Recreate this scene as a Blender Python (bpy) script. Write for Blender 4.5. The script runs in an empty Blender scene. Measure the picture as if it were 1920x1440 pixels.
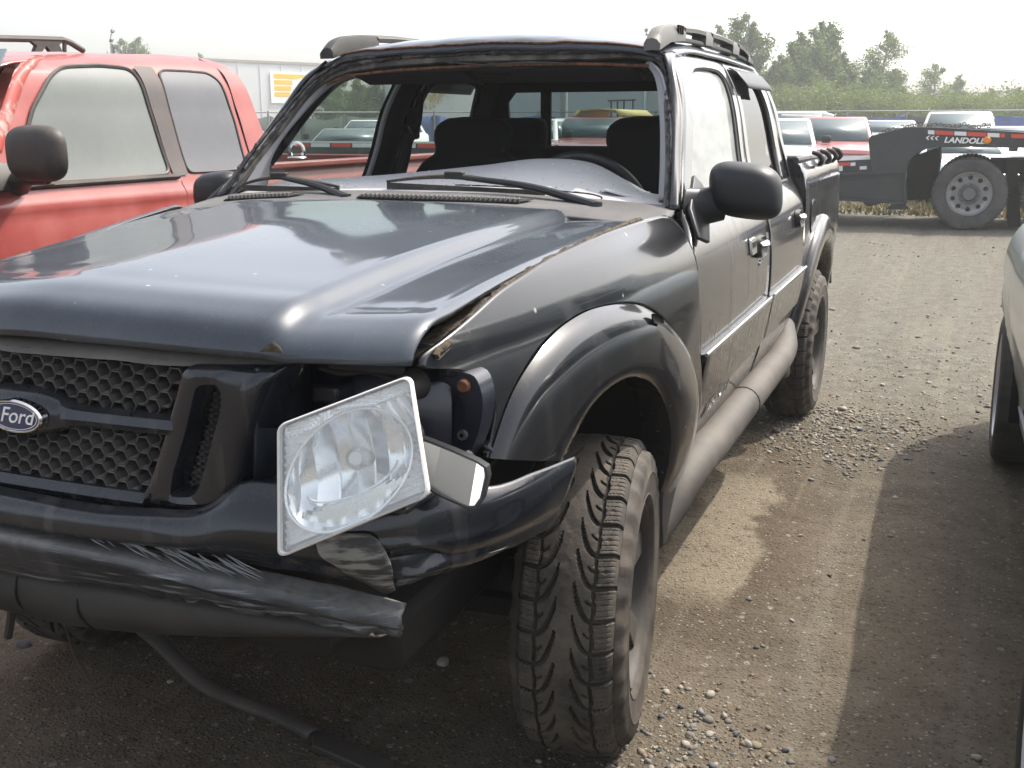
import bpy, bmesh, math, random
import numpy as np
from mathutils import Vector, Matrix
random.seed(7)
SC = bpy.context.scene
COL = SC.collection
# ---------------------------------------------------------------- camera, sky, sun, exposure
cam_d = bpy.data.cameras.new('camera')
cam_d.lens = 38.02; cam_d.sensor_width = 36; cam_d.clip_start = .02; cam_d.clip_end = 3000
cam_o = bpy.data.objects.new('camera', cam_d); COL.objects.link(cam_o)
def cam_matrix(loc, yaw, pitch, roll):
    cy, sy, cp, sp = math.cos(yaw), math.sin(yaw), math.cos(pitch), math.sin(pitch)
    f = Vector((-sy*cp, cy*cp, -sp)); r = Vector((cy, sy, 0)); u = r.cross(f)
    r2 = r*math.cos(roll)+u*math.sin(roll); u2 = -r*math.sin(roll)+u*math.cos(roll)
    m = Matrix((r2, u2, -f)).transposed().to_4x4(); m.translation = loc
    return m
cam_o.matrix_world = cam_matrix(Vector((1.424, -2.169, 1.413)), .3903, .2379, -.0014)
SC.camera = cam_o
SUN_A, SUN_B = .45, .64                     # horizontal shift of the sun per metre of height (towards +x, +y)
sun_vec = Vector((SUN_A, SUN_B, 1)).normalized()
w = bpy.data.worlds.new('World'); SC.world = w; w.use_nodes = True
nt = w.node_tree; nt.nodes.clear()
sky = nt.nodes.new('ShaderNodeTexSky'); sky.sky_type = 'NISHITA'; sky.sun_disc = False
sky.sun_elevation = math.asin(sun_vec.z)
sky.sun_rotation = math.atan2(sun_vec.x, sun_vec.y)
sky.air_density = 1.0; sky.dust_density = 4.8; sky.ozone_density = 1.0; sky.altitude = 100
hs = nt.nodes.new('ShaderNodeHueSaturation'); hs.inputs['Saturation'].default_value = .42
bg = nt.nodes.new('ShaderNodeBackground'); bg.inputs['Strength'].default_value = .15
wo = nt.nodes.new('ShaderNodeOutputWorld')
nt.links.new(sky.outputs[0], hs.inputs['Color']); nt.links.new(hs.outputs[0], bg.inputs['Color']); nt.links.new(bg.outputs[0], wo.inputs[0])
sl = bpy.data.lights.new('sun', 'SUN'); sl.energy = 2.0; sl.angle = math.radians(.6); sl.color = (1, .93, .82)
so = bpy.data.objects.new('sun', sl); COL.objects.link(so)
so.rotation_euler = sun_vec.to_track_quat('Z', 'Y').to_euler()
SC.view_settings.view_transform = 'Standard'; SC.view_settings.look = 'None'
SC.view_settings.exposure = 1.35; SC.view_settings.gamma = 1; SC.view_settings.use_curve_mapping = False
SC.render.engine = 'CYCLES'
SC.cycles.max_bounces = 8; SC.cycles.transparent_max_bounces = 16; SC.cycles.use_denoising = True
SC.cycles.volume_bounces = 2
# ---------------------------------------------------------------- materials
def mat(name, col, rough=.5, metal=0., spec=.5, coat=0., col2=None, vscale=6., vdet=4., vlo=.4, vhi=.6, bump=0., bscale=60., bdist=.004,
        dust=None, dcol=(.30, .25, .19), drough=.85, up=0., low=None, streak=0., dscale=3., alpha=1., trans=0., ior=1.45, emit=None, stretch=None, specks=0.):
    m = bpy.data.materials.new(name); m.use_nodes = True
    n, l = m.node_tree.nodes, m.node_tree.links
    b = n['Principled BSDF']
    b.inputs['Roughness'].default_value = rough; b.inputs['Metallic'].default_value = metal
    b.inputs['Specular IOR Level'].default_value = spec; b.inputs['Coat Weight'].default_value = coat
    b.inputs['Coat Roughness'].default_value = .04; b.inputs['Alpha'].default_value = alpha
    b.inputs['Transmission Weight'].default_value = trans; b.inputs['IOR'].default_value = ior
    if emit: b.inputs['Emission Color'].default_value = (*emit, 1); b.inputs['Emission Strength'].default_value = 1
    tc = n.new('ShaderNodeTexCoord'); src = tc.outputs['Object']
    if stretch:
        mp = n.new('ShaderNodeMapping'); mp.inputs['Scale'].default_value = stretch; l.new(src, mp.inputs[0]); src = mp.outputs[0]
    def noise(scale, det, vec=None, rgh=.55):
        t = n.new('ShaderNodeTexNoise'); t.inputs['Scale'].default_value = scale; t.inputs['Detail'].default_value = det
        t.inputs['Roughness'].default_value = rgh; l.new(vec or src, t.inputs['Vector']); return t.outputs['Fac']
    def ramp(fac, lo, hi, a=0., c=1.):
        r = n.new('ShaderNodeMapRange'); r.inputs[1].default_value = lo; r.inputs[2].default_value = hi
        r.inputs[3].default_value = a; r.inputs[4].default_value = c; l.new(fac, r.inputs[0]); return r.outputs[0]
    def math_(op, a, c):
        r = n.new('ShaderNodeMath'); r.operation = op
        for i, v in enumerate((a, c)):
            if isinstance(v, (int, float)): r.inputs[i].default_value = v
            else: l.new(v, r.inputs[i])
        return r.outputs[0]
    def mix(fac, a, c):
        r = n.new('ShaderNodeMix'); r.data_type = 'RGBA'
        l.new(fac, r.inputs[0])
        for i, v in ((6, a), (7, c)):
            if isinstance(v, tuple): r.inputs[i].default_value = (*v, 1)
            else: l.new(v, r.inputs[i])
        return r.outputs[2]
    cc = tuple(col); bc = None
    if col2 is not None:
        bc = mix(ramp(noise(vscale, vdet), vlo, vhi), tuple(col), tuple(col2)); cc = bc
    if dust is not None:
        f = math_('MULTIPLY', ramp(noise(dscale, 6, tc.outputs['Object'], .65), .35, .7), dust)
        f = math_('ADD', f, math_('MULTIPLY', ramp(noise(220, 2, tc.outputs['Object']), .58, .78), dust*.5))
        if up:
            g = n.new('ShaderNodeNewGeometry'); sx = n.new('ShaderNodeSeparateXYZ'); l.new(g.outputs['Normal'], sx.inputs[0])
            f = math_('ADD', f, math_('MULTIPLY', ramp(sx.outputs[2], .3, 1.), up))
        if low:
            sx = n.new('ShaderNodeSeparateXYZ'); l.new(tc.outputs['Object'], sx.inputs[0])
            hz = math_('ADD', sx.outputs[2], math_('MULTIPLY', noise(2.2, 5, tc.outputs['Object']), .3))
            f = math_('ADD', f, ramp(hz, low[0]+.15, low[1]+.15, low[2], 0.))
        if streak:
            mp = n.new('ShaderNodeMapping'); mp.inputs['Scale'].default_value = (38, 38, 1.1); l.new(tc.outputs['Object'], mp.inputs[0])
            st = ramp(noise(1.6, 3, mp.outputs[0]), .42, .72, 1., 1.-streak)
            f = math_('MULTIPLY', f, st)
            mp2 = n.new('ShaderNodeMapping'); mp2.inputs['Scale'].default_value = (14, 14, .5); mp2.inputs['Location'].default_value = (3, 1, 2); l.new(tc.outputs['Object'], mp2.inputs[0])
            f = math_('ADD', f, ramp(noise(1.5, 2, mp2.outputs[0]), .58, .72, 0., streak*.22))
        f = math_('MINIMUM', math_('MAXIMUM', f, 0.), .95)
        bc = mix(f, cc, tuple(dcol)); 
        rr = n.new('ShaderNodeMapRange'); rr.inputs[3].default_value = rough; rr.inputs[4].default_value = drough; l.new(f, rr.inputs[0]); l.new(rr.outputs[0], b.inputs['Roughness'])
        if coat: 
            rr = n.new('ShaderNodeMapRange'); rr.inputs[3].default_value = coat; rr.inputs[4].default_value = 0; l.new(f, rr.inputs[0]); l.new(rr.outputs[0], b.inputs['Coat Weight'])
            b.inputs['Coat Roughness'].default_value = .06
    if specks:                                              # droppings, grit and chips
        vo = n.new('ShaderNodeTexVoronoi'); vo.inputs['Scale'].default_value = specks; l.new(tc.outputs['Object'], vo.inputs[0])
        sc_ = n.new('ShaderNodeSeparateColor'); l.new(vo.outputs['Color'], sc_.inputs[0])
        bc = mix(math_('MULTIPLY', math_('MULTIPLY', ramp(vo.outputs['Distance'], .13, .05), ramp(sc_.outputs[0], .88, .92)), .7), bc if bc is not None else tuple(col), (.42, .42, .40))
    if bc is not None: l.new(bc, b.inputs['Base Color'])
    else: b.inputs['Base Color'].default_value = (*col, 1)
    if bump:
        bn = n.new('ShaderNodeBump'); bn.inputs['Strength'].default_value = bump; bn.inputs['Distance'].default_value = bdist
        l.new(noise(bscale, 5), bn.inputs['Height']); l.new(bn.outputs[0], b.inputs['Normal'])
    return m
def glass_mat(name, tint, refl=1., rough=.0, milk=0., mcol=(.7, .75, .75)):
    m = bpy.data.materials.new(name); m.use_nodes = True
    n, l = m.node_tree.nodes, m.node_tree.links; n.clear()
    o = n.new('ShaderNodeOutputMaterial'); t = n.new('ShaderNodeBsdfTransparent'); t.inputs[0].default_value = (*tint, 1)
    g = n.new('ShaderNodeBsdfGlossy'); g.inputs['Roughness'].default_value = rough
    f = n.new('ShaderNodeFresnel'); 
    ge = n.new('ShaderNodeNewGeometry'); io = n.new('ShaderNodeMapRange'); io.inputs[3].default_value = 1.5; io.inputs[4].default_value = 1/1.5; l.new(ge.outputs['Backfacing'], io.inputs[0]); l.new(io.outputs[0], f.inputs['IOR'])
    k = n.new('ShaderNodeMath'); k.operation = 'MULTIPLY'; k.inputs[1].default_value = refl; l.new(f.outputs[0], k.inputs[0])
    mx = n.new('ShaderNodeMixShader'); l.new(k.outputs[0], mx.inputs[0]); l.new(t.outputs[0], mx.inputs[1]); l.new(g.outputs[0], mx.inputs[2])
    out = mx.outputs[0]
    if milk:
        d = n.new('ShaderNodeBsdfDiffuse'); d.inputs[0].default_value = (*mcol, 1)
        tx = n.new('ShaderNodeTexNoise'); tx.inputs['Scale'].default_value = 6; tx.inputs['Detail'].default_value = 5
        r = n.new('ShaderNodeMapRange'); r.inputs[1].default_value = .3; r.inputs[2].default_value = .7; r.inputs[3].default_value = milk*.75; r.inputs[4].default_value = milk*1.2
        l.new(tx.outputs[0], r.inputs[0])
        m2 = n.new('ShaderNodeMixShader'); l.new(r.outputs[0], m2.inputs[0]); l.new(out, m2.inputs[1]); l.new(d.outputs[0], m2.inputs[2]); out = m2.outputs[0]
    l.new(out, o.inputs[0]); return m
DUST = (.30, .25, .19)
M = dict(
 paint=mat('black_paint', (.012, .017, .026), .34, spec=.12, coat=1., dust=.15, up=.12, dscale=2.2, dcol=(.24, .27, .31), specks=26.),
 paint_side=mat('black_paint_dusty', (.006, .007, .010), .2, spec=.15, coat=.9, dust=.06, up=.08, low=(.2, 1.08, .30), streak=.75, dcol=(.15, .125, .10)),
 paint_fender=mat('black_paint_fender', (.006, .007, .010), .2, spec=.12, coat=.85, dust=.05, up=.07, low=(.25, 1.0, .15), streak=.4, dcol=(.18, .16, .135), specks=20.),
 paint_bump=mat('black_bumper_plastic', (.006, .008, .013), .25, spec=.2, coat=.8, dust=.035, up=.05, streak=.55, low=(.45, .80, .14), dcol=(.25, .23, .21), dscale=5.),
 navy=mat('navy_inner_metal', (.004, .006, .016), .35, coat=.5, dust=.06, dscale=8., dcol=(.2, .17, .14)),
 plastic=mat('black_plastic', (.012, .012, .013), .55, dust=.12, up=.12, dcol=(.25, .22, .18), bump=.2, bscale=300, bdist=.001),
 cowl=mat('cowl_plastic', (.035, .037, .042), .6, dust=.25, up=.16, dcol=(.3, .28, .26), bump=.3, bscale=350, bdist=.001),
 mirror_black=mat('mirror_plastic', (.008, .009, .011), .42, dust=.04, dcol=(.2, .2, .2), bump=.15, bscale=500, bdist=.0008),
 dark=mat('dark_void', (.004, .004, .005), .8),
 rubber=mat('rubber', (.022, .021, .020), .75, dust=.55, dcol=(.17, .14, .11), dscale=9., bump=.5, bscale=180, bdist=.0015, up=.2),
 groove=mat('tread_groove_rubber', (.022, .021, .019), .8, dust=.5, dcol=(.11, .092, .07)),
 rubber2=mat('sidewall_rubber', (.02, .02, .02), .6, dust=.3, dcol=(.22, .2, .17), dscale=5., bump=.2, bscale=120, bdist=.001),
 rim=mat('dirty_alloy', (.085, .08, .075), .6, metal=.3, dust=.6, dcol=(.06, .048, .038), dscale=7.),
 urethane=mat('old_urethane', (.012, .012, .013), .6, col2=(.10, .09, .08), vscale=30, vlo=.5, vhi=.7, bump=.9, bscale=60, bdist=.006),
 weld=mat('dirty_flange', (.13, .115, .10), .7, col2=(.035, .033, .03), vscale=14, vlo=.42, vhi=.62, bump=.5, bscale=40, bdist=.003, stretch=(1, 1, .3)),
 grey_trim=mat('grey_interior_plastic', (.27, .275, .29), .6, dust=.15, dcol=(.3, .27, .22), bump=.2, bscale=400, bdist=.0008),
 dash=mat('grey_dash', (.42, .42, .435), .6, dust=.3, dcol=(.45, .42, .38), dscale=6., bump=.25, bscale=420, bdist=.0008),
 seat=mat('black_seat_cloth', (.006, .006, .008), .95, bump=.2, bscale=200),
 int_black=mat('black_interior', (.006, .006, .007), .85),
 chrome=mat('chrome', (.75, .75, .76), .08, metal=1.),
 chrome_dull=mat('dull_chrome', (.55, .54, .52), .28, metal=1., dust=.25, dcol=(.25, .22, .18)),
 bar=mat('step_bar_plastic', (.045, .042, .04), .6, dust=.5, up=.22, dcol=(.19, .165, .14), dscale=5., bump=.15, bscale=90, bdist=.002),
 under=mat('underbody', (.008, .007, .007), .85, dust=.15, dcol=(.06, .05, .04)),
 grille=mat('grille_plastic', (.02, .021, .023), .5, dust=.25, up=.55, dcol=(.24, .22, .2), dscale=7.),
 ford_blue=mat('emblem_blue', (.012, .025, .09), .25, coat=1.),
 white_paint=mat('white_print', (.8, .8, .8), .5),
 hl_clear=glass_mat('lens_plastic', (.93, .95, .95), .8, .05, milk=.24, mcol=(.95, .97, .97)),
 hl_reflector=mat('reflector_chrome', (.8, .82, .83), .16, metal=1., bump=.06, bscale=12, bdist=.002),
 hl_white=mat('flute_silver', (.92, .92, .91), .22, metal=.6),
 hl_body=mat('headlight_housing', (.05, .05, .052), .5), hl_edge=mat('headlight_rim', (.62, .60, .58), .35, spec=.6),
 rust=mat('rust', (.16, .06, .02), .85, col2=(.06, .03, .02), vscale=60),
 dirt=mat('caked_dirt', (.10, .075, .05), .95, col2=(.05, .04, .03), vscale=45, bump=1., bscale=90, bdist=.01),
 door_glass=glass_mat('door_glass', (.62, .70, .66), 1.0, milk=.07, mcol=(.8, .84, .8)), driver_glass=glass_mat('dusty_driver_glass', (.45, .52, .49), 1.0, milk=.27, mcol=(.8, .84, .8)),
 side_glass=glass_mat('tinted_glass', (.30, .35, .33), 1.0),
 rear_glass=glass_mat('rear_glass', (.30, .37, .36), .7),
 mirror_glass=mat('mirror_glass', (.82, .84, .84), .02, metal=1.),
 belt=mat('seat_belt', (.008, .008, .009), .8),
)
# ---------------------------------------------------------------- mesh helpers
def mk(name, V, F, m, par=None, smooth=True, ang=38, solid=0., off=-1., bevel=0., loc=None):
    me = bpy.data.meshes.new(name)
    me.from_pydata([tuple(map(float, v)) for v in V], [], [tuple(map(int, f)) for f in F])
    for x in (m if isinstance(m, list) else [m]): me.materials.append(x)
    if smooth:
        me.polygons.foreach_set('use_smooth', [True]*len(me.polygons)); me.set_sharp_from_angle(angle=math.radians(ang))
    o = bpy.data.objects.new(name, me); COL.objects.link(o)
    if par: o.parent = par
    if loc: o.location = loc
    if solid:
        s = o.modifiers.new('solid', 'SOLIDIFY'); s.thickness = solid; s.offset = off
    if bevel:
        s = o.modifiers.new('bevel', 'BEVEL'); s.width = bevel; s.segments = 2; s.limit_method = 'ANGLE'
    return o
def empty(name, label, cat, loc=(0, 0, 0), rz=0., group=None):
    o = bpy.data.objects.new(name, None); COL.objects.link(o); o.location = loc; o.rotation_euler = (0, 0, rz)
    o['label'] = label; o['category'] = cat
    if group: o['group'] = group
    return o
def tag(o, label=None, cat=None, group=None, kind=None):
    for k, v in (('label', label), ('category', cat), ('group', group), ('kind', kind)):
        if v: o[k] = v
    return o
class MB:
    def __init__(s): s.V = []; s.F = []
    def add(s, V, F):
        k = len(s.V); s.V += [tuple(v) for v in V]; s.F += [tuple(i+k for i in f) for f in F]; return s
    def mk(s, name, m, par=None, **k): return mk(name, s.V, s.F, m, par, **k)
def spl(pts, n, closed=False):
    p = np.array(pts, float)
    if len(p) == 2: return p[0]+(p[1]-p[0])*np.linspace(0, 1, n)[:, None]
    q = np.vstack([p[-1], p, p[:2]]) if closed else np.vstack([2*p[0]-p[1], p, 2*p[-1]-p[-2]])
    d = np.linalg.norm(np.diff(p if not closed else np.vstack([p, p[0]]), axis=0), axis=1); d = np.maximum(d, 1e-6)
    s = np.concatenate([[0], np.cumsum(d)]); t = np.linspace(0, s[-1], n, endpoint=not closed)
    i = np.clip(np.searchsorted(s, t, 'right')-1, 0, len(d)-1); u = ((t-s[i])/d[i])[:, None]
    a, b, c, e = q[i], q[i+1], q[i+2], q[i+3]
    # finite-difference tangents scaled by segment length (keeps uneven spacing smooth)
    dd = np.concatenate([[d[0]], d, [d[-1]]]) if not closed else np.concatenate([[d[-1]], d, [d[0]]])
    d0, d1, d2 = dd[i][:, None], dd[i+1][:, None], dd[i+2][:, None]
    m1 = d1*((b-a)/d0*d1+(c-b)/d1*d0)/(d0+d1); m2 = d1*((c-b)/d1*d2+(e-c)/d2*d1)/(d1+d2)
    u2, u3 = u*u, u*u*u
    return (2*u3-3*u2+1)*b+(u3-2*u2+u)*m1+(-2*u3+3*u2)*c+(u3-u2)*m2
def gridf(nu, nv, cu=False, cv=False, flip=False):
    F = []
    for i in range(nu if cu else nu-1):
        for j in range(nv if cv else nv-1):
            a, b, c, d = i*nv+j, i*nv+(j+1) % nv, ((i+1) % nu)*nv+(j+1) % nv, ((i+1) % nu)*nv+j
            F.append((a, d, c, b) if flip else (a, b, c, d))
    return F
def patch_pts(rows, nu, nv):
    r = np.array([spl(x, nv) for x in rows])
    return np.array([spl(r[:, j], nu) for j in range(nv)]).transpose(1, 0, 2)
def patch(name, rows, nu, nv, m, par=None, flip=False, mir=False, **k):
    g = patch_pts(rows, nu, nv).reshape(-1, 3)
    if mir: g = g*np.array([-1, 1, 1]); flip = not flip
    return mk(name, g, gridf(nu, nv, flip=flip), m, par, **k)
def tube_mb(mb, pts, r, n=8, closed=False, caps=True):
    p = np.array(pts, float); k = len(p)
    rr = np.full(k, r, float) if np.isscalar(r) else np.array(r, float)
    if closed: tg = np.roll(p, -1, 0)-np.roll(p, 1, 0)
    else: tg = np.gradient(p, axis=0)
    tg /= np.maximum(np.linalg.norm(tg, axis=1), 1e-9)[:, None]
    up = np.array([0, 0, 1.]); 
    if abs(tg[0]@up) > .9: up = np.array([1., 0, 0])
    V = []
    for i in range(k):
        up = up-tg[i]*(up@tg[i]); up /= max(np.linalg.norm(up), 1e-9); s = np.cross(tg[i], up)
        for j in range(n):
            a = 2*math.pi*j/n; V.append(p[i]+rr[i]*(math.cos(a)*up+math.sin(a)*s))
    F = gridf(k, n, cu=closed, cv=True)
    if caps and not closed: F += [tuple(range(n)), tuple(range((k-1)*n, k*n))[::-1]]
    return mb.add(V, F)
def tube(name, pts, r, m, par=None, n=8, closed=False, sm=0, **k):
    if sm:
        if not np.isscalar(r) and len(r) != sm: r = np.interp(np.linspace(0, 1, sm), np.linspace(0, 1, len(r)), r)
        pts = spl(pts, sm, closed)
    return tube_mb(MB(), pts, r, n, closed).mk(name, m, par, **k)
def box_mb(mb, c, s, rot=None):
    x, y, z = (v/2 for v in s)
    V = [Vector((a*x, b*y, d*z)) for a in (-1, 1) for b in (-1, 1) for d in (-1, 1)]
    if rot is not None: V = [rot @ v for v in V]
    V = [v+Vector(c) for v in V]
    return mb.add(V, [(0, 1, 3, 2), (4, 6, 7, 5), (0, 4, 5, 1), (2, 3, 7, 6), (0, 2, 6, 4), (1, 5, 7, 3)])
def box(name, c, s, m, par=None, bevel=.01, rot=None, **k): return box_mb(MB(), c, s, rot).mk(name, m, par, bevel=bevel, **k)
def lathe_mb(mb, prof, o=(0, 0, 0), ax='x', n=48, M3=None):
    V = []
    for j in range(n):
        a = 2*math.pi*j/n
        for r, h in prof:
            v = {'x': (h, r*math.cos(a), r*math.sin(a)), 'y': (r*math.cos(a), h, r*math.sin(a)), 'z': (r*math.cos(a), r*math.sin(a), h)}[ax]
            v = Vector(v)
            if M3 is not None: v = M3 @ v
            V.append(v+Vector(o))
    return mb.add(V, gridf(n, len(prof), cu=True))
def lathe(name, prof, o, ax, m, par=None, n=48, M3=None, **k): return lathe_mb(MB(), prof, o, ax, n, M3).mk(name, m, par, **k)
def prism_mb(mb, poly, fn, d0, d1):
    """poly 2D, fn(u, v, d) -> 3D; closed extrusion between depths d0 and d1"""
    n = len(poly); V = [fn(u, v, d0) for u, v in poly]+[fn(u, v, d1) for u, v in poly]
    return mb.add(V, [tuple(range(n)), tuple(range(n, 2*n))[::-1]]+[(i, i+n, (i+1) % n+n, (i+1) % n) for i in range(n)])
def prism(name, poly, fn, d0, d1, m, par=None, bevel=0., **k): return prism_mb(MB(), poly, fn, d0, d1).mk(name, m, par, bevel=bevel, **k)
def ring_mb(mb, A, B, closed=True):
    n = len(A); return mb.add(list(A)+list(B), [(i, (i+1) % n, (i+1) % n+n, i+n) for i in range(n if closed else n-1)])
def text(name, s, mw, size, m, par=None, shear=0., ext=.0008, sx=1., bold=0.):
    cu = bpy.data.curves.new(name, 'FONT'); cu.body = s; cu.size = size; cu.shear = shear; cu.extrude = ext; cu.offset = bold
    cu.align_x = 'CENTER'; cu.align_y = 'CENTER'
    t = bpy.data.objects.new(name+'_tmp', cu); COL.objects.link(t)
    me = bpy.data.meshes.new_from_object(t.evaluated_get(bpy.context.evaluated_depsgraph_get()))
    bpy.data.objects.remove(t); me.materials.append(m)
    if sx != 1.: me.transform(Matrix.Diagonal((sx, 1, 1, 1)))
    me.transform(mw); o = bpy.data.objects.new(name, me); COL.objects.link(o)
    if par: o.parent = par
    return o
def frame(o, x, y):
    """matrix whose local x, y, z columns are x, y, x cross y at o"""
    x = Vector(x).normalized(); z = x.cross(Vector(y)).normalized(); y = z.cross(x)
    m = Matrix((x, y, z)).transposed().to_4x4(); m.translation = Vector(o); return m
def rrect(w, h, r, n=5):
    P = []
    for cx, cy, a0 in ((w/2-r, h/2-r, 0), (-w/2+r, h/2-r, 90), (-w/2+r, -h/2+r, 180), (w/2-r, -h/2+r, 270)):
        for i in range(n+1):
            a = math.radians(a0+90*i/n); P.append((cx+r*math.cos(a), cy+r*math.sin(a)))
    return P
def rloop(P, n, k, closed=True):
    P = np.array(list(P)+([P[0]] if closed else []), float); L = np.concatenate([[0], np.cumsum(np.linalg.norm(np.diff(P, axis=0), axis=1))]); t = np.linspace(0, L[-1], n, endpoint=not closed)
    q = np.stack([np.interp(t, L, P[:, j]) for j in range(P.shape[1])], -1)
    for _ in range(k): q = .25*np.roll(q, 1, 0)+.5*q+.25*np.roll(q, -1, 0)
    return q
def vnoise(x, y, sc, seed):
    rs = np.random.RandomState(seed); L = rs.rand(256, 256)
    u, v = x*sc, y*sc; i, j = np.floor(u).astype(int), np.floor(v).astype(int); f, g = u-i, v-j
    f, g = f*f*(3-2*f), g*g*(3-2*g); a = lambda p, q: L[p % 256, q % 256]
    return (a(i, j)*(1-f)+a(i+1, j)*f)*(1-g)+(a(i, j+1)*(1-f)+a(i+1, j+1)*f)*g-.5
# ================================================================ GROUND
def ground():
    def ax(a, b, step, far):
        core = list(np.arange(a, b+1e-6, step)); g, s = [], step
        x = b
        while x < far: s *= 1.16; x += s; g.append(x)
        h, s = [], step; x = a
        while x > -far: s *= 1.16; x -= s; h.append(x)
        return np.array(h[::-1]+core+g)
    xs, ys = ax(-1.0, 2.6, .016, 400), ax(-1.6, 5.0, .022, 400)
    X, Y = np.meshgrid(xs, ys, indexing='ij')
    near = np.clip(1.6-np.hypot(np.clip(np.abs(X-.8)-3, 0, None), np.clip(np.abs(Y-4)-9, 0, None))/4, 0, 1)
    Z = .030*vnoise(X, Y, .8, 1)+.018*vnoise(X, Y, 2.1, 2)+.010*vnoise(X, Y, 6, 3)+.007*vnoise(X, Y, 17, 4)+.005*vnoise(X, Y, 41, 5)
    rut = np.exp(-((X-1.05-.1*np.sin(Y*.8))/.16)**2)*.012                      # shallow wheel rut between the cars
    dig = .05*np.exp(-(((X-1.0)/.35)**2+((Y-2.95)/.33)**2))*(.5+1.6*np.abs(vnoise(X, Y, 7, 9)))
    dig += .045*np.exp(-(((X-.98)/.16)**2+((Y+.02)/.2)**2))*(.4+1.8*np.abs(vnoise(X, Y, 9, 10)))
    Z = (Z-rut)*near+dig
    for px, py in ((.72, .04), (-.72, .04), (.72, 3.2), (-.72, 3.2), (1.7, 2.75)):
        k = np.exp(-(((X-px)/.22)**2+((Y-py)/.2)**2)); Z = Z*(1-k)-.004*k
    V = np.stack([X, Y, Z], -1).reshape(-1, 3)
    me = bpy.data.meshes.new('ground'); nx, ny = X.shape
    I = np.arange(nx*ny).reshape(nx, ny)
    Q4 = np.stack([I[:-1, :-1], I[1:, :-1], I[1:, 1:], I[:-1, 1:]], -1).reshape(-1)
    me.vertices.add(len(V)); me.vertices.foreach_set('co', V.ravel())
    me.loops.add(len(Q4)); me.loops.foreach_set('vertex_index', Q4)
    me.polygons.add(len(Q4)//4); me.polygons.foreach_set('loop_start', np.arange(0, len(Q4), 4)); me.polygons.foreach_set('loop_total', np.full(len(Q4)//4, 4))
    me.polygons.foreach_set('use_smooth', np.ones(len(Q4)//4, bool)); me.update(calc_edges=True)
    m = bpy.data.materials.new('packed_dirt'); m.use_nodes = True
    n, l = m.node_tree.nodes, m.node_tree.links; b = n['Principled BSDF']; b.inputs['Roughness'].default_value = .95; b.inputs['Specular IOR Level'].default_value = .2
    tc = n.new('ShaderNodeTexCoord').outputs['Object']
    def noi(s, d=6, r=.6, st=None):
        t = n.new('ShaderNodeTexNoise'); t.inputs['Scale'].default_value = s; t.inputs['Detail'].default_value = d; t.inputs['Roughness'].default_value = r
        if st:
            mp = n.new('ShaderNodeMapping'); mp.inputs['Scale'].default_value = st; l.new(tc, mp.inputs[0]); l.new(mp.outputs[0], t.inputs[0])
        else: l.new(tc, t.inputs[0])
        return t.outputs[0]
    def rmp(f, a, c, o=0., p=1.):
        r = n.new('ShaderNodeMapRange'); r.interpolation_type = 'SMOOTHSTEP'; r.inputs[1].default_value = a; r.inputs[2].default_value = c; r.inputs[3].default_value = o; r.inputs[4].default_value = p; l.new(f, r.inputs[0]); return r.outputs[0]
    def mx(f, a, c):
        r = n.new('ShaderNodeMix'); r.data_type = 'RGBA'; l.new(f, r.inputs[0])
        for i, v in ((6, a), (7, c)):
            if isinstance(v, tuple): r.inputs[i].default_value = (*v, 1)
            else: l.new(v, r.inputs[i])
        return r.outputs[2]
    def mul(a, c, op='MULTIPLY'):
        r = n.new('ShaderNodeMath'); r.operation = op
        for i, v in enumerate((a, c)):
            if isinstance(v, (int, float)): r.inputs[i].default_value = v
            else: l.new(v, r.inputs[i])
        return r.outputs[0]
    sep = n.new('ShaderNodeSeparateXYZ'); l.new(tc, sep.inputs[0])
    base = mx(rmp(noi(1.1), .35, .65), (.142, .115, .083), (.108, .092, .070))
    base = mx(rmp(noi(5.5), .4, .7), base, (.158, .132, .098))
    # browner earth near the pickup, greyer gravel further out
    gy = rmp(mul(sep.outputs[1], mul(noi(.9), 3.), 'ADD'), 3.2, 6.5)
    base = mx(gy, base, mx(rmp(noi(9), .35, .65), (.114, .105, .085), (.150, .140, .114)))
    # damp edges and pale dried puddle beside the step bar
    dx = mul(sep.outputs[0], mul(noi(3.), .5), 'ADD')
    pale = mul(rmp(dx, .80, .90), rmp(dx, 1.14, 1.08)); pale = mul(pale, mul(rmp(sep.outputs[1], .75, 1.0), rmp(sep.outputs[1], 2.25, 2.0)))
    damp = mul(rmp(dx, .70, .95), rmp(dx, 1.45, 1.15)); damp = mul(damp, mul(rmp(sep.outputs[1], .3, .8), rmp(sep.outputs[1], 3.1, 2.4)))
    base = mx(mul(damp, .8), base, (.085, .064, .042)); base = mx(mul(pale, .9), base, (.225, .19, .14))
    # long wheel tracks through the yard and flush stones
    base = mx(mul(rmp(noi(1.4, 4, .55, (2.2, .16, 1)), .50, .68), .5), base, (.105, .092, .07))
    base = mx(mul(rmp(noi(2.3, 3, .55, (3.2, .12, 1)), .55, .66), .35), base, (.19, .168, .13))
    v2 = n.new('ShaderNodeTexVoronoi'); v2.inputs['Scale'].default_value = 30; l.new(tc, v2.inputs[0]); s2_ = n.new('ShaderNodeSeparateColor'); l.new(v2.outputs['Color'], s2_.inputs[0])
    base = mx(mul(mul(rmp(v2.outputs['Distance'], .34, .24), rmp(s2_.outputs[0], .93, .95)), .7), base, (.27, .255, .225)); base = mx(mul(mul(rmp(v2.outputs['Distance'], .30, .22), rmp(s2_.outputs[1], .94, .96)), .7), base, (.07, .068, .066))
    # fine grit: light and dark specks
    v1 = n.new('ShaderNodeTexVoronoi'); v1.inputs['Scale'].default_value = 85; l.new(tc, v1.inputs[0])
    sepc = n.new('ShaderNodeSeparateColor'); l.new(v1.outputs['Color'], sepc.inputs[0])
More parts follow.
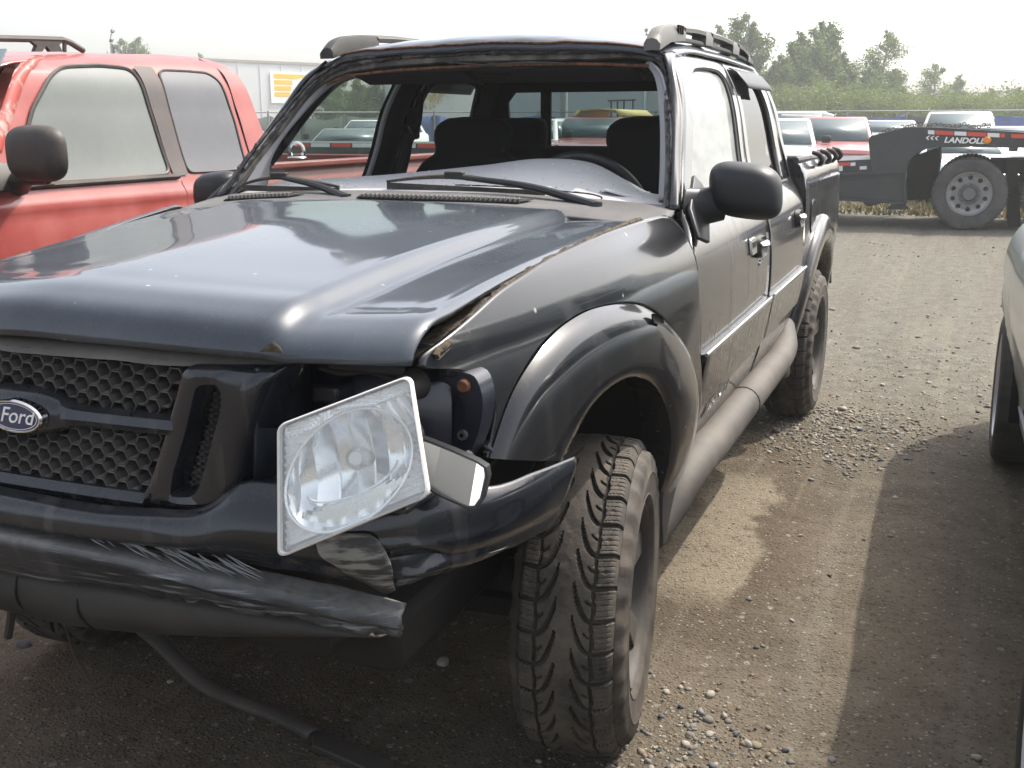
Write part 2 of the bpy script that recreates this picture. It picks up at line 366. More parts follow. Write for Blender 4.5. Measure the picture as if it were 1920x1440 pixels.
    spk = mul(rmp(v1.outputs['Distance'], .42, .25), rmp(sepc.outputs[0], .86, .90)); base = mx(mul(spk, .55), base, (.40, .38, .34))
    spd = mul(rmp(v1.outputs['Distance'], .45, .25), rmp(sepc.outputs[1], .80, .84)); base = mx(mul(spd, .6), base, (.045, .04, .034))
    base = mx(mul(rmp(noi(34, 5, .75), .52, .68), .7), base, (.055, .045, .034)); base = mx(mul(rmp(noi(110, 3, .7), .56, .70), .5), base, (.22, .195, .155))
    l.new(base, b.inputs['Base Color'])
    bp = n.new('ShaderNodeBump'); bp.inputs['Strength'].default_value = .9; bp.inputs['Distance'].default_value = .016
    l.new(mul(mul(noi(60, 6, .7), .7), mul(rmp(v1.outputs['Distance'], .5, .1), .25), 'ADD'), bp.inputs['Height']); l.new(bp.outputs[0], b.inputs['Normal'])
    me.materials.append(m); o = bpy.data.objects.new('ground', me); COL.objects.link(o); o['kind'] = 'structure'
    def zat(x, y):
        i = min(max(np.searchsorted(xs, x)-1, 0), nx-2); j = min(max(np.searchsorted(ys, y)-1, 0), ny-2); return float(Z[i, j])
    return o, zat
GROUND, gz = ground()
# ================================================================ BLACK PICKUP
SZ = np.array([(0.2,0.7),(0.45,0.74),(0.55,0.775),(0.65,0.8),(0.75,0.815),(0.81,0.818),(0.9,0.82),(1.0,0.815),(1.08,0.8),(1.14,0.775),(1.19,0.74),(1.25,0.72),(1.57,0.615),(1.62,0.58),(1.66,0.5),(1.7,0.2)])
_d = spl(SZ, 400)
def Sx(z): return np.interp(z, _d[:, 0], _d[:, 1])
TYP = np.array([(-1.0,0.22),(-0.85,0.15),(-0.7,0.1),(-0.5,0.062),(-0.25,0.03),(0.0,0.008),(0.2,0.0),(9.0,0.0)])
_t = spl(np.c_[TYP, np.zeros(len(TYP))], 600)
def Tp(y): return np.interp(y, _t[:, 0], _t[:, 1])
def bx3(y, z, off=0.): return (float(Sx(z)-Tp(y)+off), float(y), float(z))
truck = empty('pickup_truck', 'wrecked black crew cab pickup truck with missing windshield and loose headlight', 'pickup truck')
# ---- hood
def hood():
    xs = np.array([0, .15, .30, .40, .45, .466, .474, .502, .511, .535, .57, .62, .66, .685, .695])
    #   y at centre, z at crease, band
    st = [(-.870, 1.072), (-.863, 1.092), (-.848, 1.113), (-.80, 1.130), (-.70, 1.141), (-.55, 1.151), (-.38, 1.162), (-.15, 1.174), (.1, 1.184), (.3, 1.190), (.42, 1.192), (.475, 1.188)]
    dome = np.array([.016, .015, .012, .009, .0075, .0065, .004, -.0165, -.0195, -.020, -.020, -.020, -.020, -.022, -.028])
    bow = np.array([0, .002, .007, .014, .021, .023, .025, .031, .033, .039, .046, .055, .067, .078, .085])
    rows = []
    for i, (y, z) in enumerate(st):
        f = np.interp(i, [0, 1, 2, 3, 4, 11], [.15, .35, .65, .9, 1, 1.]); fr = np.interp(y, [-.86, -.2, .48], [1, .35, -.35])
        dz = dome*f
        # the raised dome fades in towards the nose
        r = []
        for sgn in (-1, 1):
            X = xs*np.interp(y, [-.8, -.5, -.2, .4], [1, .985, .98, 1.0]); yy = y+bow*np.clip(fr, -.5, 1)
            zz = z+dz-(.012*(X/.7)**2 if i < 3 else 0*X)
            if sgn < 0: zz = zz-.062*np.clip((.5-y)/1.0, 0, 1)*(X/.7)
            else: zz = zz+.007*np.clip((X-.50)/.2, 0, 1)          # driver's edge is sprung up
            r.append(np.stack([sgn*X, yy, zz], -1))
        rows.append(np.vstack([r[0][::-1], r[1][1:]]))
    R = np.array(rows); nv = 260
    g = np.array([spl(x, nv) for x in R]); g = np.array([spl(g[:, j], 120) for j in range(nv)]).transpose(1, 0, 2)
    g[..., 2] += .0022*vnoise(g[..., 0]+5, g[..., 1]+5, 3.2, 21)
    return mk('hood', g.reshape(-1, 3), gridf(120, nv, flip=False), M['paint'], truck, solid=.012, off=-1, ang=60)
hood_o = hood()
mk('paint_chip', [(0.487,-0.868,1.084),(0.5,-0.868,1.094),(0.511,-0.868,1.101),(0.522,-0.868,1.093),(0.527,-0.868,1.084),(0.507,-0.868,1.085)], [(0, 1, 2, 5), (5, 2, 3, 4)], M['dirt'], hood_o, solid=.002, off=1)
# ---- fenders (panel + flare)
SEAM = [(-.61, .875), (-.565, .945), (-.525, .98), (-.47, 1.009), (-.42, 1.03), (-.375, 1.043), (-.334, 1.052), (-.26, 1.060), (-.188, 1.064), (0, 1.047), (.085, 1.022), (.169, .993), (.26, .95), (.36, .897), (.43, .845), (.49, .79), (.57, .66), (.60, .54), (.605, .47)]
OUT = [(-.605, .885), (-.578, .957), (-.60, 1.003), (-.66, 1.034), (-.755, 1.052), (-.745, 1.07), (-.68, 1.088), (-.50, 1.137), (-.30, 1.165), (.02, 1.187), (.28, 1.191), (.515, 1.190), (.545, 1.08), (.535, .97), (.545, .88), (.55, .83), (.655, .66), (.70, .56), (.68, .47)]
ARCH = [(-.40, .815), (-.375, .835), (-.337, .863), (-.30, .882), (-.258, .897), (-.205, .906), (-.151, .909), (-.09, .906), (-.032, .895), (.04, .872), (.1, .840), (.16, .799), (.216, .748), (.26, .70), (.295, .65), (.32, .60), (.345, .54), (.355, .48), (.357, .44)]
def fender(side):
    n = 150; flip = side > 0
    se, ou, ar = spl(SEAM, n), spl(OUT, n), spl(ARCH, n)
    ou = np.array([np.interp(np.linspace(0, 1, n), np.linspace(0, 1, len(OUT)), np.array(OUT)[:, k]) for k in (0, 1)]).T
    se = np.array([np.interp(np.linspace(0, 1, n), np.linspace(0, 1, len(SEAM)), spl(SEAM, len(SEAM)*1)[:, k]*0+np.array(SEAM)[:, k]) for k in (0, 1)]).T
    ar = np.array([np.interp(np.linspace(0, 1, n), np.linspace(0, 1, len(ARCH)), np.array(ARCH)[:, k]) for k in (0, 1)]).T
    sag = lambda y, z: 0. if side > 0 else .105*min(1, max(0, (.60-y)/.85))*min(1, max(0, (z-.8)/.35))   # far fender was pushed down
    def smooth(a, k):
        for _ in range(k): a[1:-1] = .25*a[:-2]+.5*a[1:-1]+.25*a[2:]
        return a
    se, ar, ou = smooth(se, 40), smooth(ar, 40), smooth(ou, 5)
    V = []; nt = 26
    for i in range(n):
        for t in np.linspace(0, 1, nt):
            y, z = se[i]*(1-t)+ou[i]*t; x = Sx(z)-Tp(y)
            V.append((side*x, y, z-sag(y, z)))
    mk('front_fender', V, gridf(n, nt, flip=flip), M['paint_fender'], truck, solid=.012, off=-1, ang=50)
    tt = [(-.06, -.05), (-.025, .004), (0., .022), (.05, .030), (.15, .034), (.35, .036), (.6, .034), (.8, .029), (.92, .020), (.97, .010), (1., .0025)]
    V = []
    for i in range(n):
        for t, o in tt:
            tc = max(t, 0); y, z = ar[i]*(1-tc)+se[i]*tc; x = Sx(z)-Tp(y)+o; V.append((side*x, y, z+min(t, 0)*-.2))
    mk('fender_flare', V, gridf(n, len(tt), flip=flip), M['paint_fender'], truck, ang=50)
    # reflector pocket on the flare's crown
    mb = MB(); q = rrect(.075, .022, .009)
    A = [bx3(.06+u*.97-v*.24, 1.002-u*.24+v*.97, .0365) for u, v in q]; B = [bx3(.06+u*.78-v*.2, 1.002-u*.2+v*.78, .031) for u, v in q]
    A = [(side*a[0], a[1], a[2]) for a in A]; B = [(side*a[0], a[1], a[2]) for a in B]
    ring_mb(mb, A, B); mb.F.append(tuple(range(len(A), 2*len(A)))); mb.mk('side_marker', M['dark'], truck)
    # wheel-arch liner
    V = []; m_ = 30
    for i in range(m_):
        a = math.radians(-10+150*i/(m_-1)); y, z = -.09+.5*math.cos(a), .42+.475*math.sin(a)
        for x in (.42, .6, .775-float(Tp(y))*.8): V.append((side*x, y, z))
    mk('wheel_arch_liner', V, gridf(m_, 3), M['under'], truck, solid=.004)
for s in (1, -1): fender(s)
# ---- doors
def door(side, front):
    if front:
        zf = [.47, .58, .66, .75, .86, .97, 1.08, 1.15, 1.186]; yf = [.69, .72, .665, .605, .56, .535, .545, .63, .668]
        zr = [.47, 1.19]; yr = [1.68, 1.68]
        outer = [(.668, 1.186), (.745, 1.245), (.826, 1.31), (.955, 1.454), (1.036, 1.56), (1.09, 1.595), (1.184, 1.614), (1.5, 1.625), (1.80, 1.625), (1.835, 1.61), (1.81, 1.5), (1.755, 1.35), (1.69, 1.186)]
        inner = [(.79, 1.186), (.86, 1.235), (.945, 1.306), (1.105, 1.456), (1.19, 1.525), (1.25, 1.557), (1.337, 1.575), (1.5, 1.584), (1.70, 1.584), (1.755, 1.56), (1.73, 1.48), (1.68, 1.35), (1.605, 1.186)]
    else:
        zf = [.47, 1.19]; yf = [1.69, 1.69]
        zr = [.47, .55, .65, .8, .95, 1.08, 1.186]; yr = [2.40, 2.47, 2.54, 2.575, 2.575, 2.61, 2.60]
        outer = [(1.70, 1.186), (1.765, 1.35), (1.82, 1.5), (1.845, 1.61), (1.87, 1.624), (2.1, 1.624), (2.42, 1.618), (2.47, 1.60), (2.52, 1.50), (2.54, 1.35), (2.54, 1.186)]
        inner = [(1.785, 1.186), (1.84, 1.35), (1.885, 1.48), (1.905, 1.55), (1.94, 1.575), (2.1, 1.578), (2.33, 1.572), (2.39, 1.55), (2.415, 1.45), (2.41, 1.33), (2.37, 1.186)]
    Z = np.concatenate([np.linspace(.475, 1.186, 40)]); V = []; nv = 24
    for z in Z:
        a, b = np.interp(z, zf, yf)+.004, np.interp(z, zr, yr)-.004
        if not front and z < .62: b -= (.62-z)*.3
        for y in np.linspace(a, b, nv):
            V.append((side*(Sx(z)-.002*math.cos((y-a)/(b-a)*3.14-1.57)*-1), y, z))
    mb = MB(); mb.add(V, gridf(len(Z), nv, flip=side < 0))
    n = 90; po, pi = np.array(outer), np.array(inner)
    k = np.linspace(0, len(po)-1, n)
    po = np.stack([np.interp(k, range(len(po)), po[:, j]) for j in (0, 1)], -1); pi = np.stack([np.interp(k, range(len(pi)), pi[:, j]) for j in (0, 1)], -1)
    for _ in range(6):
        po[1:-1] = .25*po[:-2]+.5*po[1:-1]+.25*po[2:]; pi[1:-1] = .25*pi[:-2]+.5*pi[1:-1]+.25*pi[2:]
    V = []
    for i in range(n):
        for t in (0, .3, .75, .93, 1): 
            y, z = po[i]*(1-t)+pi[i]*t; V.append((side*(Sx(z)+(-.012 if t == 1 else 0.)), y, z))
    mb.add(V, gridf(n, 5, flip=side < 0))
    d = mb.mk('front_door' if front else 'rear_door', M['paint_side'], truck, solid=.03, off=-1, ang=50)
    gV = []; kk = 40; zs_ = np.linspace(1.17, 1.60, 24)
    fa, fb = pi[:int(n*.5)], pi[int(n*.5):]
    ztop = pi[:, 1].max()-.001; zs_ = np.linspace(1.172, ztop, 26)
    oa = np.argsort(fa[:, 1]); ob = np.argsort(fb[:, 1])
    for z in zs_:
        ya, yb2 = np.interp(z, fa[oa, 1], fa[oa, 0])-.004, np.interp(z, fb[ob, 1], fb[ob, 0])+.004
        for y in np.linspace(ya, yb2, kk): gV.append((side*(Sx(z)-.016), y, z))
    mk('window_glass', gV, gridf(26, kk, flip=side < 0), (M['side_glass'] if side > 0 else M['door_glass']) if not front else (M['driver_glass'] if side > 0 else M['door_glass']), d)
    # black weatherstrip round the glass
    tube('weatherstrip', [(side*(Sx(z)-.010), y, z) for y, z in pi], .006, M['rubber2'], d, n=6, closed=True)
    # bright belt strip
    a, b = (inner[0][0]-.06, inner[-1][0]+.05) if front else (inner[0][0]-.03, inner[-1][0]+.06)
    tube('belt_strip', [(side*(Sx(1.178-.0*t)+.003), a+(b-a)*t, 1.178) for t in np.linspace(0, 1, 12)], .007, M['plastic'], d, n=6)
    # body-side moulding: bright ridge at the top, broad cladding under it
    a, b = (.60, 1.675) if front else (1.70, 2.575)
    V = []
    for i, y in enumerate(np.linspace(a, b, 40)):
        e = min(1, (y-a)/.05+.25) if front else min(1, (b-y)/.04+.3)
        lowz = (.645 if front else .66)-(0.0)
        for z, o in ((.812, .0), (.811, .016), (.802, .020), (.79, .017), (.73, .013), (lowz, .011), (lowz-.012, .0)):
            V.append((side*(Sx(z)+o*e), y+(.02+(.81-z)*.45 if front and i == 0 else 0), z))
    mk('side_moulding', V, gridf(40, 7, flip=side > 0), M['paint_side'], d, ang=30)
    tube('moulding_edge', [(side*(Sx(.81)+.017), y, .811) for y in np.linspace(a+.02, b-.015, 12)], .0052, M['chrome_dull'], d, n=6)
    # handle: dark bezel with a bright paddle
    hy, hz = (1.46, 1.012) if front else (2.37, 1.03)
    R = Matrix(((0, 0, side), (1, 0, 0), (0, 1, 0)))
    mb = MB(); 
    for w_, h_, o_ in ((.125, .068, .004), (.10, .048, .024)):
        pass
    P0 = rrect(.13, .07, .026); A = [(side*(Sx(hz+v)+.003), hy+u, hz+v) for u, v in P0]; B = [(side*(Sx(hz+v*.9)+.020), hy+u*.9, hz+v*.9) for u, v in P0]; C = [(side*(Sx(hz+v*.7)+.012), hy+u*.7, hz+v*.7) for u, v in P0]
    ring_mb(mb, A, B); ring_mb(mb, B, C); mb.F.append(tuple(range(len(mb.V)-len(P0), len(mb.V))))
    h = mb.mk('door_handle', M['plastic'], d)
    pts = [(side*(Sx(hz)+o), hy+u, hz+.006) for u, o in ((-.048, .014), (-.03, .022), (0, .025), (.03, .022), (.048, .014))]
    tube('handle_paddle', pts, [.010, .013, .014, .013, .010], M['chrome_dull'], h, n=8, sm=0)
    if front:
        p = [(side*(Sx(1.0+v)+.008), 1.335+u, 1.025+v) for u, v in rrect(.085, .05, .008)]; q = [(side*(Sx(1.0+v)+.001), 1.335+u*1.05, 1.025+v*1.05) for u, v in rrect(.085, .05, .008)]
        mb = MB(); ring_mb(mb, q, p); mb.F.append(tuple(range(len(p), 2*len(p)))); kp = mb.mk('keypad', M['chrome_dull'], d)
        mb = MB()
        for i in range(5): box_mb(mb, (side*(float(Sx(1.02))+.008), 1.306+i*.0145, 1.025), (.006, .010, .028))
        mb.mk('keypad_buttons', M['plastic'], kp)
        lathe('key_lock', [(0, .006), (.010, .006), (.012, 0)], (side*Sx(.955), 1.47, .955), 'x' if side > 0 else 'x', M['chrome'], d, n=16)
        mw = frame((side*(Sx(.605)+.004), .98, .612), (0, side, 0.02), (side*.25, 0, 1))
        text('sport_lettering', 'XLS SPORT', mw, .072, M['chrome_dull'], d, shear=.3, ext=.0015)
    else:
        # smoked rain deflector along the top of the window
        V = []
        for y in np.linspace(1.90, 2.44, 20):
            for z, o in ((1.60, .002), (1.585, .022), (1.55, .032), (1.53, .034)): V.append((side*(Sx(z)+o), y, z))
        mk('rain_deflector', V, gridf(20, 4, flip=side > 0), M['mirror_black'], d, solid=.004)
    return d
doors = {(s, f): door(s, f) for s in (1, -1) for f in (True, False)}
# ---- door mirrors
def mirror(side):
    d = doors[(side, True)]
    cx, cy, cz, sz_ = (.884, .80, 1.232, 1.) if side > 0 else (.868, .84, 1.192, .84)
    V = []; nu, nv = 30, 40
    for i in range(nu):
        a = -math.pi/2+math.pi*i/(nu-1); t = math.sin(a); k = max(math.cos(a), 0)**.55
        for j in range(nv):
            b = 2*math.pi*j/nv; c_, s_ = math.cos(b), math.sin(b); e = .62
            u = math.copysign(abs(c_)**e, c_)*.098*k; v = math.copysign(abs(s_)**e, s_)*.074*k
            u += -.012*(v/.08); u *= 1+.08*(v < 0)*0
            u *= sz_; v *= sz_; y = t*.052 if t < 0 else t*.03
            V.append((side*(cx+u+.03*(v/.08)*.2), cy+y*(1.35 if t < 0 else 1), cz+v-.01*(u/.11)))
    o = mk('door_mirror', V, gridf(nu, nv, cv=True, flip=side > 0), M['mirror_black'], d, ang=60)
    P0 = rrect(.165, .12, .045); mb = MB(); mb.V = [(side*(cx+u), cy+.031, cz+v) for u, v in [(a*sz_, b*sz_) for a, b in P0]]; mb.F = [tuple(range(len(P0)))]
    mb.mk('mirror_glass', M['mirror_glass'], o)
    secs = [((.745, .72, 1.165), .075, .055), ((.765, .745, 1.180), .06, .045), ((.785, .77, 1.19), .05, .035), ((.83, .79, 1.20), .048, .03)]
    V = []
    for (x, y, z), hz, hy in secs:
        if side < 0: z -= .03; y += .03
        for j in range(16):
            a = 2*math.pi*j/16; V.append((side*x, y+hy*math.cos(a), z+hz*math.sin(a)))
    mk('mirror_arm', V, gridf(4, 16, cv=True, flip=side < 0), M['mirror_black'], o, ang=60)
    # triangular sail behind the arm
    V = [bx3(y, z, .004) for y, z in ((.60, 1.12), (.68, 1.10), (.85, 1.18), (.86, 1.24), (.80, 1.27), (.665, 1.19))]
    mk('mirror_sail', [(side*a, b, c) for a, b, c in V], [(0, 1, 2, 3, 4, 5)], M['mirror_black'], o, solid=.012, off=0, bevel=.004)
for s in (1, -1): mirror(s)
# ---- windshield frame: dirty flange, torn urethane, pillars, header, roof
WO = [(0.722,0.65,1.189),(0.691,0.769,1.312),(0.648,0.907,1.454),(0.598,1.021,1.572),(0.573,1.053,1.607),(0.529,1.065,1.624),(0.34,1.061,1.638),(0.169,1.057,1.643),(-0.194,1.053,1.638),(-0.426,1.051,1.621),(-0.504,1.046,1.609),(-0.557,1.018,1.575),(-0.666,0.838,1.383),(-0.728,0.682,1.221),(-0.75,0.633,1.169)]
WI = [(0.684,0.667,1.187),(0.655,0.788,1.311),(0.61,0.927,1.454),(0.576,1.024,1.553),(0.555,1.049,1.58),(0.516,1.054,1.59),(0.347,1.041,1.593),(0.179,1.032,1.593),(-0.183,1.03,1.591),(-0.396,1.031,1.579),(-0.484,1.027,1.567),(-0.542,1.013,1.547),(-0.645,0.841,1.364),(-0.706,0.695,1.212),(-0.729,0.657,1.171)]
n = 160; wo, wi = spl(WO, n), spl(WI, n)
V = []
for i in range(n):
    for t, dy in ((0, 0), (.12, .012), (.5, .016), (.9, .016), (1, .03)): V.append(wo[i]*(1-t)+wi[i]*t+np.array([0, dy, 0]))
wf = mk('windshield_frame', V, gridf(n, 5), M['weld'], truck, ang=40)
rs = np.random.RandomState(3)
mid = wo*.55+wi*.45+np.array([0, .008, 0]); jit = np.cumsum(rs.randn(n, 3)*.0006, 0); jit -= np.linspace(0, 1, n)[:, None]*jit[-1]
tube('urethane_bead', mid+jit+rs.randn(n, 3)*.0012, np.clip(.0058+rs.randn(n)*.0018, .002, .010), M['urethane'], wf, n=7)
tube('urethane_edge', (wo*.9+wi*.1)[52:150]+rs.randn(98, 3)*.0007, np.clip(.005+rs.randn(98)*.0012, .002, .009), M['urethane'], wf, n=6)
# hanging aerial wire along the header
tube('loose_wire', [(-0.121,1.039,1.597),(-0.053,1.031,1.59),(0.005,1.024,1.584),(0.11,1.028,1.587),(0.196,1.032,1.588),(0.282,1.032,1.584)], .003, M['plastic'], wf, sm=30, n=6)
box('wire_clip', (-0.1,1.036,1.595), (.02, .014, .012), M['plastic'], wf, bevel=.003)
# foam-edged headliner lip
tube('headliner_edge', [(0.55,1.07,1.572),(0.341,1.059,1.582),(0.171,1.052,1.584),(-0.192,1.048,1.579),(-0.407,1.049,1.567),(-0.507,1.047,1.555),(-0.556,1.032,1.534)], .0045, M['rust'], wf, sm=60, n=6)
for side in (1, -1):
    A = [(.715, .645, 1.190), (.689, .765, 1.312), (.648, .905, 1.454), (.598, 1.018, 1.575), (.575, 1.06, 1.612)]
    B = [(Sx(1.186), .664, 1.186), (Sx(1.31), .822, 1.31), (Sx(1.454), .951, 1.454), (Sx(1.56), 1.032, 1.56), (Sx(1.612), 1.17, 1.615)]
    C = [((a[0]*.55+b[0]*.45)+.007, (a[1]*.55+b[1]*.45)-.006, (a[2]*.55+b[2]*.45)+.003) for a, b in zip(A, B)]
    patch('a_pillar', [A, C, B], 8, 40, M['paint_fender'], truck, flip=True, mir=side < 0, solid=.01, off=-1)
def roof():
    xs = np.array([0, .18, .34, .44, .51, .55, .575, .588]); dz = np.array([0, -.004, -.014, -.024, -.036, -.05, -.064, -.078])
    st = [(1.035, -.075, .50), (1.05, -.052, .8), (1.09, -.036, .9), (1.16, -.022, .97), (1.32, -.006, 1), (1.7, .002, 1), (2.2, -.002, 1), (2.5, -.012, 1), (2.60, -.022, 1), (2.645, -.045, 1), (2.66, -.10, .9)]
    rows = []
    for y, d, f in st:
        R = np.stack([xs, y+.018*(xs/.58)**2*(1 if y < 1.3 else -1), 1.706+d+dz*f], -1); L = R*np.array([-1, 1, 1]); rows.append(np.vstack([L[::-1], R[1:]]))
    g = patch_pts(rows, 80, 90)
    fr = np.clip((1.3-g[..., 1])/.25, 0, 1); g[..., 2] += fr*(.007*vnoise(g[..., 0]+3, g[..., 1]*2, 9, 31)+.004*vnoise(g[..., 0]+3, g[..., 1]*2, 22, 32))
    r = mk('roof', g.reshape(-1, 3), gridf(80, 90), M['paint'], truck, solid=.012, off=-1, ang=60)
    tube('rusty_roof_edge', g[1, 6:-6]+np.array([0, -.003, .001]), .0035, M['rust'], r, n=6)
    for side in (1, -1):
        # drip-channel ditch moulding
        tube('ditch_moulding', [(side*.562, y, z) for y, z in ((1.06, 1.628), (1.12, 1.645), (1.3, 1.660), (1.7, 1.668), (2.2, 1.664), (2.55, 1.648))], .008, M['plastic'], r, sm=30, n=6)
    return r
roof_o = roof()
def roof_rail(side):
    n = 70; Y = np.linspace(1.03, 2.56, n); V = []
    top = np.interp(Y, [1.03, 1.045, 1.10, 1.25, 1.5, 1.9, 2.3, 2.45, 2.56], [1.650, 1.670, 1.690, 1.706, 1.718, 1.722, 1.712, 1.69, 1.650])
    for _ in range(2): top[1:-1] = .25*top[:-2]+.5*top[1:-1]+.25*top[2:]
    mb = MB()
    def seg(y0, y1, lo):
        yy = np.linspace(y0, y1, 24); V = []
        for y in yy:
            t = np.interp(y, Y, top); b = lo(y); ci = .548
            for dx, z in ((-.022, b), (-.024, (t+b)/2), (-.016, t-.004), (0, t), (.016, t-.005), (.027, (t+b)/2), (.026, b)): V.append((side*(ci+dx), y, z))
        mb.add(V, gridf(24, 7, cv=True, flip=side < 0)); mb.F += [tuple(range(len(mb.V)-7, len(mb.V))), tuple(range(len(mb.V)-168, len(mb.V)-161))[::-1]]
    base = lambda y: 1.700+np.interp(y, [1.03, 1.16, 1.32, 1.7, 2.2, 2.56], [-.085, -.055, -.042, -.034, -.038, -.06])
    upper = lambda y: float(np.interp(y, Y, top))-.024
    seg(1.03, 1.34, base); seg(1.339, 1.63, upper); seg(1.629, 1.74, base); seg(1.739, 2.10, upper); seg(2.099, 2.22, base); seg(2.219, 2.42, upper); seg(2.419, 2.56, base)
    o = mb.mk('roof_rail', M['bar2'] if side > 0 else M['plastic'], truck, ang=40)  # same rails; passenger one coloured darker to paint in its backlit shade
    for y in (1.24, 1.265, 1.29):
        box('rail_slot', (side*.575, y, 1.688), (.008, .007, .026), M['dark'], o, bevel=0)
M['bar2'] = mat('roof_rail_plastic', (.09, .088, .085), .5, dust=.2, up=.2, dcol=(.3, .27, .23), bump=.15, bscale=300, bdist=.001)
for s in (1, -1): roof_rail(s)
# ---- cab corner, rear wall and bed
for side in (1, -1):
    A = [(2.545, .9), (2.58, 1.186), (2.548, 1.35), (2.528, 1.50), (2.48, 1.60), (2.44, 1.622)]; B = [(2.60, .9), (2.64, 1.186), (2.68, 1.30), (2.665, 1.45), (2.63, 1.56), (2.60, 1.626)]
    rows = [[(Sx(z), y, z) for y, z in A], [(Sx((a[1]+b[1])/2)+.004, (a[0]+b[0])/2, (a[1]+b[1])/2) for a, b in zip(A, B)], [(Sx(z)-.012, y, z) for y, z in B]]
    patch('c_pillar', rows, 10, 40, M['paint_side'], truck, flip=True, mir=side < 0, solid=.012, off=-1)
# back wall with the rear window opening
yb_ = 2.655
def bw(x, z): return (x, yb_-(z-1.2)*.18, z)
op = [(-.55, 1.235), (-.55, 1.50), (-.51, 1.545), (.51, 1.545), (.55, 1.50), (.55, 1.235)]; ot = [(-.73, .60), (-.59, 1.54), (-.54, 1.615), (.54, 1.615), (.59, 1.54), (.73, .60)]
mb = MB(); ring_mb(mb, [bw(*p) for p in ot], [bw(*p) for p in op]); cw = mb.mk('cab_rear_wall', M['int_black'], truck, solid=.02, smooth=False)
rw = mk('rear_window', [bw(*p) for p in op], [tuple(range(6))], M['rear_glass'], cw, smooth=False)
for x in (-.375, .375): box('rear_window_bar', (x, yb_-.035, 1.39), (.05, .02, .32), M['int_black'], rw, bevel=.004)
tube('rear_window_sill', [bw(-.55, 1.233), bw(.55, 1.233)], .014, M['int_black'], rw, n=6)
def Sb(z): return np.interp(z, [.4, .55, .7, .9, 1.05, 1.15, 1.20, 1.24, 1.255], [.74, .775, .80, .815, .812, .805, .795, .77, .74])
def bed_side(side):
    C = (3.19, .40); n = 110; V = []
    for i in range(n):
        a = math.radians(192-204*i/(n-1)); d = (math.cos(a), math.sin(a))
        lim = []
        if abs(d[0]) > 1e-6: lim.append(((2.615 if d[0] < 0 else 3.95)-C[0])/d[0])
        if d[1] > 1e-6: lim.append((1.255-.02*max(0, d[0])-C[1])/d[1])
        if d[1] < -1e-6: lim.append((.30-C[1])/d[1])
        ro = min(q for q in lim if q > 0)
        for t, o in ((-1, -.10), (0, .012), (.04, .030), (.12, .036), (.5, .036), (.8, .032), (.95, .020), (1, .002)):
            r = .455+.13*max(t, 0); r = min(r, ro); z = C[1]+d[1]*r; V.append((side*(Sb(z)+o), C[0]+d[0]*r, z))
        for t in np.linspace(0, 1, 14):
            r = .585*(1-t)+ro*t if ro > .585 else ro; z = C[1]+d[1]*r; V.append((side*(Sb(z)), C[0]+d[0]*r, z))
    o = mk('bed_side', V, gridf(n, 22, flip=side > 0), M['paint_side'], truck, ang=50)
    # wheel-arch liner
    L = []
    for i in range(24):
        a = math.radians(-5+190*i/23)
        for x in (.45, .72): L.append((side*x, 3.19+.46*math.cos(a), .40+.46*math.sin(a)))
    mk('wheel_arch_liner', L, gridf(24, 2), M['under'], truck, solid=.004)
    if side > 0:
        P0 = rrect(.17, .15, .06); mb = MB()
        A = [(Sb(1.0+v)+.003, 2.86+u, 1.0+v) for u, v in P0]; B = [(Sb(1.0+v)-.001, 2.86+u*.94, 1.0+v*.94) for u, v in P0]
        D = [(Sb(1.0+v)+.003, 2.86+u*.90, 1.0+v*.90) for u, v in P0]
        ring_mb(mb, A, B); ring_mb(mb, B, D); mb.F.append(tuple(range(len(mb.V)-len(P0), len(mb.V)))); mb.mk('fuel_door', M['paint_side'], o)
    # black bed-rail cap with dangling cover straps
    tube('bed_rail_cap', [(side*.755, y, z) for y, z in ((2.63, 1.252), (3.1, 1.248), (3.5, 1.24), (3.93, 1.22))], .014, M['cowl'], o, sm=20)
    for i, y in enumerate((3.05, 3.35, 3.62, 3.86)):
        k = tube('cover_clamp', [(side*.77, y, 1.275), (side*.80, y+.02, 1.262), (side*.812, y+.03, 1.235), (side*.795, y+.035, 1.215)], [.009, .012, .012, .008], M['plastic'], o, n=8, sm=10)
for s in (1, -1): bed_side(s)
mk('bed_front_panel', [(sg*(float(Sb(z))-.003), 2.618, z) for sg in (1, -1) for z in (np.linspace(.5, 1.25, 16) if sg > 0 else np.linspace(1.25, .5, 16))], [tuple(range(32))], M['paint_side'], truck, solid=.01, off=0, smooth=False)
mk('bed_cover', [(-.75, 2.67, 1.268), (.75, 2.67, 1.268), (.75, 3.95, 1.235), (-.75, 3.95, 1.235)], [(0, 1, 2, 3)], M['cowl'], truck, solid=.02, off=-1)
mk('tailgate', [(-.80, 3.95, .55), (.80, 3.95, .55), (.75, 3.95, 1.235), (-.75, 3.95, 1.235)], [(0, 1, 2, 3)], M['paint_side'], truck, solid=.04)
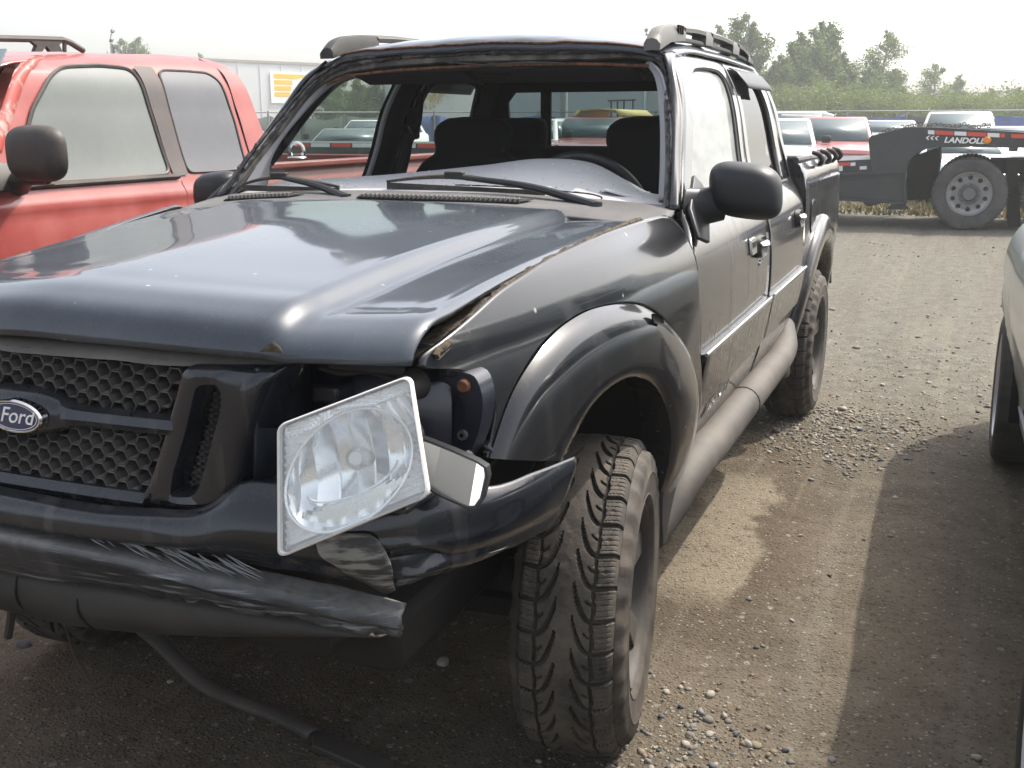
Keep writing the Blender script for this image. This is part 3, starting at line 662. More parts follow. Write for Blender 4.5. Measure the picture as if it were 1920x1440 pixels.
# ---- step bars
def step(side):
    pts = [(0.8,0.306,0.411),(0.8,0.447,0.44)]
    c = [(.765, .415, .365), (.778, .49, .415), (.79, .56, .458), (.795, .64, .480), (.797, .9, .482), (.797, 1.4, .482), (.797, 1.9, .482), (.792, 2.25, .485), (.775, 2.42, .50), (.745, 2.52, .545)]
    p = spl([(side*a, b, d) for a, b, d in c], 80); r = np.interp(np.arange(80), [0, 4, 12, 66, 79], [.030, .048, .056, .056, .065])
    o = tube('step_bar', p, r, M['bar'], truck, n=20)
    k = 38; ringp = [p[k]+np.array([math.cos(a)*.0565, 0, math.sin(a)*.0565]) for a in np.linspace(0, 2*math.pi, 24, endpoint=False)]
    tube('step_joint', ringp, .0025, M['dark'], o, n=5, closed=True)
    V = []
    for y in np.linspace(.66, 2.45, 30):
        for x, z in ((.805, .475), (.785, .50), (.775, .53), (.765, .47)): V.append((side*x, y, z))
    # rocker panel between doors and bar
    V = []
    for y in np.linspace(.45, 2.62, 30):
        for x, z in ((.772, .56), (.765, .52), (.75, .47), (.70, .43), (.6, .42)): V.append((side*(x-.012), y, z))
    mk('rocker_panel', V, gridf(30, 5, flip=side > 0), M['paint_side'], truck)
    # cap that closes the bar behind the front wheel
    q = [(.35, .60), (.345, .44), (.37, .35), (.45, .335), (.53, .40), (.60, .48), (.62, .56), (.60, .60)]
    prism('splash_guard', q, lambda u, v, d: (side*d, u, v), .66, .795, M['plastic'], truck, bevel=.012)
for s in (1, -1): step(s)
# ---- cowl, vents, wipers
cowl_rows = [[(-.735, .46, 1.160), (-.5, .46, 1.176), (0, .46, 1.182), (.5, .46, 1.176), (.735, .46, 1.160)],
             [(-.735, .54, 1.172), (-.5, .50, 1.188), (0, .49, 1.194), (.5, .50, 1.188), (.735, .54, 1.172)],
             [(-.735, .60, 1.180), (-.5, .58, 1.196), (0, .57, 1.204), (.5, .58, 1.196), (.735, .60, 1.180)],
             [(-.725, .655, 1.188), (-.5, .655, 1.203), (0, .645, 1.213), (.5, .655, 1.203), (.725, .655, 1.188)],
             [(-.70, .70, 1.194), (-.5, .695, 1.207), (0, .69, 1.216), (.5, .695, 1.207), (.70, .70, 1.194)]]
cowl = patch('cowl_panel', cowl_rows, 20, 60, M['cowl'], truck, solid=.01, off=-1)
G = patch_pts(cowl_rows, 40, 80)
def cz(x, y):
    i = np.argmin(np.abs(G[..., 0]-x)+np.abs(G[..., 1]-y)); return float(G.reshape(-1, 3)[i][2])
slat_me = None
def vent(x0, x1, y, n):
    global slat_me
    f = mk('vent_recess', [(x0, y-.034, cz(x0, y-.034)+.003), (x1, y-.034, cz(x1, y-.034)+.003), (x1+.02, y+.034, cz(x1, y+.034)+.003), (x0-.02, y+.034, cz(x0, y+.034)+.003)], [(0, 1, 2, 3)], M['dark'], cowl, solid=.002, off=1)
    for i in range(n):
        x = x0+(x1-x0)*(i+.5)/n
        if slat_me is None:
            s = box('vent_slat', (0, 0, 0), (.0052, .066, .012), M['cowl'], cowl, bevel=.0015, rot=Matrix.Rotation(.35, 3, 'Z')); slat_me = s
        else:
            s = slat_me.copy(); COL.objects.link(s)
        s.parent = cowl; s.location = (x, y, cz(x, y)+.007)
vent(-.16, .33, .56, 34); vent(-.62, -.40, .565, 16)
def wiper(piv, mid, tip, b0, b1, drop):
    w_ = tube('wiper', [piv, mid, tip], [.013, .010, .007], M['mirror_black'], truck, n=8, sm=24); w_.data.name = 'wiper'
    lathe('wiper_cap', [(0, .012), (.016, .010), (.02, -.02)], piv, 'z', M['mirror_black'], w_, n=14)
    t = Vector(tip); box('wiper_clip', t+Vector((.0, .0, .004)), (.06, .022, .020), M['plastic'], w_, bevel=.004)
    tube('wiper_blade', [b0, Vector(b0).lerp(t, .5)+Vector((0, 0, .004)), t, t.lerp(Vector(b1), .5)+Vector((0, 0, .003)), b1], [.004, .006, .009, .006, .004], M['rubber'], w_, n=6, sm=24)
    mb = MB(); prism_mb(mb, [(0, 0), (1, 0), (1, 1), (0, 1)], lambda u, v, d: tuple(Vector(b0).lerp(Vector(b1), u)+Vector((0, d, -.003-v*drop))), -.003, .003); mb.mk('rubber_strip', M['rubber'], w_, smooth=False)
wiper((0.527,0.6,1.196), (0.325,0.66,1.236), (0.056,0.72,1.259), (-0.183,0.75,1.239), (0.337,0.72,1.228), .022)
wiper((-0.227,0.58,1.201), (-0.35,0.64,1.226), (-0.532,0.7,1.248), (-0.683,0.72,1.223), (-0.32,0.7,1.223), .018)
# ---- interior
drows = [[(-.70, .70, 1.190), (-.4, .69, 1.202), (0, .68, 1.208), (.3, .69, 1.205), (.5, .69, 1.200), (.70, .70, 1.190)],
         [(-.70, .80, 1.205), (-.4, .80, 1.216), (0, .80, 1.228), (.25, .80, 1.234), (.45, .80, 1.222), (.70, .80, 1.196)],
         [(-.70, .95, 1.216), (-.4, .95, 1.230), (0, .95, 1.258), (.22, .95, 1.278), (.42, .95, 1.256), (.55, .95, 1.215), (.70, .95, 1.195)],
         [(-.70, 1.06, 1.216), (-.45, 1.07, 1.232), (0, 1.08, 1.278), (.20, 1.09, 1.300), (.36, 1.09, 1.286), (.48, 1.06, 1.235), (.57, 1.03, 1.20), (.70, 1.02, 1.18)],
         [(-.70, 1.10, 1.20), (-.45, 1.13, 1.21), (0, 1.15, 1.262), (.20, 1.16, 1.285), (.36, 1.15, 1.265), (.50, 1.10, 1.20), (.70, 1.08, 1.15)],
         [(-.70, 1.10, .80), (-.45, 1.14, .80), (0, 1.16, .80), (.20, 1.17, .80), (.36, 1.15, .80), (.50, 1.10, .80), (.70, 1.08, .80)]]
dash = patch('dashboard', drows, 60, 90, M['dash'], truck, ang=60, solid=.004)
DG = patch_pts(drows, 160, 160)
def dz_(x, y):
    q = DG[:128]; i = np.argmin((q[..., 0]-x)**2+(q[..., 1]-y)**2); return float(q.reshape(-1, 3)[i][2])
tube('dash_seam', [(x, y, dz_(x, y)+.001) for x, y in spl([(.02, .80), (.2, .775), (.38, .765), (.47, .755), (.50, .735), (.505, .71)], 40)], .0022, M['dark'], dash, n=5)
mb = MB(); lathe_mb(mb, [(0, .002), (.030, .003), (.036, .001), (.038, -.004)], (0, 0, 0), 'z', 28)
sp = mb.mk('dash_speaker', M['dash'], dash); sp.location = (.535, .80, dz_(.535, .80)+.002); sp.scale = (1.5, .9, 1); sp.rotation_euler = (-.05, .25, .2)
rg_ = np.random.RandomState(31); mb = MB()
for i in range(170):                                        # windshield crumbs left on the dash
    x, y = rg_.uniform(-.6, .6), rg_.uniform(.74, 1.02); s_ = rg_.uniform(.0015, .0035); box_mb(mb, (x, y, dz_(x, y)+s_*.5+.001), (s_*1.4, s_, s_), Matrix.Rotation(rg_.rand()*3, 3, 'Z'))
gc = mb.mk('glass_crumbs', M['hl_white'], dash, smooth=False); gc['kind'] = 'stuff'
# steering wheel
cst = Vector((.30, 1.21, 1.135)); tilt = Matrix.Rotation(math.radians(-62), 3, 'X')
st = tube('steering_wheel', [cst+tilt @ Vector((.195*math.cos(a), .195*math.sin(a), 0)) for a in np.linspace(0, 2*math.pi, 60, endpoint=False)], .016, M['mirror_black'], truck, closed=True, n=10)
lathe('steering_hub', [(0, .05), (.05, .05), (.07, .02), (.06, -.05), (.03, -.2)], cst, 'z', M['mirror_black'], st, M3=tilt, n=24)
for a in (.2, math.pi-.2, -1.2, -1.95):
    tube('steering_spoke', [cst+tilt @ Vector((.05*math.cos(a), .05*math.sin(a), .01)), cst+tilt @ Vector((.19*math.cos(a), .19*math.sin(a), 0))], .016, M['mirror_black'], st, n=6)
def seat(x, y, name='front_seat', w_=.50):
    secs = [(.78, -.10, .24, .09), (.90, -.02, .25, .10), (1.05, .06, .25, .095), (1.18, .12, .24, .085), (1.26, .155, .20, .075), (1.30, .165, .15, .065), (1.345, .175, .16, .075), (1.39, .18, .155, .072), (1.42, .185, .12, .055), (1.432, .19, .05, .03)]
    V = []; n = 24
    for z, dy, hx, hy in secs:
        for j in range(n):
            a = 2*math.pi*j/n; c_, s_ = math.cos(a), math.sin(a)
            V.append((x+math.copysign(abs(c_)**.6, c_)*hx*w_/.5, y+dy+math.copysign(abs(s_)**.7, s_)*hy, z))
    G_ = np.array(V).reshape(len(secs), n, 3); G_ = np.array([spl(G_[:, j], 40) for j in range(n)]).transpose(1, 0, 2)
    s = mk(name, G_.reshape(-1, 3), gridf(40, n, cv=True)+[tuple(range(39*n, 40*n))], M['seat'], truck)
    box('seat_cushion', (x, y-.32, .72), (.50, .52, .16), M['seat'], s, bevel=.05)
seat(.34, 1.62); seat(-.37, 1.62)
bs = box('rear_bench', (0, 2.42, 1.0), (1.3, .16, .62), M['seat'], truck, bevel=.06)
for x in (-.42, .42): box('headrest', (x, 2.43, 1.36), (.24, .10, .14), M['seat'], bs, bevel=.04)
# passenger-side trim seen through the opening
for side in (-1, 1):
    A = [(side*abs(x), y, z) for x, y, z in ((.715, .715, 1.215), (.685, .80, 1.31), (.635, .94, 1.452), (.575, 1.04, 1.56), (.54, 1.075, 1.585))]
    B = [(side*abs(x), y, z) for x, y, z in ((.70, .86, 1.20), (.690, .90, 1.31), (.645, 1.03, 1.452), (.60, 1.16, 1.545), (.57, 1.32, 1.582))] if side < 0 else [(side*abs(x), y, z) for x, y, z in ((.650, .80, 1.19), (.640, .86, 1.31), (.612, .96, 1.44), (.572, 1.06, 1.55), (.54, 1.10, 1.58))]
    A0 = [(a[0], a[1]-.02, a[2]) for a in A]
    patch('a_pillar_trim', [A0, A, [tuple((Vector(a)*.5+Vector(b)*.5)+Vector((-side*.02, 0, 0))) for a, b in zip(A, B)], B], 14, 40, M['grey_trim'], truck, flip=side > 0, solid=.006)
    # centre pillar: black trim, grey weatherstrip on its front edge
    P_ = [(1.17, 1.57), (1.30, 1.58), (1.45, 1.60), (1.58, 1.63)]
    rows = [[(side*(Sx(z)-.035), y-.075, z) for z, y in [(.7, 1.56)]+P_], [(side*(Sx(z)-.075), y-.02, z) for z, y in [(.7, 1.56)]+P_], [(side*(Sx(z)-.075), y+.06, z) for z, y in [(.7, 1.56)]+P_], [(side*(Sx(z)-.035), y+.14, z) for z, y in [(.7, 1.56)]+P_]]
    bp = patch('b_pillar_trim', rows, 10, 20, M['int_black'], truck, flip=side > 0)
    tube('door_seal', [(side*(Sx(z)-.05), y-.055, z) for z, y in P_], .011, M['grey_trim'], bp, sm=16, n=6)
    # upper door trims and roof-side black trim
    V = []
    for y in np.linspace(1.16, 2.60, 20):
        for z, o in ((1.60, .03), (1.585, .055), (1.60, .09), (1.645, .12)): V.append((side*(Sx(min(z, 1.62))-o), y, z))
    mk('roof_side_trim', V, gridf(20, 4), M['int_black'], truck)
    V = []
    for y in np.linspace(2.40, 2.655, 8):
        for z in (1.10, 1.25, 1.40, 1.55, 1.62): V.append((side*(Sx(z)-.035-.03*(y > 2.6)), y, z))
    mk('c_pillar_trim', V, gridf(8, 5), M['int_black'], truck)
    mk('door_trim', [(side*(Sx(1.19)-.035), .75, 1.185), (side*(Sx(1.19)-.035), 2.55, 1.185), (side*.70, 2.55, .6), (side*.70, .75, .6)], [(0, 1, 2, 3)], M['int_black'], truck, solid=.01)
mk('headliner', [(-.56, 1.10, 1.588), (.54, 1.10, 1.588), (.56, 2.62, 1.60), (-.56, 2.62, 1.60)], [(0, 1, 2, 3)], M['int_black'], truck, solid=.015)
for x in (-.30, .27): box('sun_visor', (x, 1.17, 1.563), (.42, .14, .022), M['int_black'], truck, bevel=.008, rot=Matrix.Rotation(-.25, 3, 'X'))
tube('seat_belt', [(-0.6,1.808,1.523),(-0.6,1.782,1.461),(-0.6,1.733,1.39),(-0.6,1.672,1.345),(-0.6,1.651,1.289),(-0.6,1.589,1.18)], [.012, .02, .03, .028, .024, .026], M['belt'], truck, n=8, sm=24)
bb = bpy.data.objects['seat_belt']
box('belt_adjuster', (-0.6,1.734,1.406), (.03, .07, .12), M['belt'], bb, bevel=.012)
tube('belt_tongue', [(-0.57,1.635,1.394),(-0.57,1.661,1.37)], .004, M['chrome_dull'], bb, n=6)
mk('floor_pan', [(-.7, .6, .52), (.7, .6, .52), (.7, 2.62, .52), (-.7, 2.62, .52)], [(0, 1, 2, 3)], M['int_black'], truck, solid=.1)
box('firewall', (0, .60, .86), (1.40, .05, .62), M['under'], truck, bevel=0)
box('engine_bay', (0, -.15, .74), (.86, 1.0, .56), M['under'], truck, bevel=.02)
box('frame_rails', (0, 1.65, .43), (1.0, 4.3, .12), M['under'], truck, bevel=.02)
tube('front_axle', [(-.62, .04, .36), (.62, .04, .36)], .05, M['under'], truck, n=10)
tube('lower_control_arm', [(.25, -.12, .36), (.60, .03, .30)], .03, M['under'], truck, n=8)
tube('rear_axle', [(-.62, 3.2, .36), (.62, 3.2, .36)], .06, M['under'], truck, n=10)
# ---- wheels
def tread_mesh(R, W, nth, nu, name):
    th = np.linspace(0, 2*np.pi, nth, endpoint=False); u = np.linspace(-1, 1, nu)
    T, U = np.meshgrid(th, u, indexing='ij'); A = np.abs(U); T0 = T
    crown = -.010*A**2-.018*np.clip((A-.86)/.14, 0, 1)**2
    wob = .02*np.sin(T*41)+.012*np.sin(T*97+1)
    Np = 34; pitch = 2*np.pi/Np
    off = np.where(U > 0, 0, .5*pitch)
    s = np.clip((A-.17)/.40, 0, 1)
    curve = .165*(1-s)**2.4-.03*s+.02*np.clip((A-.57)/.43, 0, 1)             # arcs that leave the centre rib lengthwise and end crosswise
    ph = ((T-curve+off) % pitch); dist = np.minimum(ph, pitch-ph)
    slope = np.abs(np.gradient(curve, u, axis=1)); wid = .0145*np.clip(np.sqrt(1+(slope*R/(W/2))**2), 1, 2.6)
    arc = np.clip((wid-dist)/.004, 0, 1)*((A > .16+wob*.5))
    arc *= np.where((A < .57) & (((np.floor((T-curve+off)/pitch)) % 2) == 1), 0.55, 1.)
    circ = np.clip((.034-np.abs(A-.575-.03*np.sign(np.sin(T*Np))*0-.016*np.sin(T*Np*1.0)))/.010, 0, 1)
    slot = np.clip((.010-np.minimum((ph+pitch/2) % pitch, pitch-(ph+pitch/2) % pitch))/.003, 0, 1)*(A > .30)*(A < .575)*(A > .40)
    depth = .011*np.maximum(arc, np.maximum(circ*.85, slot*.6))
    ks = (ph/pitch*6) % 1; sipe = np.clip((.12-np.minimum(ks, 1-ks))/.08, 0, 1)*(A > .63)*(A < .93)*(np.sin(A*90) > -.6)
    depth = np.maximum(depth, sipe*.0022)
    v1 = (ph/pitch-.5)*pitch*R; v2 = (A-.77)*W/2; stud = np.clip((.0045-np.hypot(v1, v2))/.001, 0, 1); depth = np.maximum(depth, stud*.0025)
    wear = .0012*vnoise(T*12+3, U*4+9, 1.7, 77)+.0006*vnoise(T*60, U*18+9, 1.0, 78)
    r = R+crown-depth+wear*(depth < .002)
    return np.stack([U*W/2, r*np.sin(T0), r*np.cos(T0)], -1), depth
def wheel_meshes():
    R, W = .362, .200; nth, nu = 1530, 84
    g, dep = tread_mesh(R, W, nth, nu, 'tyre')
    fd = (dep+np.roll(dep, -1, 0))/2; fd = (fd[:, :-1]+fd[:, 1:])/2; MI = list((fd.ravel() > .0035).astype(int))
    mb_v = g.reshape(-1, 3); F = gridf(nth, nu, cu=True)
    V = [tuple(v) for v in mb_v]; 
    # sidewalls
    prof = [(R-.030, .1002), (R-.040, .112), (R-.055, .119), (R-.075, .1225), (R-.079, .1245), (R-.083, .1225), (R-.10, .122), (R-.118, .118), (R-.128, .117), (R-.131, .1185), (R-.137, .116), (R-.150, .104), (R-.156, .092)]
    n = 170
    for sgn in (-1, 1):
        k = len(V)
        for j in range(n):
            a = 2*math.pi*j/n
            for i, (r, h) in enumerate(prof):
                if i in (1, 2): r = r+(.004 if (j*34*2//n) % 2 else -.002); h = h+(.0025 if (j*34*2//n) % 2 else 0)
                V.append((sgn*h, r*math.sin(a), r*math.cos(a)))
        F += [tuple(i+k for i in f) for f in gridf(n, len(prof), cu=True, flip=sgn < 0)]
    return V, F, MI
WV, WF, WMI = wheel_meshes()
def wheel(c, steer, side):
    root = bpy.data.objects.new('wheel', None); COL.objects.link(root); root.parent = truck
    root.location = c; root.rotation_euler = (0, 0, steer+(0 if side > 0 else math.pi))
    if 'm' not in W_:
        t = mk('tyre', WV, WF, [M['rubber'], M['groove']], root, ang=30); W_['m'] = t; t.data.polygons.foreach_set('material_index', WMI+[0]*(len(WF)-len(WMI)))
        rim = lathe('rim', [(.205, .095), (.212, .106), (.208, .110), (.200, .104), (.196, .09), (.188, .05), (.186, -.09), (.205, -.10)], (0, 0, 0), 'x', M['rim'], root, n=64)
        W_['r'] = rim
        mb = MB(); lathe_mb(mb, [(0, .082), (.035, .082), (.04, .076), (.05, .06), (.085, .055), (.09, .03)], (0, 0, 0), 'x', 30)
        for i in range(5):
            a = 2*math.pi*i/5
            P = [(-.034, .05), (.034, .05), (.026, .12), (.038, .192), (-.038, .192), (-.026, .12)]
            prism_mb(mb, P, lambda u, v, d: (d+.02*(v-.05)/.14, u*math.cos(a)-v*math.sin(a), u*math.sin(a)+v*math.cos(a)), .045, .072)
        W_['s'] = mb.mk('spokes', M['rim'], root, bevel=.004)
        W_['d'] = lathe('brake_disc', [(0, .02), (.14, .02), (.145, .01), (.145, -.005), (0, -.01)], (0, 0, 0), 'x', M['rust'], root, n=40)
    else:
        for k, nm in (('m', 'tyre'), ('r', 'rim'), ('s', 'spokes'), ('d', 'brake_disc')):
            o = W_[k].copy(); COL.objects.link(o); o.parent = root
            if k == 'm': o.rotation_euler = (1.3, 0, 0)
    return root
W_ = {}
wheel((.712, .045, .360), .15, 1); wheel((-.712, .03, .360), .15, -1); wheel((.722, 3.19, .360), 0, 1); wheel((-.722, 3.19, .360), 0, -1)
# ---- grille
def gy(x, z): return -.862+.10*x*x+(.95-z)*-.03          # face of the grille, raked a little
gr = bpy.data.objects.new('grille', None); COL.objects.link(gr); gr.parent = truck
def hex_mesh(name, poly, R, wall, depth, y0, par, m):
    """honeycomb: front lips, cell walls and cells open to the back"""
    P = np.array(poly); mb = MB()
    def inside(x, z):
        c = False; j = len(P)-1
        for i in range(len(P)):
            if (P[i, 1] > z) != (P[j, 1] > z) and x < (P[j, 0]-P[i, 0])*(z-P[i, 1])/(P[j, 1]-P[i, 1])+P[i, 0]: c = not c
            j = i
        return c
    dx, dz = 1.5*R, math.sqrt(3)*R; x0, x1, z0, z1 = P[:, 0].min(), P[:, 0].max(), P[:, 1].min(), P[:, 1].max()
    for i in range(int((x1-x0)/dx)+3):
        for j in range(int((z1-z0)/dz)+3):
            x, z = x0-R*.5+i*dx, z0+j*dz+(dz/2 if i % 2 else 0)
            if not inside(x, z): continue
            def hx(s, d, zs=0): return [(x+R*s*math.cos(k*math.pi/3), y0(x, z)+d, z+zs+R*s*math.sin(k*math.pi/3)) for k in range(6)]
            A, B, C = hx(1.0, .001), hx(wall, 0.), hx(wall*.93, depth, .0)
            k = len(mb.V); mb.V += A+B+C
            for e in range(6):
                f = (e+1) % 6; mb.F += [(k+e, k+f, k+6+f, k+6+e), (k+6+e, k+6+f, k+12+f, k+12+e)]
    return mb.mk(name, m, par, smooth=False)
GU = [(-.34, 1.043), (.325, 1.046), (.305, .985), (.30, .968), (.17, .962), (.115, .978), (.05, .99), (-.05, .99), (-.115, .978), (-.17, .962), (-.30, .968)]
GL = [(-.295, .93), (-.11, .925), (-.06, .90), (.06, .90), (.11, .925), (.297, .93), (.245, .832), (-.245, .832)]
hex_mesh('grille_mesh', GU, .0152, .87, .022, gy, gr, M['grille']); hex_mesh('grille_mesh', GL, .0152, .87, .022, gy, gr, M['grille'])
mk('grille_back', [(-.36, -.80, 1.06), (.36, -.80, 1.06), (.30, -.80, .81), (-.30, -.80, .81)], [(0, 1, 2, 3)], M['dark'], gr, solid=.003)
# horizontal bar with its swelling round the badge
V = []; nb = 80
for x in np.linspace(-.318, .318, nb):
    sw = np.exp(-(x/.10)**4); top, bot = .966+.022*sw, .930-.022*sw
    for t, d in ((0, .02), (.04, -.002), (.18, -.014), (.55, -.020), (.85, -.014), (.97, -.002), (1, .02)):
        z = top+(bot-top)*t; V.append((x, gy(x, z)+d-.012*sw, z))
mk('grille_bar', V, gridf(nb, 7, flip=True), M['paint_bump'], gr)
# surround: two side posts with fine-mesh ducts, and the rails that frame the mesh
for s in (1, -1):
    O = [(.336, 1.050), (.492, 1.052), (.470, 1.0), (.440, .92), (.425, .865), (.385, .818), (.235, .812), (.262, .86), (.30, .95)]
    I = [(.365, 1.018), (.402, 1.022), (.402, 1.0), (.385, .95), (.365, .89), (.345, .842), (.300, .836), (.315, .87), (.345, .95)]
    nn = 90
    def loop_(P, k):
        P = np.array(P+[P[0]]); L_ = np.concatenate([[0], np.cumsum(np.hypot(*np.diff(P, axis=0).T))]); t = np.linspace(0, L_[-1], nn, endpoint=False)
        q = np.stack([np.interp(t, L_, P[:, j]) for j in (0, 1)], -1)
        for _ in range(k): q = .25*np.roll(q, 1, 0)+.5*q+.25*np.roll(q, -1, 0)
        return q
    po, pi = loop_(O, 3), loop_(I, 5)
    V = []
    for i in range(nn):
        for t, d in ((0, .07), (.0, .004), (.12, -.012), (.5, -.02), (.9, -.016), (1., -.004), (1., .045)):
            x, z = po[i]*(1-t)+pi[i]*t; V.append((s*x, gy(x, z)+d+.25*max(0, x-.40)**1.4, z))
    mk('grille_post', V, gridf(nn, 7, cu=True, flip=s < 0), M['paint_bump'], gr, ang=45)
    hex_mesh('duct_mesh', [(s*x, z) for x, z in I], .0062, .80, .010, lambda x, z: gy(x, z)+.028, gr, M['grille'])
    mk('duct_back', [(s*x, gy(x, z)+.042, z) for x, z in I], [tuple(range(len(I)))], M['dark'], gr, smooth=False)
for zz, xe in ((.822, .25),):
    V = []
    for x in np.linspace(-xe, xe, 40):
        for t, d in ((.012, .02), (.010, -.006), (-.004, -.016), (-.014, -.012)): V.append((x, gy(x, zz)+d, zz+t))
    mk('grille_lower_rail', V, gridf(40, 4, flip=True), M['paint_bump'], gr)
# dusty strip over the grille, under the hood lip
tr = [[(-.62, -.70, 1.062), (-.35, -.775, 1.068), (0, -.80, 1.068), (.35, -.775, 1.068), (.62, -.70, 1.062)], [(-.60, -.77, 1.052), (-.35, -.835, 1.056), (0, -.855, 1.056), (.35, -.835, 1.058), (.52, -.79, 1.060)], [(-.60, -.785, 1.04), (-.34, -.85, 1.045), (0, -.866, 1.046), (.34, -.85, 1.047), (.50, -.80, 1.052)]]
g = patch_pts(tr, 16, 80); g[..., 2] += .006*vnoise(g[..., 0]+4, g[..., 1]+4, 14, 41)
mk('radiator_cover', g.reshape(-1, 3), gridf(16, 80, flip=True), M['cowl2'] if 'cowl2' in M else M['grille'], truck)
# badge
bd = bpy.data.objects.new('oval_badge', None); COL.objects.link(bd); bd.parent = gr
bc = Vector((.024, gy(0, .947)-.040, .947)); fm = frame(bc, (1, 0, 0), (0, -.03, 1))
def oval(a, b, d, n=48): return [fm @ Vector((a*math.cos(2*math.pi*k/n), b*math.sin(2*math.pi*k/n), d)) for k in range(n)]
mb = MB(); L = [oval(.060, .0285, -.012), oval(.060, .0285, .0), oval(.0575, .0268, .004), oval(.0545, .0248, .004), oval(.0525, .0235, .001)]
for a, b in zip(L, L[1:]): ring_mb(mb, a, b)
mb.mk('badge_rim', M['chrome'], gr)
mb = MB(); A = oval(.053, .024, .0015); mb.V = A; mb.F = [tuple(range(48))]; mb.mk('badge_face', M['ford_blue'], gr, smooth=False)
mb = MB(); ring_mb(mb, oval(.0500, .0222, .0022), oval(.0488, .0213, .0022)); mb.mk('badge_line', M['white_paint'], gr)
text('badge_script', 'Ford', fm @ Matrix.Translation((.004, .0005, .002)), .038, M['white_paint'], gr, shear=.45, ext=.0006, sx=.98, bold=.0)
bpy.data.objects.remove(bd)
# ---- front bumper, crumpled at the driver's corner
R1 = [(-0.03,-0.899,0.819),(0.13,-0.896,0.826),(0.262,-0.891,0.824),(0.338,-0.883,0.823),(0.369,-0.878,0.834)]
def mirx(p): return (-p[0], p[1], p[2])
up = [[(-.82, -.40, .83), (-.75, -.69, .84), (-.5, -.845, .84), (-.28, -.88, .818), (0, -.885, .808), (.27, -.88, .812), (.37, -.868, .826), (.43, -.85, .868), (.50, -.83, .868), (.60, -.79, .866), (.70, -.72, .862), (.757, -.66, .842), (.797, -.545, .838), (.819, -.41, .828)],
      [(-.825, -.40, .81), (-.755, -.70, .82), (-.5, -.862, .82), (-.28, -.905, .806), (0, -.91, .796), (.27, -.905, .800), (.37, -.893, .812), (.435, -.880, .838), (.51, -.860, .836), (.61, -.815, .834), (.705, -.745, .838), (.762, -.675, .830), (.802, -.55, .828), (.822, -.41, .820)],
      [(-.825, -.42, .78), (-.755, -.705, .785), (-.5, -.87, .785), (-.28, -.912, .775), (0, -.917, .765), (.25, -.912, .772), (.37, -.905, .785), (.44, -.895, .800), (.52, -.872, .800), (.62, -.825, .795), (.71, -.755, .800), (.765, -.68, .79), (.806, -.555, .79), (.820, -.43, .79)],
      [(-.82, -.42, .74), (-.75, -.70, .745), (-.5, -.845, .757), (-.28, -.885, .764), (0, -.893, .760), (.24, -.880, .754), (.38, -.862, .748), (.45, -.852, .748), (.53, -.838, .742), (.62, -.812, .735), (.70, -.765, .735), (.752, -.69, .745), (.790, -.57, .74), (.806, -.47, .735)],
      [(-.80, -.42, .70), (-.73, -.68, .70), (-.5, -.82, .735), (-.28, -.860, .748), (0, -.868, .748), (.24, -.852, .742), (.38, -.832, .732), (.45, -.820, .726), (.53, -.802, .716), (.60, -.778, .706), (.66, -.758, .698), (.700, -.735, .712), (.745, -.690, .728), (.775, -.62, .725)]]
g = patch_pts(up, 50, 190); x_, y_, z_ = g[..., 0], g[..., 1], g[..., 2]
cr = np.clip((x_-.30)/.25, 0, 1)*np.clip((.80-z_)/.05, 0, 1)
g[..., 1] += np.clip((x_-.42)/.15, 0, 1)*np.clip((.79-z_)/.03, 0, 1)*.014*(np.abs(((z_*21+x_*4.5) % 1)-.5)*2-.5)
g[..., 1] += cr*.022*vnoise(x_*1.0+z_*5+3, z_*5-x_+8, 9, 51)+cr*.012*vnoise(x_+3, z_*3+8, 26, 52); g[..., 2] += cr*.010*vnoise(x_+7, z_+3, 13, 53)
bump = mk('front_bumper', g.reshape(-1, 3), gridf(50, 190, flip=True), M['paint_bump'], truck, ang=40, solid=.004, off=1)
# lower lip: lit ledge on top, scraped face, ragged bottom
lip = [[(-.76, -.62, .70), (-.5, -.80, .735), (-.25, -.865, .742), (0, -.875, .742), (.24, -.868, .735), (.40, -.850, .722), (.52, -.822, .706), (.60, -.795, .690), (.665, -.765, .668)],
       [(-.80, -.62, .69), (-.5, -.86, .728), (-.25, -.918, .742), (0, -.928, .742), (.24, -.916, .734), (.40, -.897, .718), (.52, -.866, .700), (.60, -.836, .682), (.672, -.795, .660)],
       [(-.80, -.62, .685), (-.5, -.865, .722), (-.25, -.922, .736), (0, -.932, .735), (.24, -.920, .726), (.40, -.903, .706), (.52, -.872, .686), (.60, -.842, .668), (.676, -.800, .648)],
       [(-.79, -.61, .66), (-.5, -.855, .685), (-.25, -.908, .69), (0, -.916, .69), (.24, -.905, .69), (.40, -.890, .680), (.52, -.862, .664), (.60, -.834, .648), (.672, -.796, .636)],
       [(-.77, -.60, .64), (-.5, -.84, .655), (-.25, -.893, .662), (0, -.898, .662), (.20, -.893, .672), (.33, -.886, .672), (.48, -.858, .662), (.59, -.826, .640), (.662, -.788, .626)]]
g = np.array([spl(r_, 190) for r_ in lip]); tt_ = np.array([0, .34, .40, .72, 1.]); g = np.array([[np.interp(np.linspace(0, 1, 40), tt_, g[:, j, k]) for k in range(3)] for j in range(190)]).transpose(2, 0, 1); x_, y_, z_ = g[..., 0], g[..., 1], g[..., 2]
low = np.clip(1-np.arange(40)/39., 0, 1)[:, None]
g[..., 2] += (1-low)**3*np.clip(x_/.4, 0, 1)*(.022*vnoise(x_+3, x_*0+2, 22, 61)+.016*vnoise(x_+3, x_*0+2, 70, 64)); tr_ = np.linspace(0, 1, 40)[:, None]; fold = np.clip((x_-.28)/.3, 0, 1)*np.clip((tr_-.40)/.1, 0, 1)
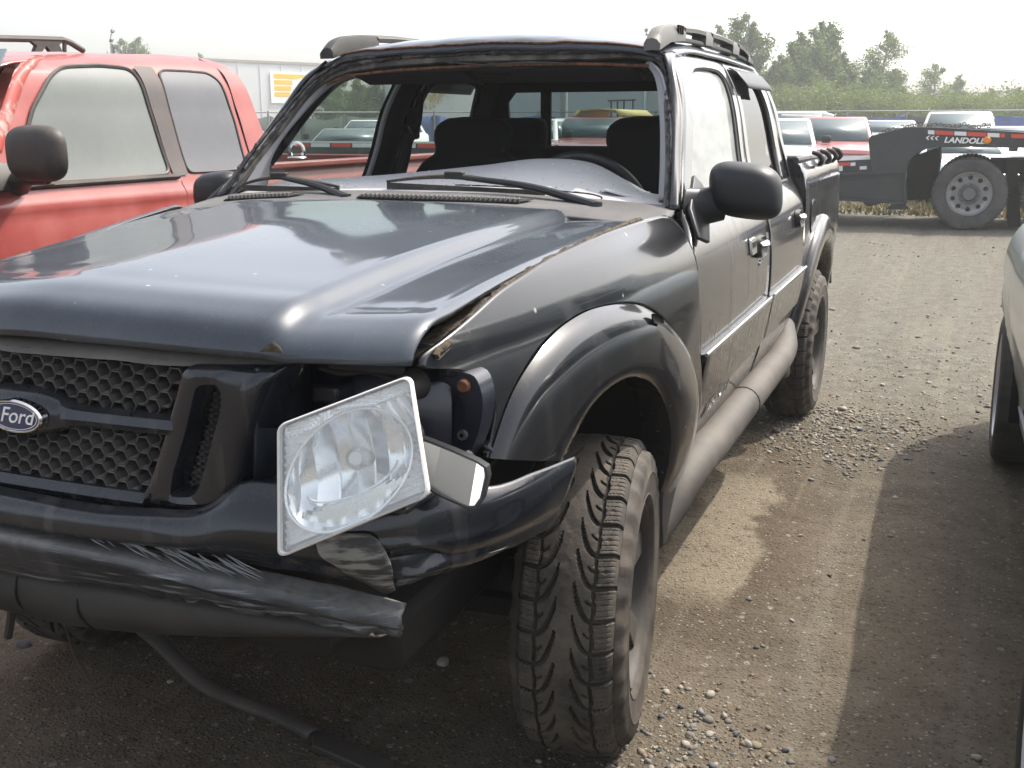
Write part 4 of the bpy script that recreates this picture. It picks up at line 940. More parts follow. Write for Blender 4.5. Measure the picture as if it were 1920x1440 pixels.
g[..., 1] += fold*.011*np.abs(((tr_*3.1+x_*1.9+.25*vnoise(x_+2, x_*0+5, 9, 66)) % 1)-.5)*2; g[..., 2] += fold*.010*vnoise(x_+2, tr_*3+5, 16, 67)
g[..., 1] += np.clip((x_-.1)/.4, 0, 1)*(.012*vnoise(x_+3, z_*2+8, 9, 62)+.004*vnoise(x_+3, z_*4, 34, 63))
M['lip'] = mat('scraped_bumper_lip', (.010, .012, .018), .4, coat=.3, col2=(.17, .18, .19), vscale=5., vdet=6., vlo=.57, vhi=.68, stretch=(1.6, 1.5, 30), dust=.2, up=.55, streak=.4, dcol=(.26, .25, .23), dscale=6)
mk('bumper_lip', g.reshape(-1, 3), gridf(40, 190, flip=True), M['lip'], truck, ang=40, solid=.004, off=1)
# torn flap of cladding folded over the corner
fl = [(0.566,-0.866,0.806),(0.611,-0.849,0.811),(0.649,-0.835,0.807),(0.661,-0.824,0.783)]; fm_ = [(0.577,-0.872,0.78),(0.623,-0.855,0.785),(0.659,-0.836,0.775),(0.672,-0.822,0.754)]; fb = [(0.596,-0.858,0.76),(0.626,-0.847,0.748),(0.658,-0.83,0.737),(0.671,-0.817,0.73)]; fe = [(0.6,-0.836,0.739),(0.631,-0.825,0.722),(0.656,-0.812,0.706),(0.666,-0.802,0.709)]
M['flap'] = mat('scraped_flap', (.012, .014, .02), .5, col2=(.20, .20, .19), vscale=5, vlo=.42, vhi=.55, stretch=(3, 3, 16), up=.3, dust=.2)
patch('torn_flap', [fl, fm_, fb, fe], 20, 30, M['flap'], bump, flip=True, solid=.003, off=0)
sc = [(0.14,-0.913,0.774),(0.22,-0.911,0.775),(0.306,-0.907,0.769),(0.377,-0.894,0.757),(0.422,-0.887,0.752)]
rsx = np.random.RandomState(5); mb = MB()
for i in range(46):                                        # raised scuffs torn from the plastic
    t = rsx.rand(); p = np.array(sc[0])*(1-t)+np.array(sc[-1])*t; L_ = .03+.05*rsx.rand()
    q = p+np.array([L_, .003, -.010-.018*rsx.rand()]); p = p+np.array([0, 0, .012*rsx.randn()*.5]); q[2] += p[2]-((np.array(sc[0])*(1-t)+np.array(sc[-1])*t)[2])
    tube_mb(mb, [p, (p+q)/2+np.array([0, -.001, -.001]), q], [.0004, .0014, .0004], 4)
M['scuff'] = mat('scuffed_plastic', (.17, .18, .19), .6, dust=.2)
mb.mk('scuff_ridges', M['scuff'], bump)
# air dam under the bumper, bulging black panel
ad = [[(-.6, -.74, .652), (-.25, -.80, .655), (0, -.81, .655), (.2, -.81, .660), (.4, -.80, .655), (.60, -.76, .630)], [(-.6, -.79, .63), (-.25, -.85, .638), (0, -.858, .638), (.2, -.858, .642), (.4, -.845, .640), (.61, -.785, .622)], [(-.6, -.80, .59), (-.25, -.86, .595), (0, -.868, .595), (.2, -.866, .603), (.4, -.85, .612), (.625, -.79, .614)], [(-.6, -.78, .55), (-.25, -.83, .548), (0, -.84, .548), (.2, -.84, .565), (.4, -.83, .592), (.63, -.775, .610)], [(-.6, -.73, .53), (-.25, -.77, .53), (0, -.78, .53), (.2, -.78, .552), (.4, -.78, .582), (.625, -.755, .605)]]
am = patch('air_dam', ad, 24, 90, M['plastic'], truck, flip=True, solid=.004)
for x in (-.06, .08):
    tube('air_dam_seam', [(x, -.856, .640), (x+.004, -.870, .60), (x+.008, -.842, .55)], .003, M['dark'], am, n=5, sm=12)
tube('hanging_wire', [(-0.1,-0.72,0.522),(-0.104,-0.72,0.454),(-0.08,-0.72,0.385),(-0.051,-0.72,0.352),(-0.008,-0.72,0.383),(0.007,-0.72,0.442)], .0022, M['plastic'], truck, sm=40, n=5)
tube('hanging_strap', [(-0.148,-0.8,0.586),(-0.15,-0.8,0.532),(-0.169,-0.8,0.468)], .008, M['plastic'], truck, sm=12, n=6)
# ---- headlight bucket behind the loose lamp
ip = [(0.383,-0.66,1.02),(0.622,-0.66,1.034),(0.622,-0.66,1.019),(0.624,-0.66,0.866),(0.335,-0.66,0.786),(0.314,-0.66,0.798)]
mk('radiator_support', [(.34, -.655, 1.07), (.70, -.655, 1.07), (.70, -.655, .80), (.34, -.655, .80)], [(0, 1, 2, 3)], M['navy'], truck, solid=.01)
box('bucket_floor', (.54, -.74, .856), (.34, .20, .012), M['navy'], truck, bevel=.004)
mk('bucket_side', [(.44, -.84, .86), (.455, -.84, 1.05), (.44, -.65, 1.06), (.43, -.65, .86)], [(0, 1, 2, 3)], M['paint'], truck, solid=.006)
for zc, w_ in ((.985, .05), (.91, .07)): box('support_bracket', (.50, -.69, zc), (w_, .06, .03), M['navy'], truck, bevel=.006)
# bright plate edge beside the grille post
q = [(0.423,-0.74,0.985),(0.433,-0.74,1.028),(0.478,-0.74,1.038),(0.478,-0.74,1.029),(0.443,-0.74,0.986)]
sb = mk('bent_bracket', q, [(0, 1, 2, 3, 4)], M['rust'], truck, solid=.012, off=-1)
q2 = [(0.433,-0.746,0.991),(0.442,-0.746,1.024),(0.479,-0.746,1.033),(0.479,-0.746,1.03),(0.446,-0.746,0.99)]
mk('bracket_face', q2, [(0, 1, 2, 3, 4)], M['hl_white'], sb, solid=.003)
# navy flange with the lamp hole on the fender side
fo = [(0.627,-0.665,1.02),(0.658,-0.665,1.023),(0.719,-0.665,1.03),(0.74,-0.665,1.026),(0.754,-0.665,0.997),(0.752,-0.665,0.953),(0.741,-0.665,0.917),(0.724,-0.665,0.886),(0.654,-0.665,0.869),(0.631,-0.665,0.886)]
fi = [(0.634,-0.655,0.961),(0.644,-0.655,0.988),(0.658,-0.655,0.996),(0.671,-0.655,0.982),(0.681,-0.655,0.977),(0.696,-0.655,0.978),(0.697,-0.655,0.945),(0.691,-0.655,0.922),(0.665,-0.655,0.907),(0.643,-0.655,0.907)]
n = 60; a, b = spl(fo, n, True), spl(fi, n, True); mb = MB(); mid_ = a*.5+b*.5+np.array([0, -.006, 0])
for s_, t_ in ((a+np.array([0, .05, 0]), a), (a, mid_), (mid_, b), (b, b+np.array([0, .06, 0]))): ring_mb(mb, s_, t_)
fl_o = mb.mk('lamp_flange', M['navy'], truck, ang=50)
lathe('rusty_bolt', [(0, -.008), (.009, -.007), (.012, 0)], (0.725,-0.668,1.009), 'y', M['rust'], fl_o, n=12)
lathe('spring_nut', [(.0035, -.004), (.008, -.004), (.009, .002)], (0.721,-0.668,0.928), 'y', M['chrome_dull'], fl_o, n=12)
tube('fender_return', [(float(Sx(z)-Tp(y))-.012, y+.012, z) for y, z in spl([(-.70, 1.035), (-.62, 1.01), (-.585, .965), (-.59, .92), (-.61, .885)], 24)], .010, M['paint_fender'], truck, n=6)
# loose harness and bulb socket in the cavity
for a_, r_ in (([(0.482,-0.7,1.024),(0.522,-0.7,1.018),(0.571,-0.7,1.026),(0.614,-0.7,1.016),(0.637,-0.7,0.998)], .0045), ([(0.624,-0.7,1.036),(0.63,-0.7,1.015),(0.647,-0.7,1.005),(0.657,-0.7,0.994)], .006), ([(0.437,-0.7,0.957),(0.414,-0.7,0.917),(0.374,-0.7,0.866),(0.333,-0.7,0.833)], .004), ([(0.659,-0.7,0.915),(0.673,-0.7,0.901),(0.687,-0.7,0.91),(0.709,-0.7,0.904)], .004)):
    tube('wiring', a_, r_, M['plastic'], truck, sm=24, n=6)
lathe('bulb_socket', [(0, -.03), (.018, -.03), (.022, -.01), (.026, .01)], (0.652,-0.7,1.011), 'y', M['plastic'], truck, n=16)
box('washer_pipe', (0.571,-0.7,1.033), (.14, .02, .018), M['plastic'], truck, bevel=.004)
# dirt packed in the gutter between hood and fender
gp = [(.700, -.72, 1.066), (.702, -.60, 1.098), (.706, -.45, 1.132), (.710, -.30, 1.152), (.712, -.1, 1.168), (.712, .15, 1.178), (.71, .38, 1.182)]
p = spl(gp, 90); 
tube('gutter_dirt', p+np.random.RandomState(8).randn(90, 3)*.0010, np.clip(.0075+np.random.RandomState(9).randn(90)*.0012, .004, .02), M['dirt'], truck, n=7)
mk('gutter_channel', [v for q in p for v in ((q[0]-.07, q[1], q[2]-.022), (q[0]-.03, q[1], q[2]-.010+.004*math.sin(q[1]*60)), (q[0]+.008, q[1], q[2]-.006))], gridf(90, 3), M['dirt'], truck)
# the other headlight, still in its place
pq = [(-.50, -.825, .862), (-.70, -.735, .872), (-.695, -.715, 1.035), (-.505, -.800, 1.045)]
hp = mk('fitted_headlight', pq, [(3, 2, 1, 0)], M['hl_white'], truck, solid=.08, off=-1, bevel=.008)
mk('fitted_lens', [(x-.006, y-.014, z) for x, y, z in pq], [(3, 2, 1, 0)], M['hl_clear'], hp, solid=.004)
# ================================================================ LOOSE HEADLIGHT AND MIRROR
TLp, TRp, BRp, BLp = [Vector(v) for v in [(0.544,-0.905,0.997),(0.745,-0.905,1.075),(0.778,-0.905,0.9),(0.55,-0.905,0.8)]]
def lamp():
    e = empty('headlight', 'clear square headlight dangling askew from the pickup front corner', 'headlight', (0, 0, 0))
    c = (TLp+TRp+BRp+BLp)/4; U = (TRp-TLp+BRp-BLp).normalized(); Vv = (TLp-BLp+TRp-BRp); Nn = U.cross(Vv).normalized(); 
    tilt_ = Matrix.Rotation(math.radians(-17), 3, U); tilt2 = Matrix.Rotation(math.radians(21), 3, 'Z')
    def sh(s, t):                                            # bilinear on the lamp's outline, s and t in -1..1
        a, b = (s+1)/2, (t+1)/2
        return (BLp*(1-a)+BRp*a)*(1-b)+(TLp*(1-a)+TRp*a)*b
    def P3(s, t, d):
        s = s*.955; t = t*.965; return tilt2 @ (tilt_ @ (sh(s, t)-c))+c+(tilt2 @ (tilt_ @ Nn))*d
    rr_ = [(u, v) for u, v in rrect(2, 2, .13, 6)]
    def ring(k, d): return [P3(u*k, v*k, d) for u, v in rr_]
    mb = MB(); L = [ring(.55, -.12), ring(.80, -.075), ring(.93, -.03), ring(.985, -.012)]
    for a, b in zip(L, L[1:]): ring_mb(mb, a, b)
    k = len(mb.V); mb.V += ring(.55, -.12); mb.F.append(tuple(range(k, k+len(rr_))))
    mb.mk('lamp_housing', M['hl_body'], e)
    mb = MB(); L = [ring(.985, -.013), ring(1.0, -.010), ring(1.008, -.002), ring(1.0, .006), ring(.975, .008), ring(.965, .002)]
    for a, b in zip(L, L[1:]): ring_mb(mb, a, b)
    mb.mk('lamp_rim', M['hl_edge'], e)
    # fluted reflector field with a round hole for the bowl
    n = 96; cx, cy, cr = -.03, -.08, .895; V = []; nr = 34
    def sq(a):
        m_ = max(abs(math.cos(a)), abs(math.sin(a))); return math.cos(a)/m_*.95, math.sin(a)/m_*.95
    for i in range(n*3):
        a = 2*math.pi*i/(n*3); ox, oy = sq(a); ix, iy = cx+cr*math.cos(a), cy+cr*math.sin(a)
        ix, iy = max(-.94, min(.94, ix)), max(-.94, min(.94, iy))
        for t in np.linspace(0, 1, nr):
            s_, v_ = ix*(1-t)+ox*t, iy*(1-t)+oy*t
            d = -.020+.012*abs(((v_*8) % 1)-.5)*2
            if v_ > .76: d = -.014+.004*abs(((s_*26) % 1)-.5)*2
            if s_ > .25 and v_ > .3 and v_ < .76: d = -.02+.008*abs(((s_*7+v_*3) % 1)-.3)
            V.append(P3(s_, v_, d))
    mk('fluted_reflector', V, gridf(n*3, nr, cu=True), M['hl_white'], e, ang=20)
    # bowl pressed in vertical facets
    V = []; ns, nv_ = 84, 26
    for i in range(ns):
        s1 = -1+2*i/(ns-1); h_ = math.sqrt(max(0, 1-s1*s1))
        for v1 in np.linspace(-h_, h_, nv_):
            f_ = (s1*3.6+.13) % 1; d = -.016-.050*max(0, 1-s1*s1-v1*v1)+.011*(f_-.5)*(1 if math.floor(s1*3.6+.13) % 2 else -.7)*min(1, 4*(1-s1*s1-v1*v1))
            if v1 < -.45: d = max(d, -.022+.006*(v1+.45))
            V.append(P3(max(-.94, min(.94, cx+cr*s1)), max(-.94, min(.94, cy+cr*v1)), d))
    mk('reflector_bowl', V, gridf(ns, nv_), M['hl_reflector'], e, ang=16)
    mb = MB(); A = [P3(max(-.94, cx+cr*math.cos(a)), max(-.94, cy+cr*math.sin(a)), -.006) for a in np.linspace(0, 2*math.pi, 72, endpoint=False)]
    tube('bowl_ring', A, .0024, M['hl_white'], e, n=6, closed=True)
    B = [P3(cx+cr*.72*math.cos(a), cy-.10+cr*.36*math.sin(a), -.038+.016*math.cos(a)**2) for a in np.linspace(math.pi*1.05, math.pi*1.95, 24)]
    tube('cutoff_edge', B, .002, M['hl_white'], e, n=6)
    b0 = P3(.02, .06, -.07); b1 = P3(.02, .06, -.026)
    tube('bulb_shield', [b0, b0.lerp(b1, .8), b1], [.019, .017, .010], M['chrome_dull'], e, n=18)
    # clear cover, slightly domed
    V = []; k = 26
    for s_ in np.linspace(-.97, .97, k):
        for v_ in np.linspace(-.97, .97, k): V.append(P3(s_, v_, .004+.008*(1-s_*s_)*(1-v_*v_)))
    mk('lens_cover', V, gridf(k, k, flip=False), M['hl_clear'], e)
    lathe('lamp_socket', [(0, -.05), (.03, -.05), (.035, 0), (.045, .02)], c-Nn*.13, 'y', M['plastic'], e, n=20)
    for v in e.children: v.location = -c
    e.location = c
    return e
lamp()
def rear_mirror():
    q = [(0.671,-0.8,0.953),(0.711,-0.8,0.948),(0.755,-0.8,0.941),(0.802,-0.8,0.932),(0.82,-0.8,0.926),(0.826,-0.8,0.914),(0.825,-0.8,0.884),(0.818,-0.8,0.872),(0.806,-0.8,0.87),(0.758,-0.8,0.878),(0.714,-0.8,0.889),(0.669,-0.8,0.898)]
    c = sum((Vector(v) for v in q), Vector())/len(q)
    e = empty('interior_mirror', 'detached interior rear view mirror wedged behind the loose headlight', 'mirror', c)
    q = [Vector(v)-c for v in q]; n = len(q); nrm = Vector((.12, -1, .12)).normalized()
    q = [Vector((v.x, v.y-.12*v.x+.60*v.z, v.z)) for v in q]
    mb = MB(); S_ = lambda k, d: [v*k+nrm*d for v in q]
    L = [S_(.80, -.035), S_(.97, -.020), S_(1.0, -.004), S_(1.0, .005), S_(.93, .006), S_(.90, .001)]
    for a, b in zip(L, L[1:]): ring_mb(mb, a, b)
    mb.V += S_(.80, -.035); mb.F.append(tuple(range(len(mb.V)-n, len(mb.V)))); mb.mk('mirror_housing', M['mirror_black'], e)
    mb = MB(); mb.V = S_(.91, .0015); mb.F = [tuple(range(n))]; mb.mk('mirror_glass', M['mirror_glass'], e, smooth=False)
    tube('mirror_stalk', [nrm*-.03, nrm*-.06+Vector((.01, 0, .02))], [.016, .010], M['mirror_black'], e, n=8)
rear_mirror()
def strip():
    pts = [(-0.734,-0.049,0.03),(-0.63,-0.059,0.03),(-0.426,-0.116,0.03),(-0.221,-0.182,0.03),(-0.069,-0.216,0.03),(0.053,-0.237,0.03),(0.144,-0.264,0.03)]
    pts = [(x, y, .03+.16*max(0, 1-i/3.)) for i, (x, y, z) in enumerate(pts)]
    base = Vector(pts[-1]); base.z = 0
    e = empty('trim_strip', 'long dark plastic bumper strip lying on the dirt under the pickup front', 'trim strip', base)
    p = spl([tuple(Vector(q)-base) for q in pts], 50); V = []
    for i, q in enumerate(p):
        for dx, dz in ((-.016, -.004), (-.014, .006), (.0, .011), (.014, .006), (.016, -.004)): V.append((q[0]+dx*.5, q[1]+dx, q[2]+dz))
    mk('strip_body', V, gridf(50, 5), M['bar'], e, solid=.003)
    q = [(0.112,-0.233,0.03),(0.143,-0.235,0.03),(0.209,-0.255,0.03),(0.371,-0.292,0.03),(0.383,-0.331,0.03),(0.331,-0.344,0.03),(0.253,-0.327,0.03),(0.165,-0.308,0.03)]
    prism('strip_end', [(a-base.x, b-base.y) for a, b, _ in q], lambda u, v, d: (u, v, d), .016, .034, M['plastic'], e, bevel=.004)
strip()
# ================================================================ RED PICKUP BESIDE IT
M.update(
 red=mat('faded_red_paint', (.26, .042, .034), .38, spec=.3, coat=.45, col2=(.31, .062, .052), vscale=3, dust=.18, up=.16, dcol=(.38, .21, .19), dscale=3., drough=.6),
 peel=mat('peeling_red', (.38, .07, .055), .5, col2=(.42, .26, .23), vscale=16, vlo=.52, vhi=.6),
 dusty_glass=mat('dusty_glass', (.055, .062, .056), .10, spec=.6, coat=.3, dust=.50, dcol=(.20, .22, .19), dscale=.5, drough=.45),
 tint_glass=mat('dark_tinted_glass', (.03, .032, .036), .10, spec=.6, coat=.3, dust=.5, dcol=(.15, .145, .15), dscale=.5, drough=.45),
 trim_black=mat('window_trim_black', (.02, .018, .017), .5, dust=.35, dcol=(.22, .18, .15)),
 applique=mat('pillar_applique', (.055, .045, .042), .5, dust=.5, dcol=(.17, .14, .13)),
 truck_glass=mat('far_windshield', (.07, .10, .105), .18, spec=.35, coat=.25),
 amber=mat('amber_lamp', (.75, .25, .02), .3),
)
RZ = np.array([(0.2,-1.72),(0.5,-1.68),(0.8,-1.655),(1.0,-1.66),(1.1,-1.68),(1.17,-1.7),(1.25,-1.73),(1.45,-1.785),(1.6,-1.83),(1.66,-1.87),(1.7,-1.95),(1.725,-2.1),(1.74,-2.5)]); _r = spl(RZ, 400)
def Rx(z): return np.interp(z, _r[:, 0], _r[:, 1])
redbase = Vector((-2.55, 1.6, 0))
red = empty('red_pickup', 'faded red crew cab pickup parked alongside with black door mirror and dusty windows', 'pickup truck', redbase)
def rp(v): return (v[0]-redbase.x, v[1]-redbase.y, v[2]-redbase.z)
def side_loop(name, loop, m, off, par=red, solid=.0, n=90, mir=False, k=7):
    p = rloop([(y, z, 0) for y, z in loop], n, k); c = p.mean(0)
    V = []
    for t in np.linspace(1, 0, 14):
        for y, z, _ in p:
            yy, zz = c[0]+(y-c[0])*t, c[1]+(z-c[1])*t; V.append(rp((Rx(zz)+off, yy, zz)))
    if mir: V = [(-v[0], v[1], v[2]) for v in V]
    return mk(name, V, gridf(14, n, cv=True, flip=mir), m, par, solid=solid, off=1)
def red_side(mir, y0, y1, zs, m, name, nz=40, ny=60, par=red):
    V = []
    for z in np.linspace(zs[0], zs[1], nz):
        for y in np.linspace(y0(z) if callable(y0) else y0, y1(z) if callable(y1) else y1, ny):
            cre = .012*math.exp(-((z-1.118)/.022)**2)
            v = rp((Rx(z)+cre, y, z)); V.append((-v[0], v[1], v[2]) if mir else v)
    return mk(name, V, gridf(nz, ny, flip=mir), m, par, ang=50)
for mir in (False, True):
    b = red_side(mir, -1.25, .62, (.45, 1.17), M['red'], 'front_fender')
    fd = red_side(mir, .626, 1.672, (.45, 1.17), M['red'], 'front_door')
    rd = red_side(mir, 1.678, lambda z: float(np.interp(z, [.45, .7, 1.17], [2.0, 2.2, 2.225])), (.45, 1.17), M['red'], 'rear_door')
    bd_ = red_side(mir, lambda z: float(np.interp(z, [.45, .7, 1.17], [2.01, 2.21, 2.235])), 4.35, (.45, 1.205), M['red'], 'bed_side')
    # greenhouse skin from belt to roof
    V = []; Zg = np.linspace(1.165, 1.715, 50)
    for z0_ in Zg:
        z = z0_
        a = np.interp(z, [1.17, 1.30, 1.45, 1.58, 1.66, 1.72], [.60, .70, .82, .93, 1.02, 1.25]); bq = np.interp(z, [1.17, 1.30, 1.45, 1.57, 1.65, 1.72], [2.40, 2.395, 2.37, 2.345, 2.32, 2.22])
        for y in np.linspace(a, bq, 60): v = rp((Rx(z), y, z-max(0., (z-1.60)/.115)*float(np.interp(y, [1.0, 1.2, 1.5, 2.0], [.06, .046, .024, 0.])))); V.append((-v[0], v[1], v[2]) if mir else v)
    cab = mk('cab_side', V, gridf(50, 60, flip=mir), M['red'], red)
    g1 = [(.84, 1.20), (.86, 1.30), (.965, 1.455), (1.10, 1.58), (1.19, 1.622), (1.40, 1.636), (1.575, 1.632), (1.60, 1.60), (1.608, 1.45), (1.615, 1.30), (1.62, 1.20), (1.2, 1.198)]
    g2 = [(1.735, 1.20), (1.735, 1.35), (1.735, 1.50), (1.74, 1.62), (1.78, 1.634), (1.95, 1.636), (2.09, 1.634), (2.15, 1.60), (2.175, 1.42), (2.17, 1.24), (2.15, 1.20), (1.95, 1.198)]
    side_loop('front_window', g1, M['dusty_glass'], .004, fd, mir=mir, n=140)
    side_loop('rear_side_window', g2, M['tint_glass'], .004, rd, mir=mir, n=140)
    for g_, pr_ in ((g1, fd), (g2, rd)):
        p = rloop([(y, z, 0) for y, z in g_], 140, 7); q = [rp((Rx(z)+.004, y, z)) for y, z, _ in p]
        if mir: q = [(-a, b_, c_) for a, b_, c_ in q]
        tube('window_seal', q, .009 if g_ is g1 else .006, M['trim_black'], pr_, n=6, closed=True)
    side_loop('pillar_applique', [(1.632, 1.19), (1.626, 1.40), (1.615, 1.60), (1.60, 1.645), (1.722, 1.645), (1.730, 1.60), (1.728, 1.40), (1.728, 1.19)], M['applique'], .007, rd, mir=mir, n=90, k=1)
    q = [rp((Rx(1.188)+.008, y, 1.188)) for y in np.linspace(.66, 1.66, 20)]
    tube('belt_trim', [(-a, b_, c_) if mir else (a, b_, c_) for a, b_, c_ in q], .012, M['trim_black'], fd, n=8)
    # cut line at the rear of the cab
    q = [rp((Rx(z)+.002, y, z)) for z, y in ((1.19, 2.225), (1.26, 2.225), (1.48, 2.214), (1.64, 2.20), (1.70, 2.17))]
    tube('cut_line', [(-a, b_, c_) if mir else (a, b_, c_) for a, b_, c_ in q], .004, M['dark'], cab, sm=30, n=5)
    q = [rp((Rx(z)+.002, y, z)) for z, y in ((1.30, .70), (1.45, .82), (1.58, .935), (1.645, 1.05))]
    V = []
    for a, b_, c_ in spl(q, 30):
        for d in (0, .035, .07): V.append(((-a if mir else a), b_+d, c_+d*.1))
    mk('peeling_pillar', V, gridf(30, 3, flip=mir), M['peel'], cab, solid=.003, off=1)
# roof, hood, windshield, rear window, bed
V = []
for y, d in zip(np.linspace(.95, 2.36, 40), np.interp(np.linspace(.95, 2.36, 40), [.95, 1.05, 1.2, 1.5, 2.1, 2.3, 2.36], [-.095, -.068, -.050, -.026, -.004, -.022, -.05])):
    for x in np.linspace(-1, 1, 40): V.append((x*.607, y-redbase.y, 1.704+d+.034*(1-x*x)))
mk('roof', V, gridf(40, 40), M['red'], red, solid=.01, off=-1)
V = []
for y, z in zip(np.linspace(-1.3, .55, 30), np.interp(np.linspace(-1.3, .55, 30), [-1.3, -1.2, -.6, .55], [.98, 1.05, 1.11, 1.16])):
    for x in np.linspace(-1, 1, 30): V.append((x*.885, y-redbase.y, z+.03*(1-x**4)))
mk('hood', V, gridf(30, 30), M['red'], red, solid=.01, off=-1)
mk('windshield', [(-.80, .52-redbase.y, 1.17), (.80, .52-redbase.y, 1.17), (.64, 1.0-redbase.y, 1.68), (-.64, 1.0-redbase.y, 1.68)], [(0, 1, 2, 3)], M['truck_glass'], red, solid=.006)
mk('rear_window', [(-.66, 2.39-redbase.y, 1.2), (.66, 2.39-redbase.y, 1.2), (.60, 2.34-redbase.y, 1.64), (-.60, 2.34-redbase.y, 1.64)], [(3, 2, 1, 0)], M['tint_glass'], red, solid=.006)
box('front_panel', (0, -1.28-redbase.y, .76), (1.6, .06, .42), M['chrome_dull'], red, bevel=.02)
box('front_bumper', (0, -1.36-redbase.y, .52), (1.74, .16, .2), M['chrome_dull'], red, bevel=.03)
box('cab_floor', (0, .6-redbase.y, .55), (1.6, 3.6, .2), M['under'], red, bevel=0)
box('bed_floor', (0, 3.3-redbase.y, .78), (1.6, 2.0, .05), M['under'], red, bevel=0)
for s in (1, -1): box('bed_rail', (s*.84, 3.3-redbase.y, 1.205), (.09, 2.1, .03), M['red'], red, bevel=.008)
box('tailgate', (0, 4.33-redbase.y, .95), (1.64, .04, .5), M['red'], red, bevel=.01)
# swinging door mirror on its arm
mc = Vector((-1.53,0.73,1.309)); rm_ = Vector(rp(mc)); V = []; nu, nv = 24, 36
for i in range(nu):
    a = -math.pi/2+math.pi*i/(nu-1); t = math.sin(a); k = max(math.cos(a), 0)**.5
    for j in range(nv):
        b_ = 2*math.pi*j/nv; c_, s_ = math.cos(b_), math.sin(b_); e = .6
        V.append((rm_.x+math.copysign(abs(c_)**e, c_)*.125*k, rm_.y+t*(.06 if t < 0 else .03)+.0, rm_.z+math.copysign(abs(s_)**e, s_)*.096*k))
mo = mk('door_mirror', V, gridf(nu, nv, cv=True, flip=True), M['trim_black'], red, ang=60)
arm = [rp((-1.70, mc.y+.06, 1.20)), tuple(rm_+Vector((-.10, .02, -.088))), tuple(rm_+Vector((.03, 0, -.085)))]
tube('mirror_arm', arm, [.045, .028, .020], M['trim_black'], mo, n=10, sm=10)
mk('mirror_sail', [rp((Rx(z)+.008, y, z)) for y, z in ((.62, 1.17), (.95, 1.185), (.83, 1.26), (.70, 1.28))], [(0, 1, 2, 3)], M['trim_black'], mo, solid=.015, off=1, bevel=.004)
# roof light-bar rack
rk = tube('roof_rack', [rp(p) for p in [(-2.05,0.96,1.721),(-2.05,1.108,1.727),(-2.05,1.267,1.735),(-2.05,1.431,1.742),(-2.05,1.471,1.734),(-2.05,1.54,1.706)]], .013, M['trim_black'], red, n=8)
q = [(-2.05,1.245,1.732),(-2.05,1.425,1.737),(-2.05,1.4,1.721),(-2.05,1.414,1.695),(-2.05,1.35,1.691),(-2.05,1.331,1.713),(-2.05,1.305,1.689),(-2.05,1.266,1.687),(-2.05,1.28,1.71)]
prism('rack_bracket', [(a[1]-redbase.y, a[2]) for a in q], lambda u, v, d: (d, u, v), rp((-2.06, 0, 0))[0], rp((-2.04, 0, 0))[0], M['trim_black'], rk)
tube('rack_post', [rp(p) for p in [(-2.05,1.439,1.736),(-2.05,1.434,1.696)]], .009, M['trim_black'], rk, n=6)
# tie-down ring on the bed rail
tc_ = Vector((-1.745,2.645,1.243)); rg = Vector(rp(tc_))
mb = MB(); lathe_mb(mb, [(0, .008), (.045, .006), (.05, 0)], (rg.x, rg.y, rg.z-.008), 'z', 20)
tube_mb(mb, [rg+Vector((.035*math.cos(a)*.7, .035*math.cos(a)*.7, .022+.042*math.sin(a))) for a in np.linspace(-.5, math.pi+.5, 20)], .011, 8)
mb.mk('tie_down_ring', M['chrome'], red)
# wheels of the red pickup
def simple_wheel(par, c, R, W, m_rim, side, root_name='wheel'):
    t = lathe('wheel', [(R*.62, W/2), (R*.9, W/2+.008), (R*.98, W/2-.02), (R, W/2-.04), (R, -W/2+.04), (R*.98, -W/2+.02), (R*.62, -W/2)], (0, 0, 0), 'x', M['rubber2'], par, n=40)
    t.location = c
    if side < 0: t.rotation_euler = (0, 0, math.pi)
    r = lathe('wheel_rim', [(R*.63, W/2), (R*.60, W/2-.01), (R*.55, W/2-.05), (R*.30, W/2-.03), (R*.28, W/2), (R*.16, W/2+.02), (0, W/2+.02)], (0, 0, 0), 'x', m_rim, t, n=32)
    return t
for s in (1, -1):
    for y in (-.35, 3.05): 
        simple_wheel(red, (s*.78, y-redbase.y, .36), .36, .22, M['rim'], s)
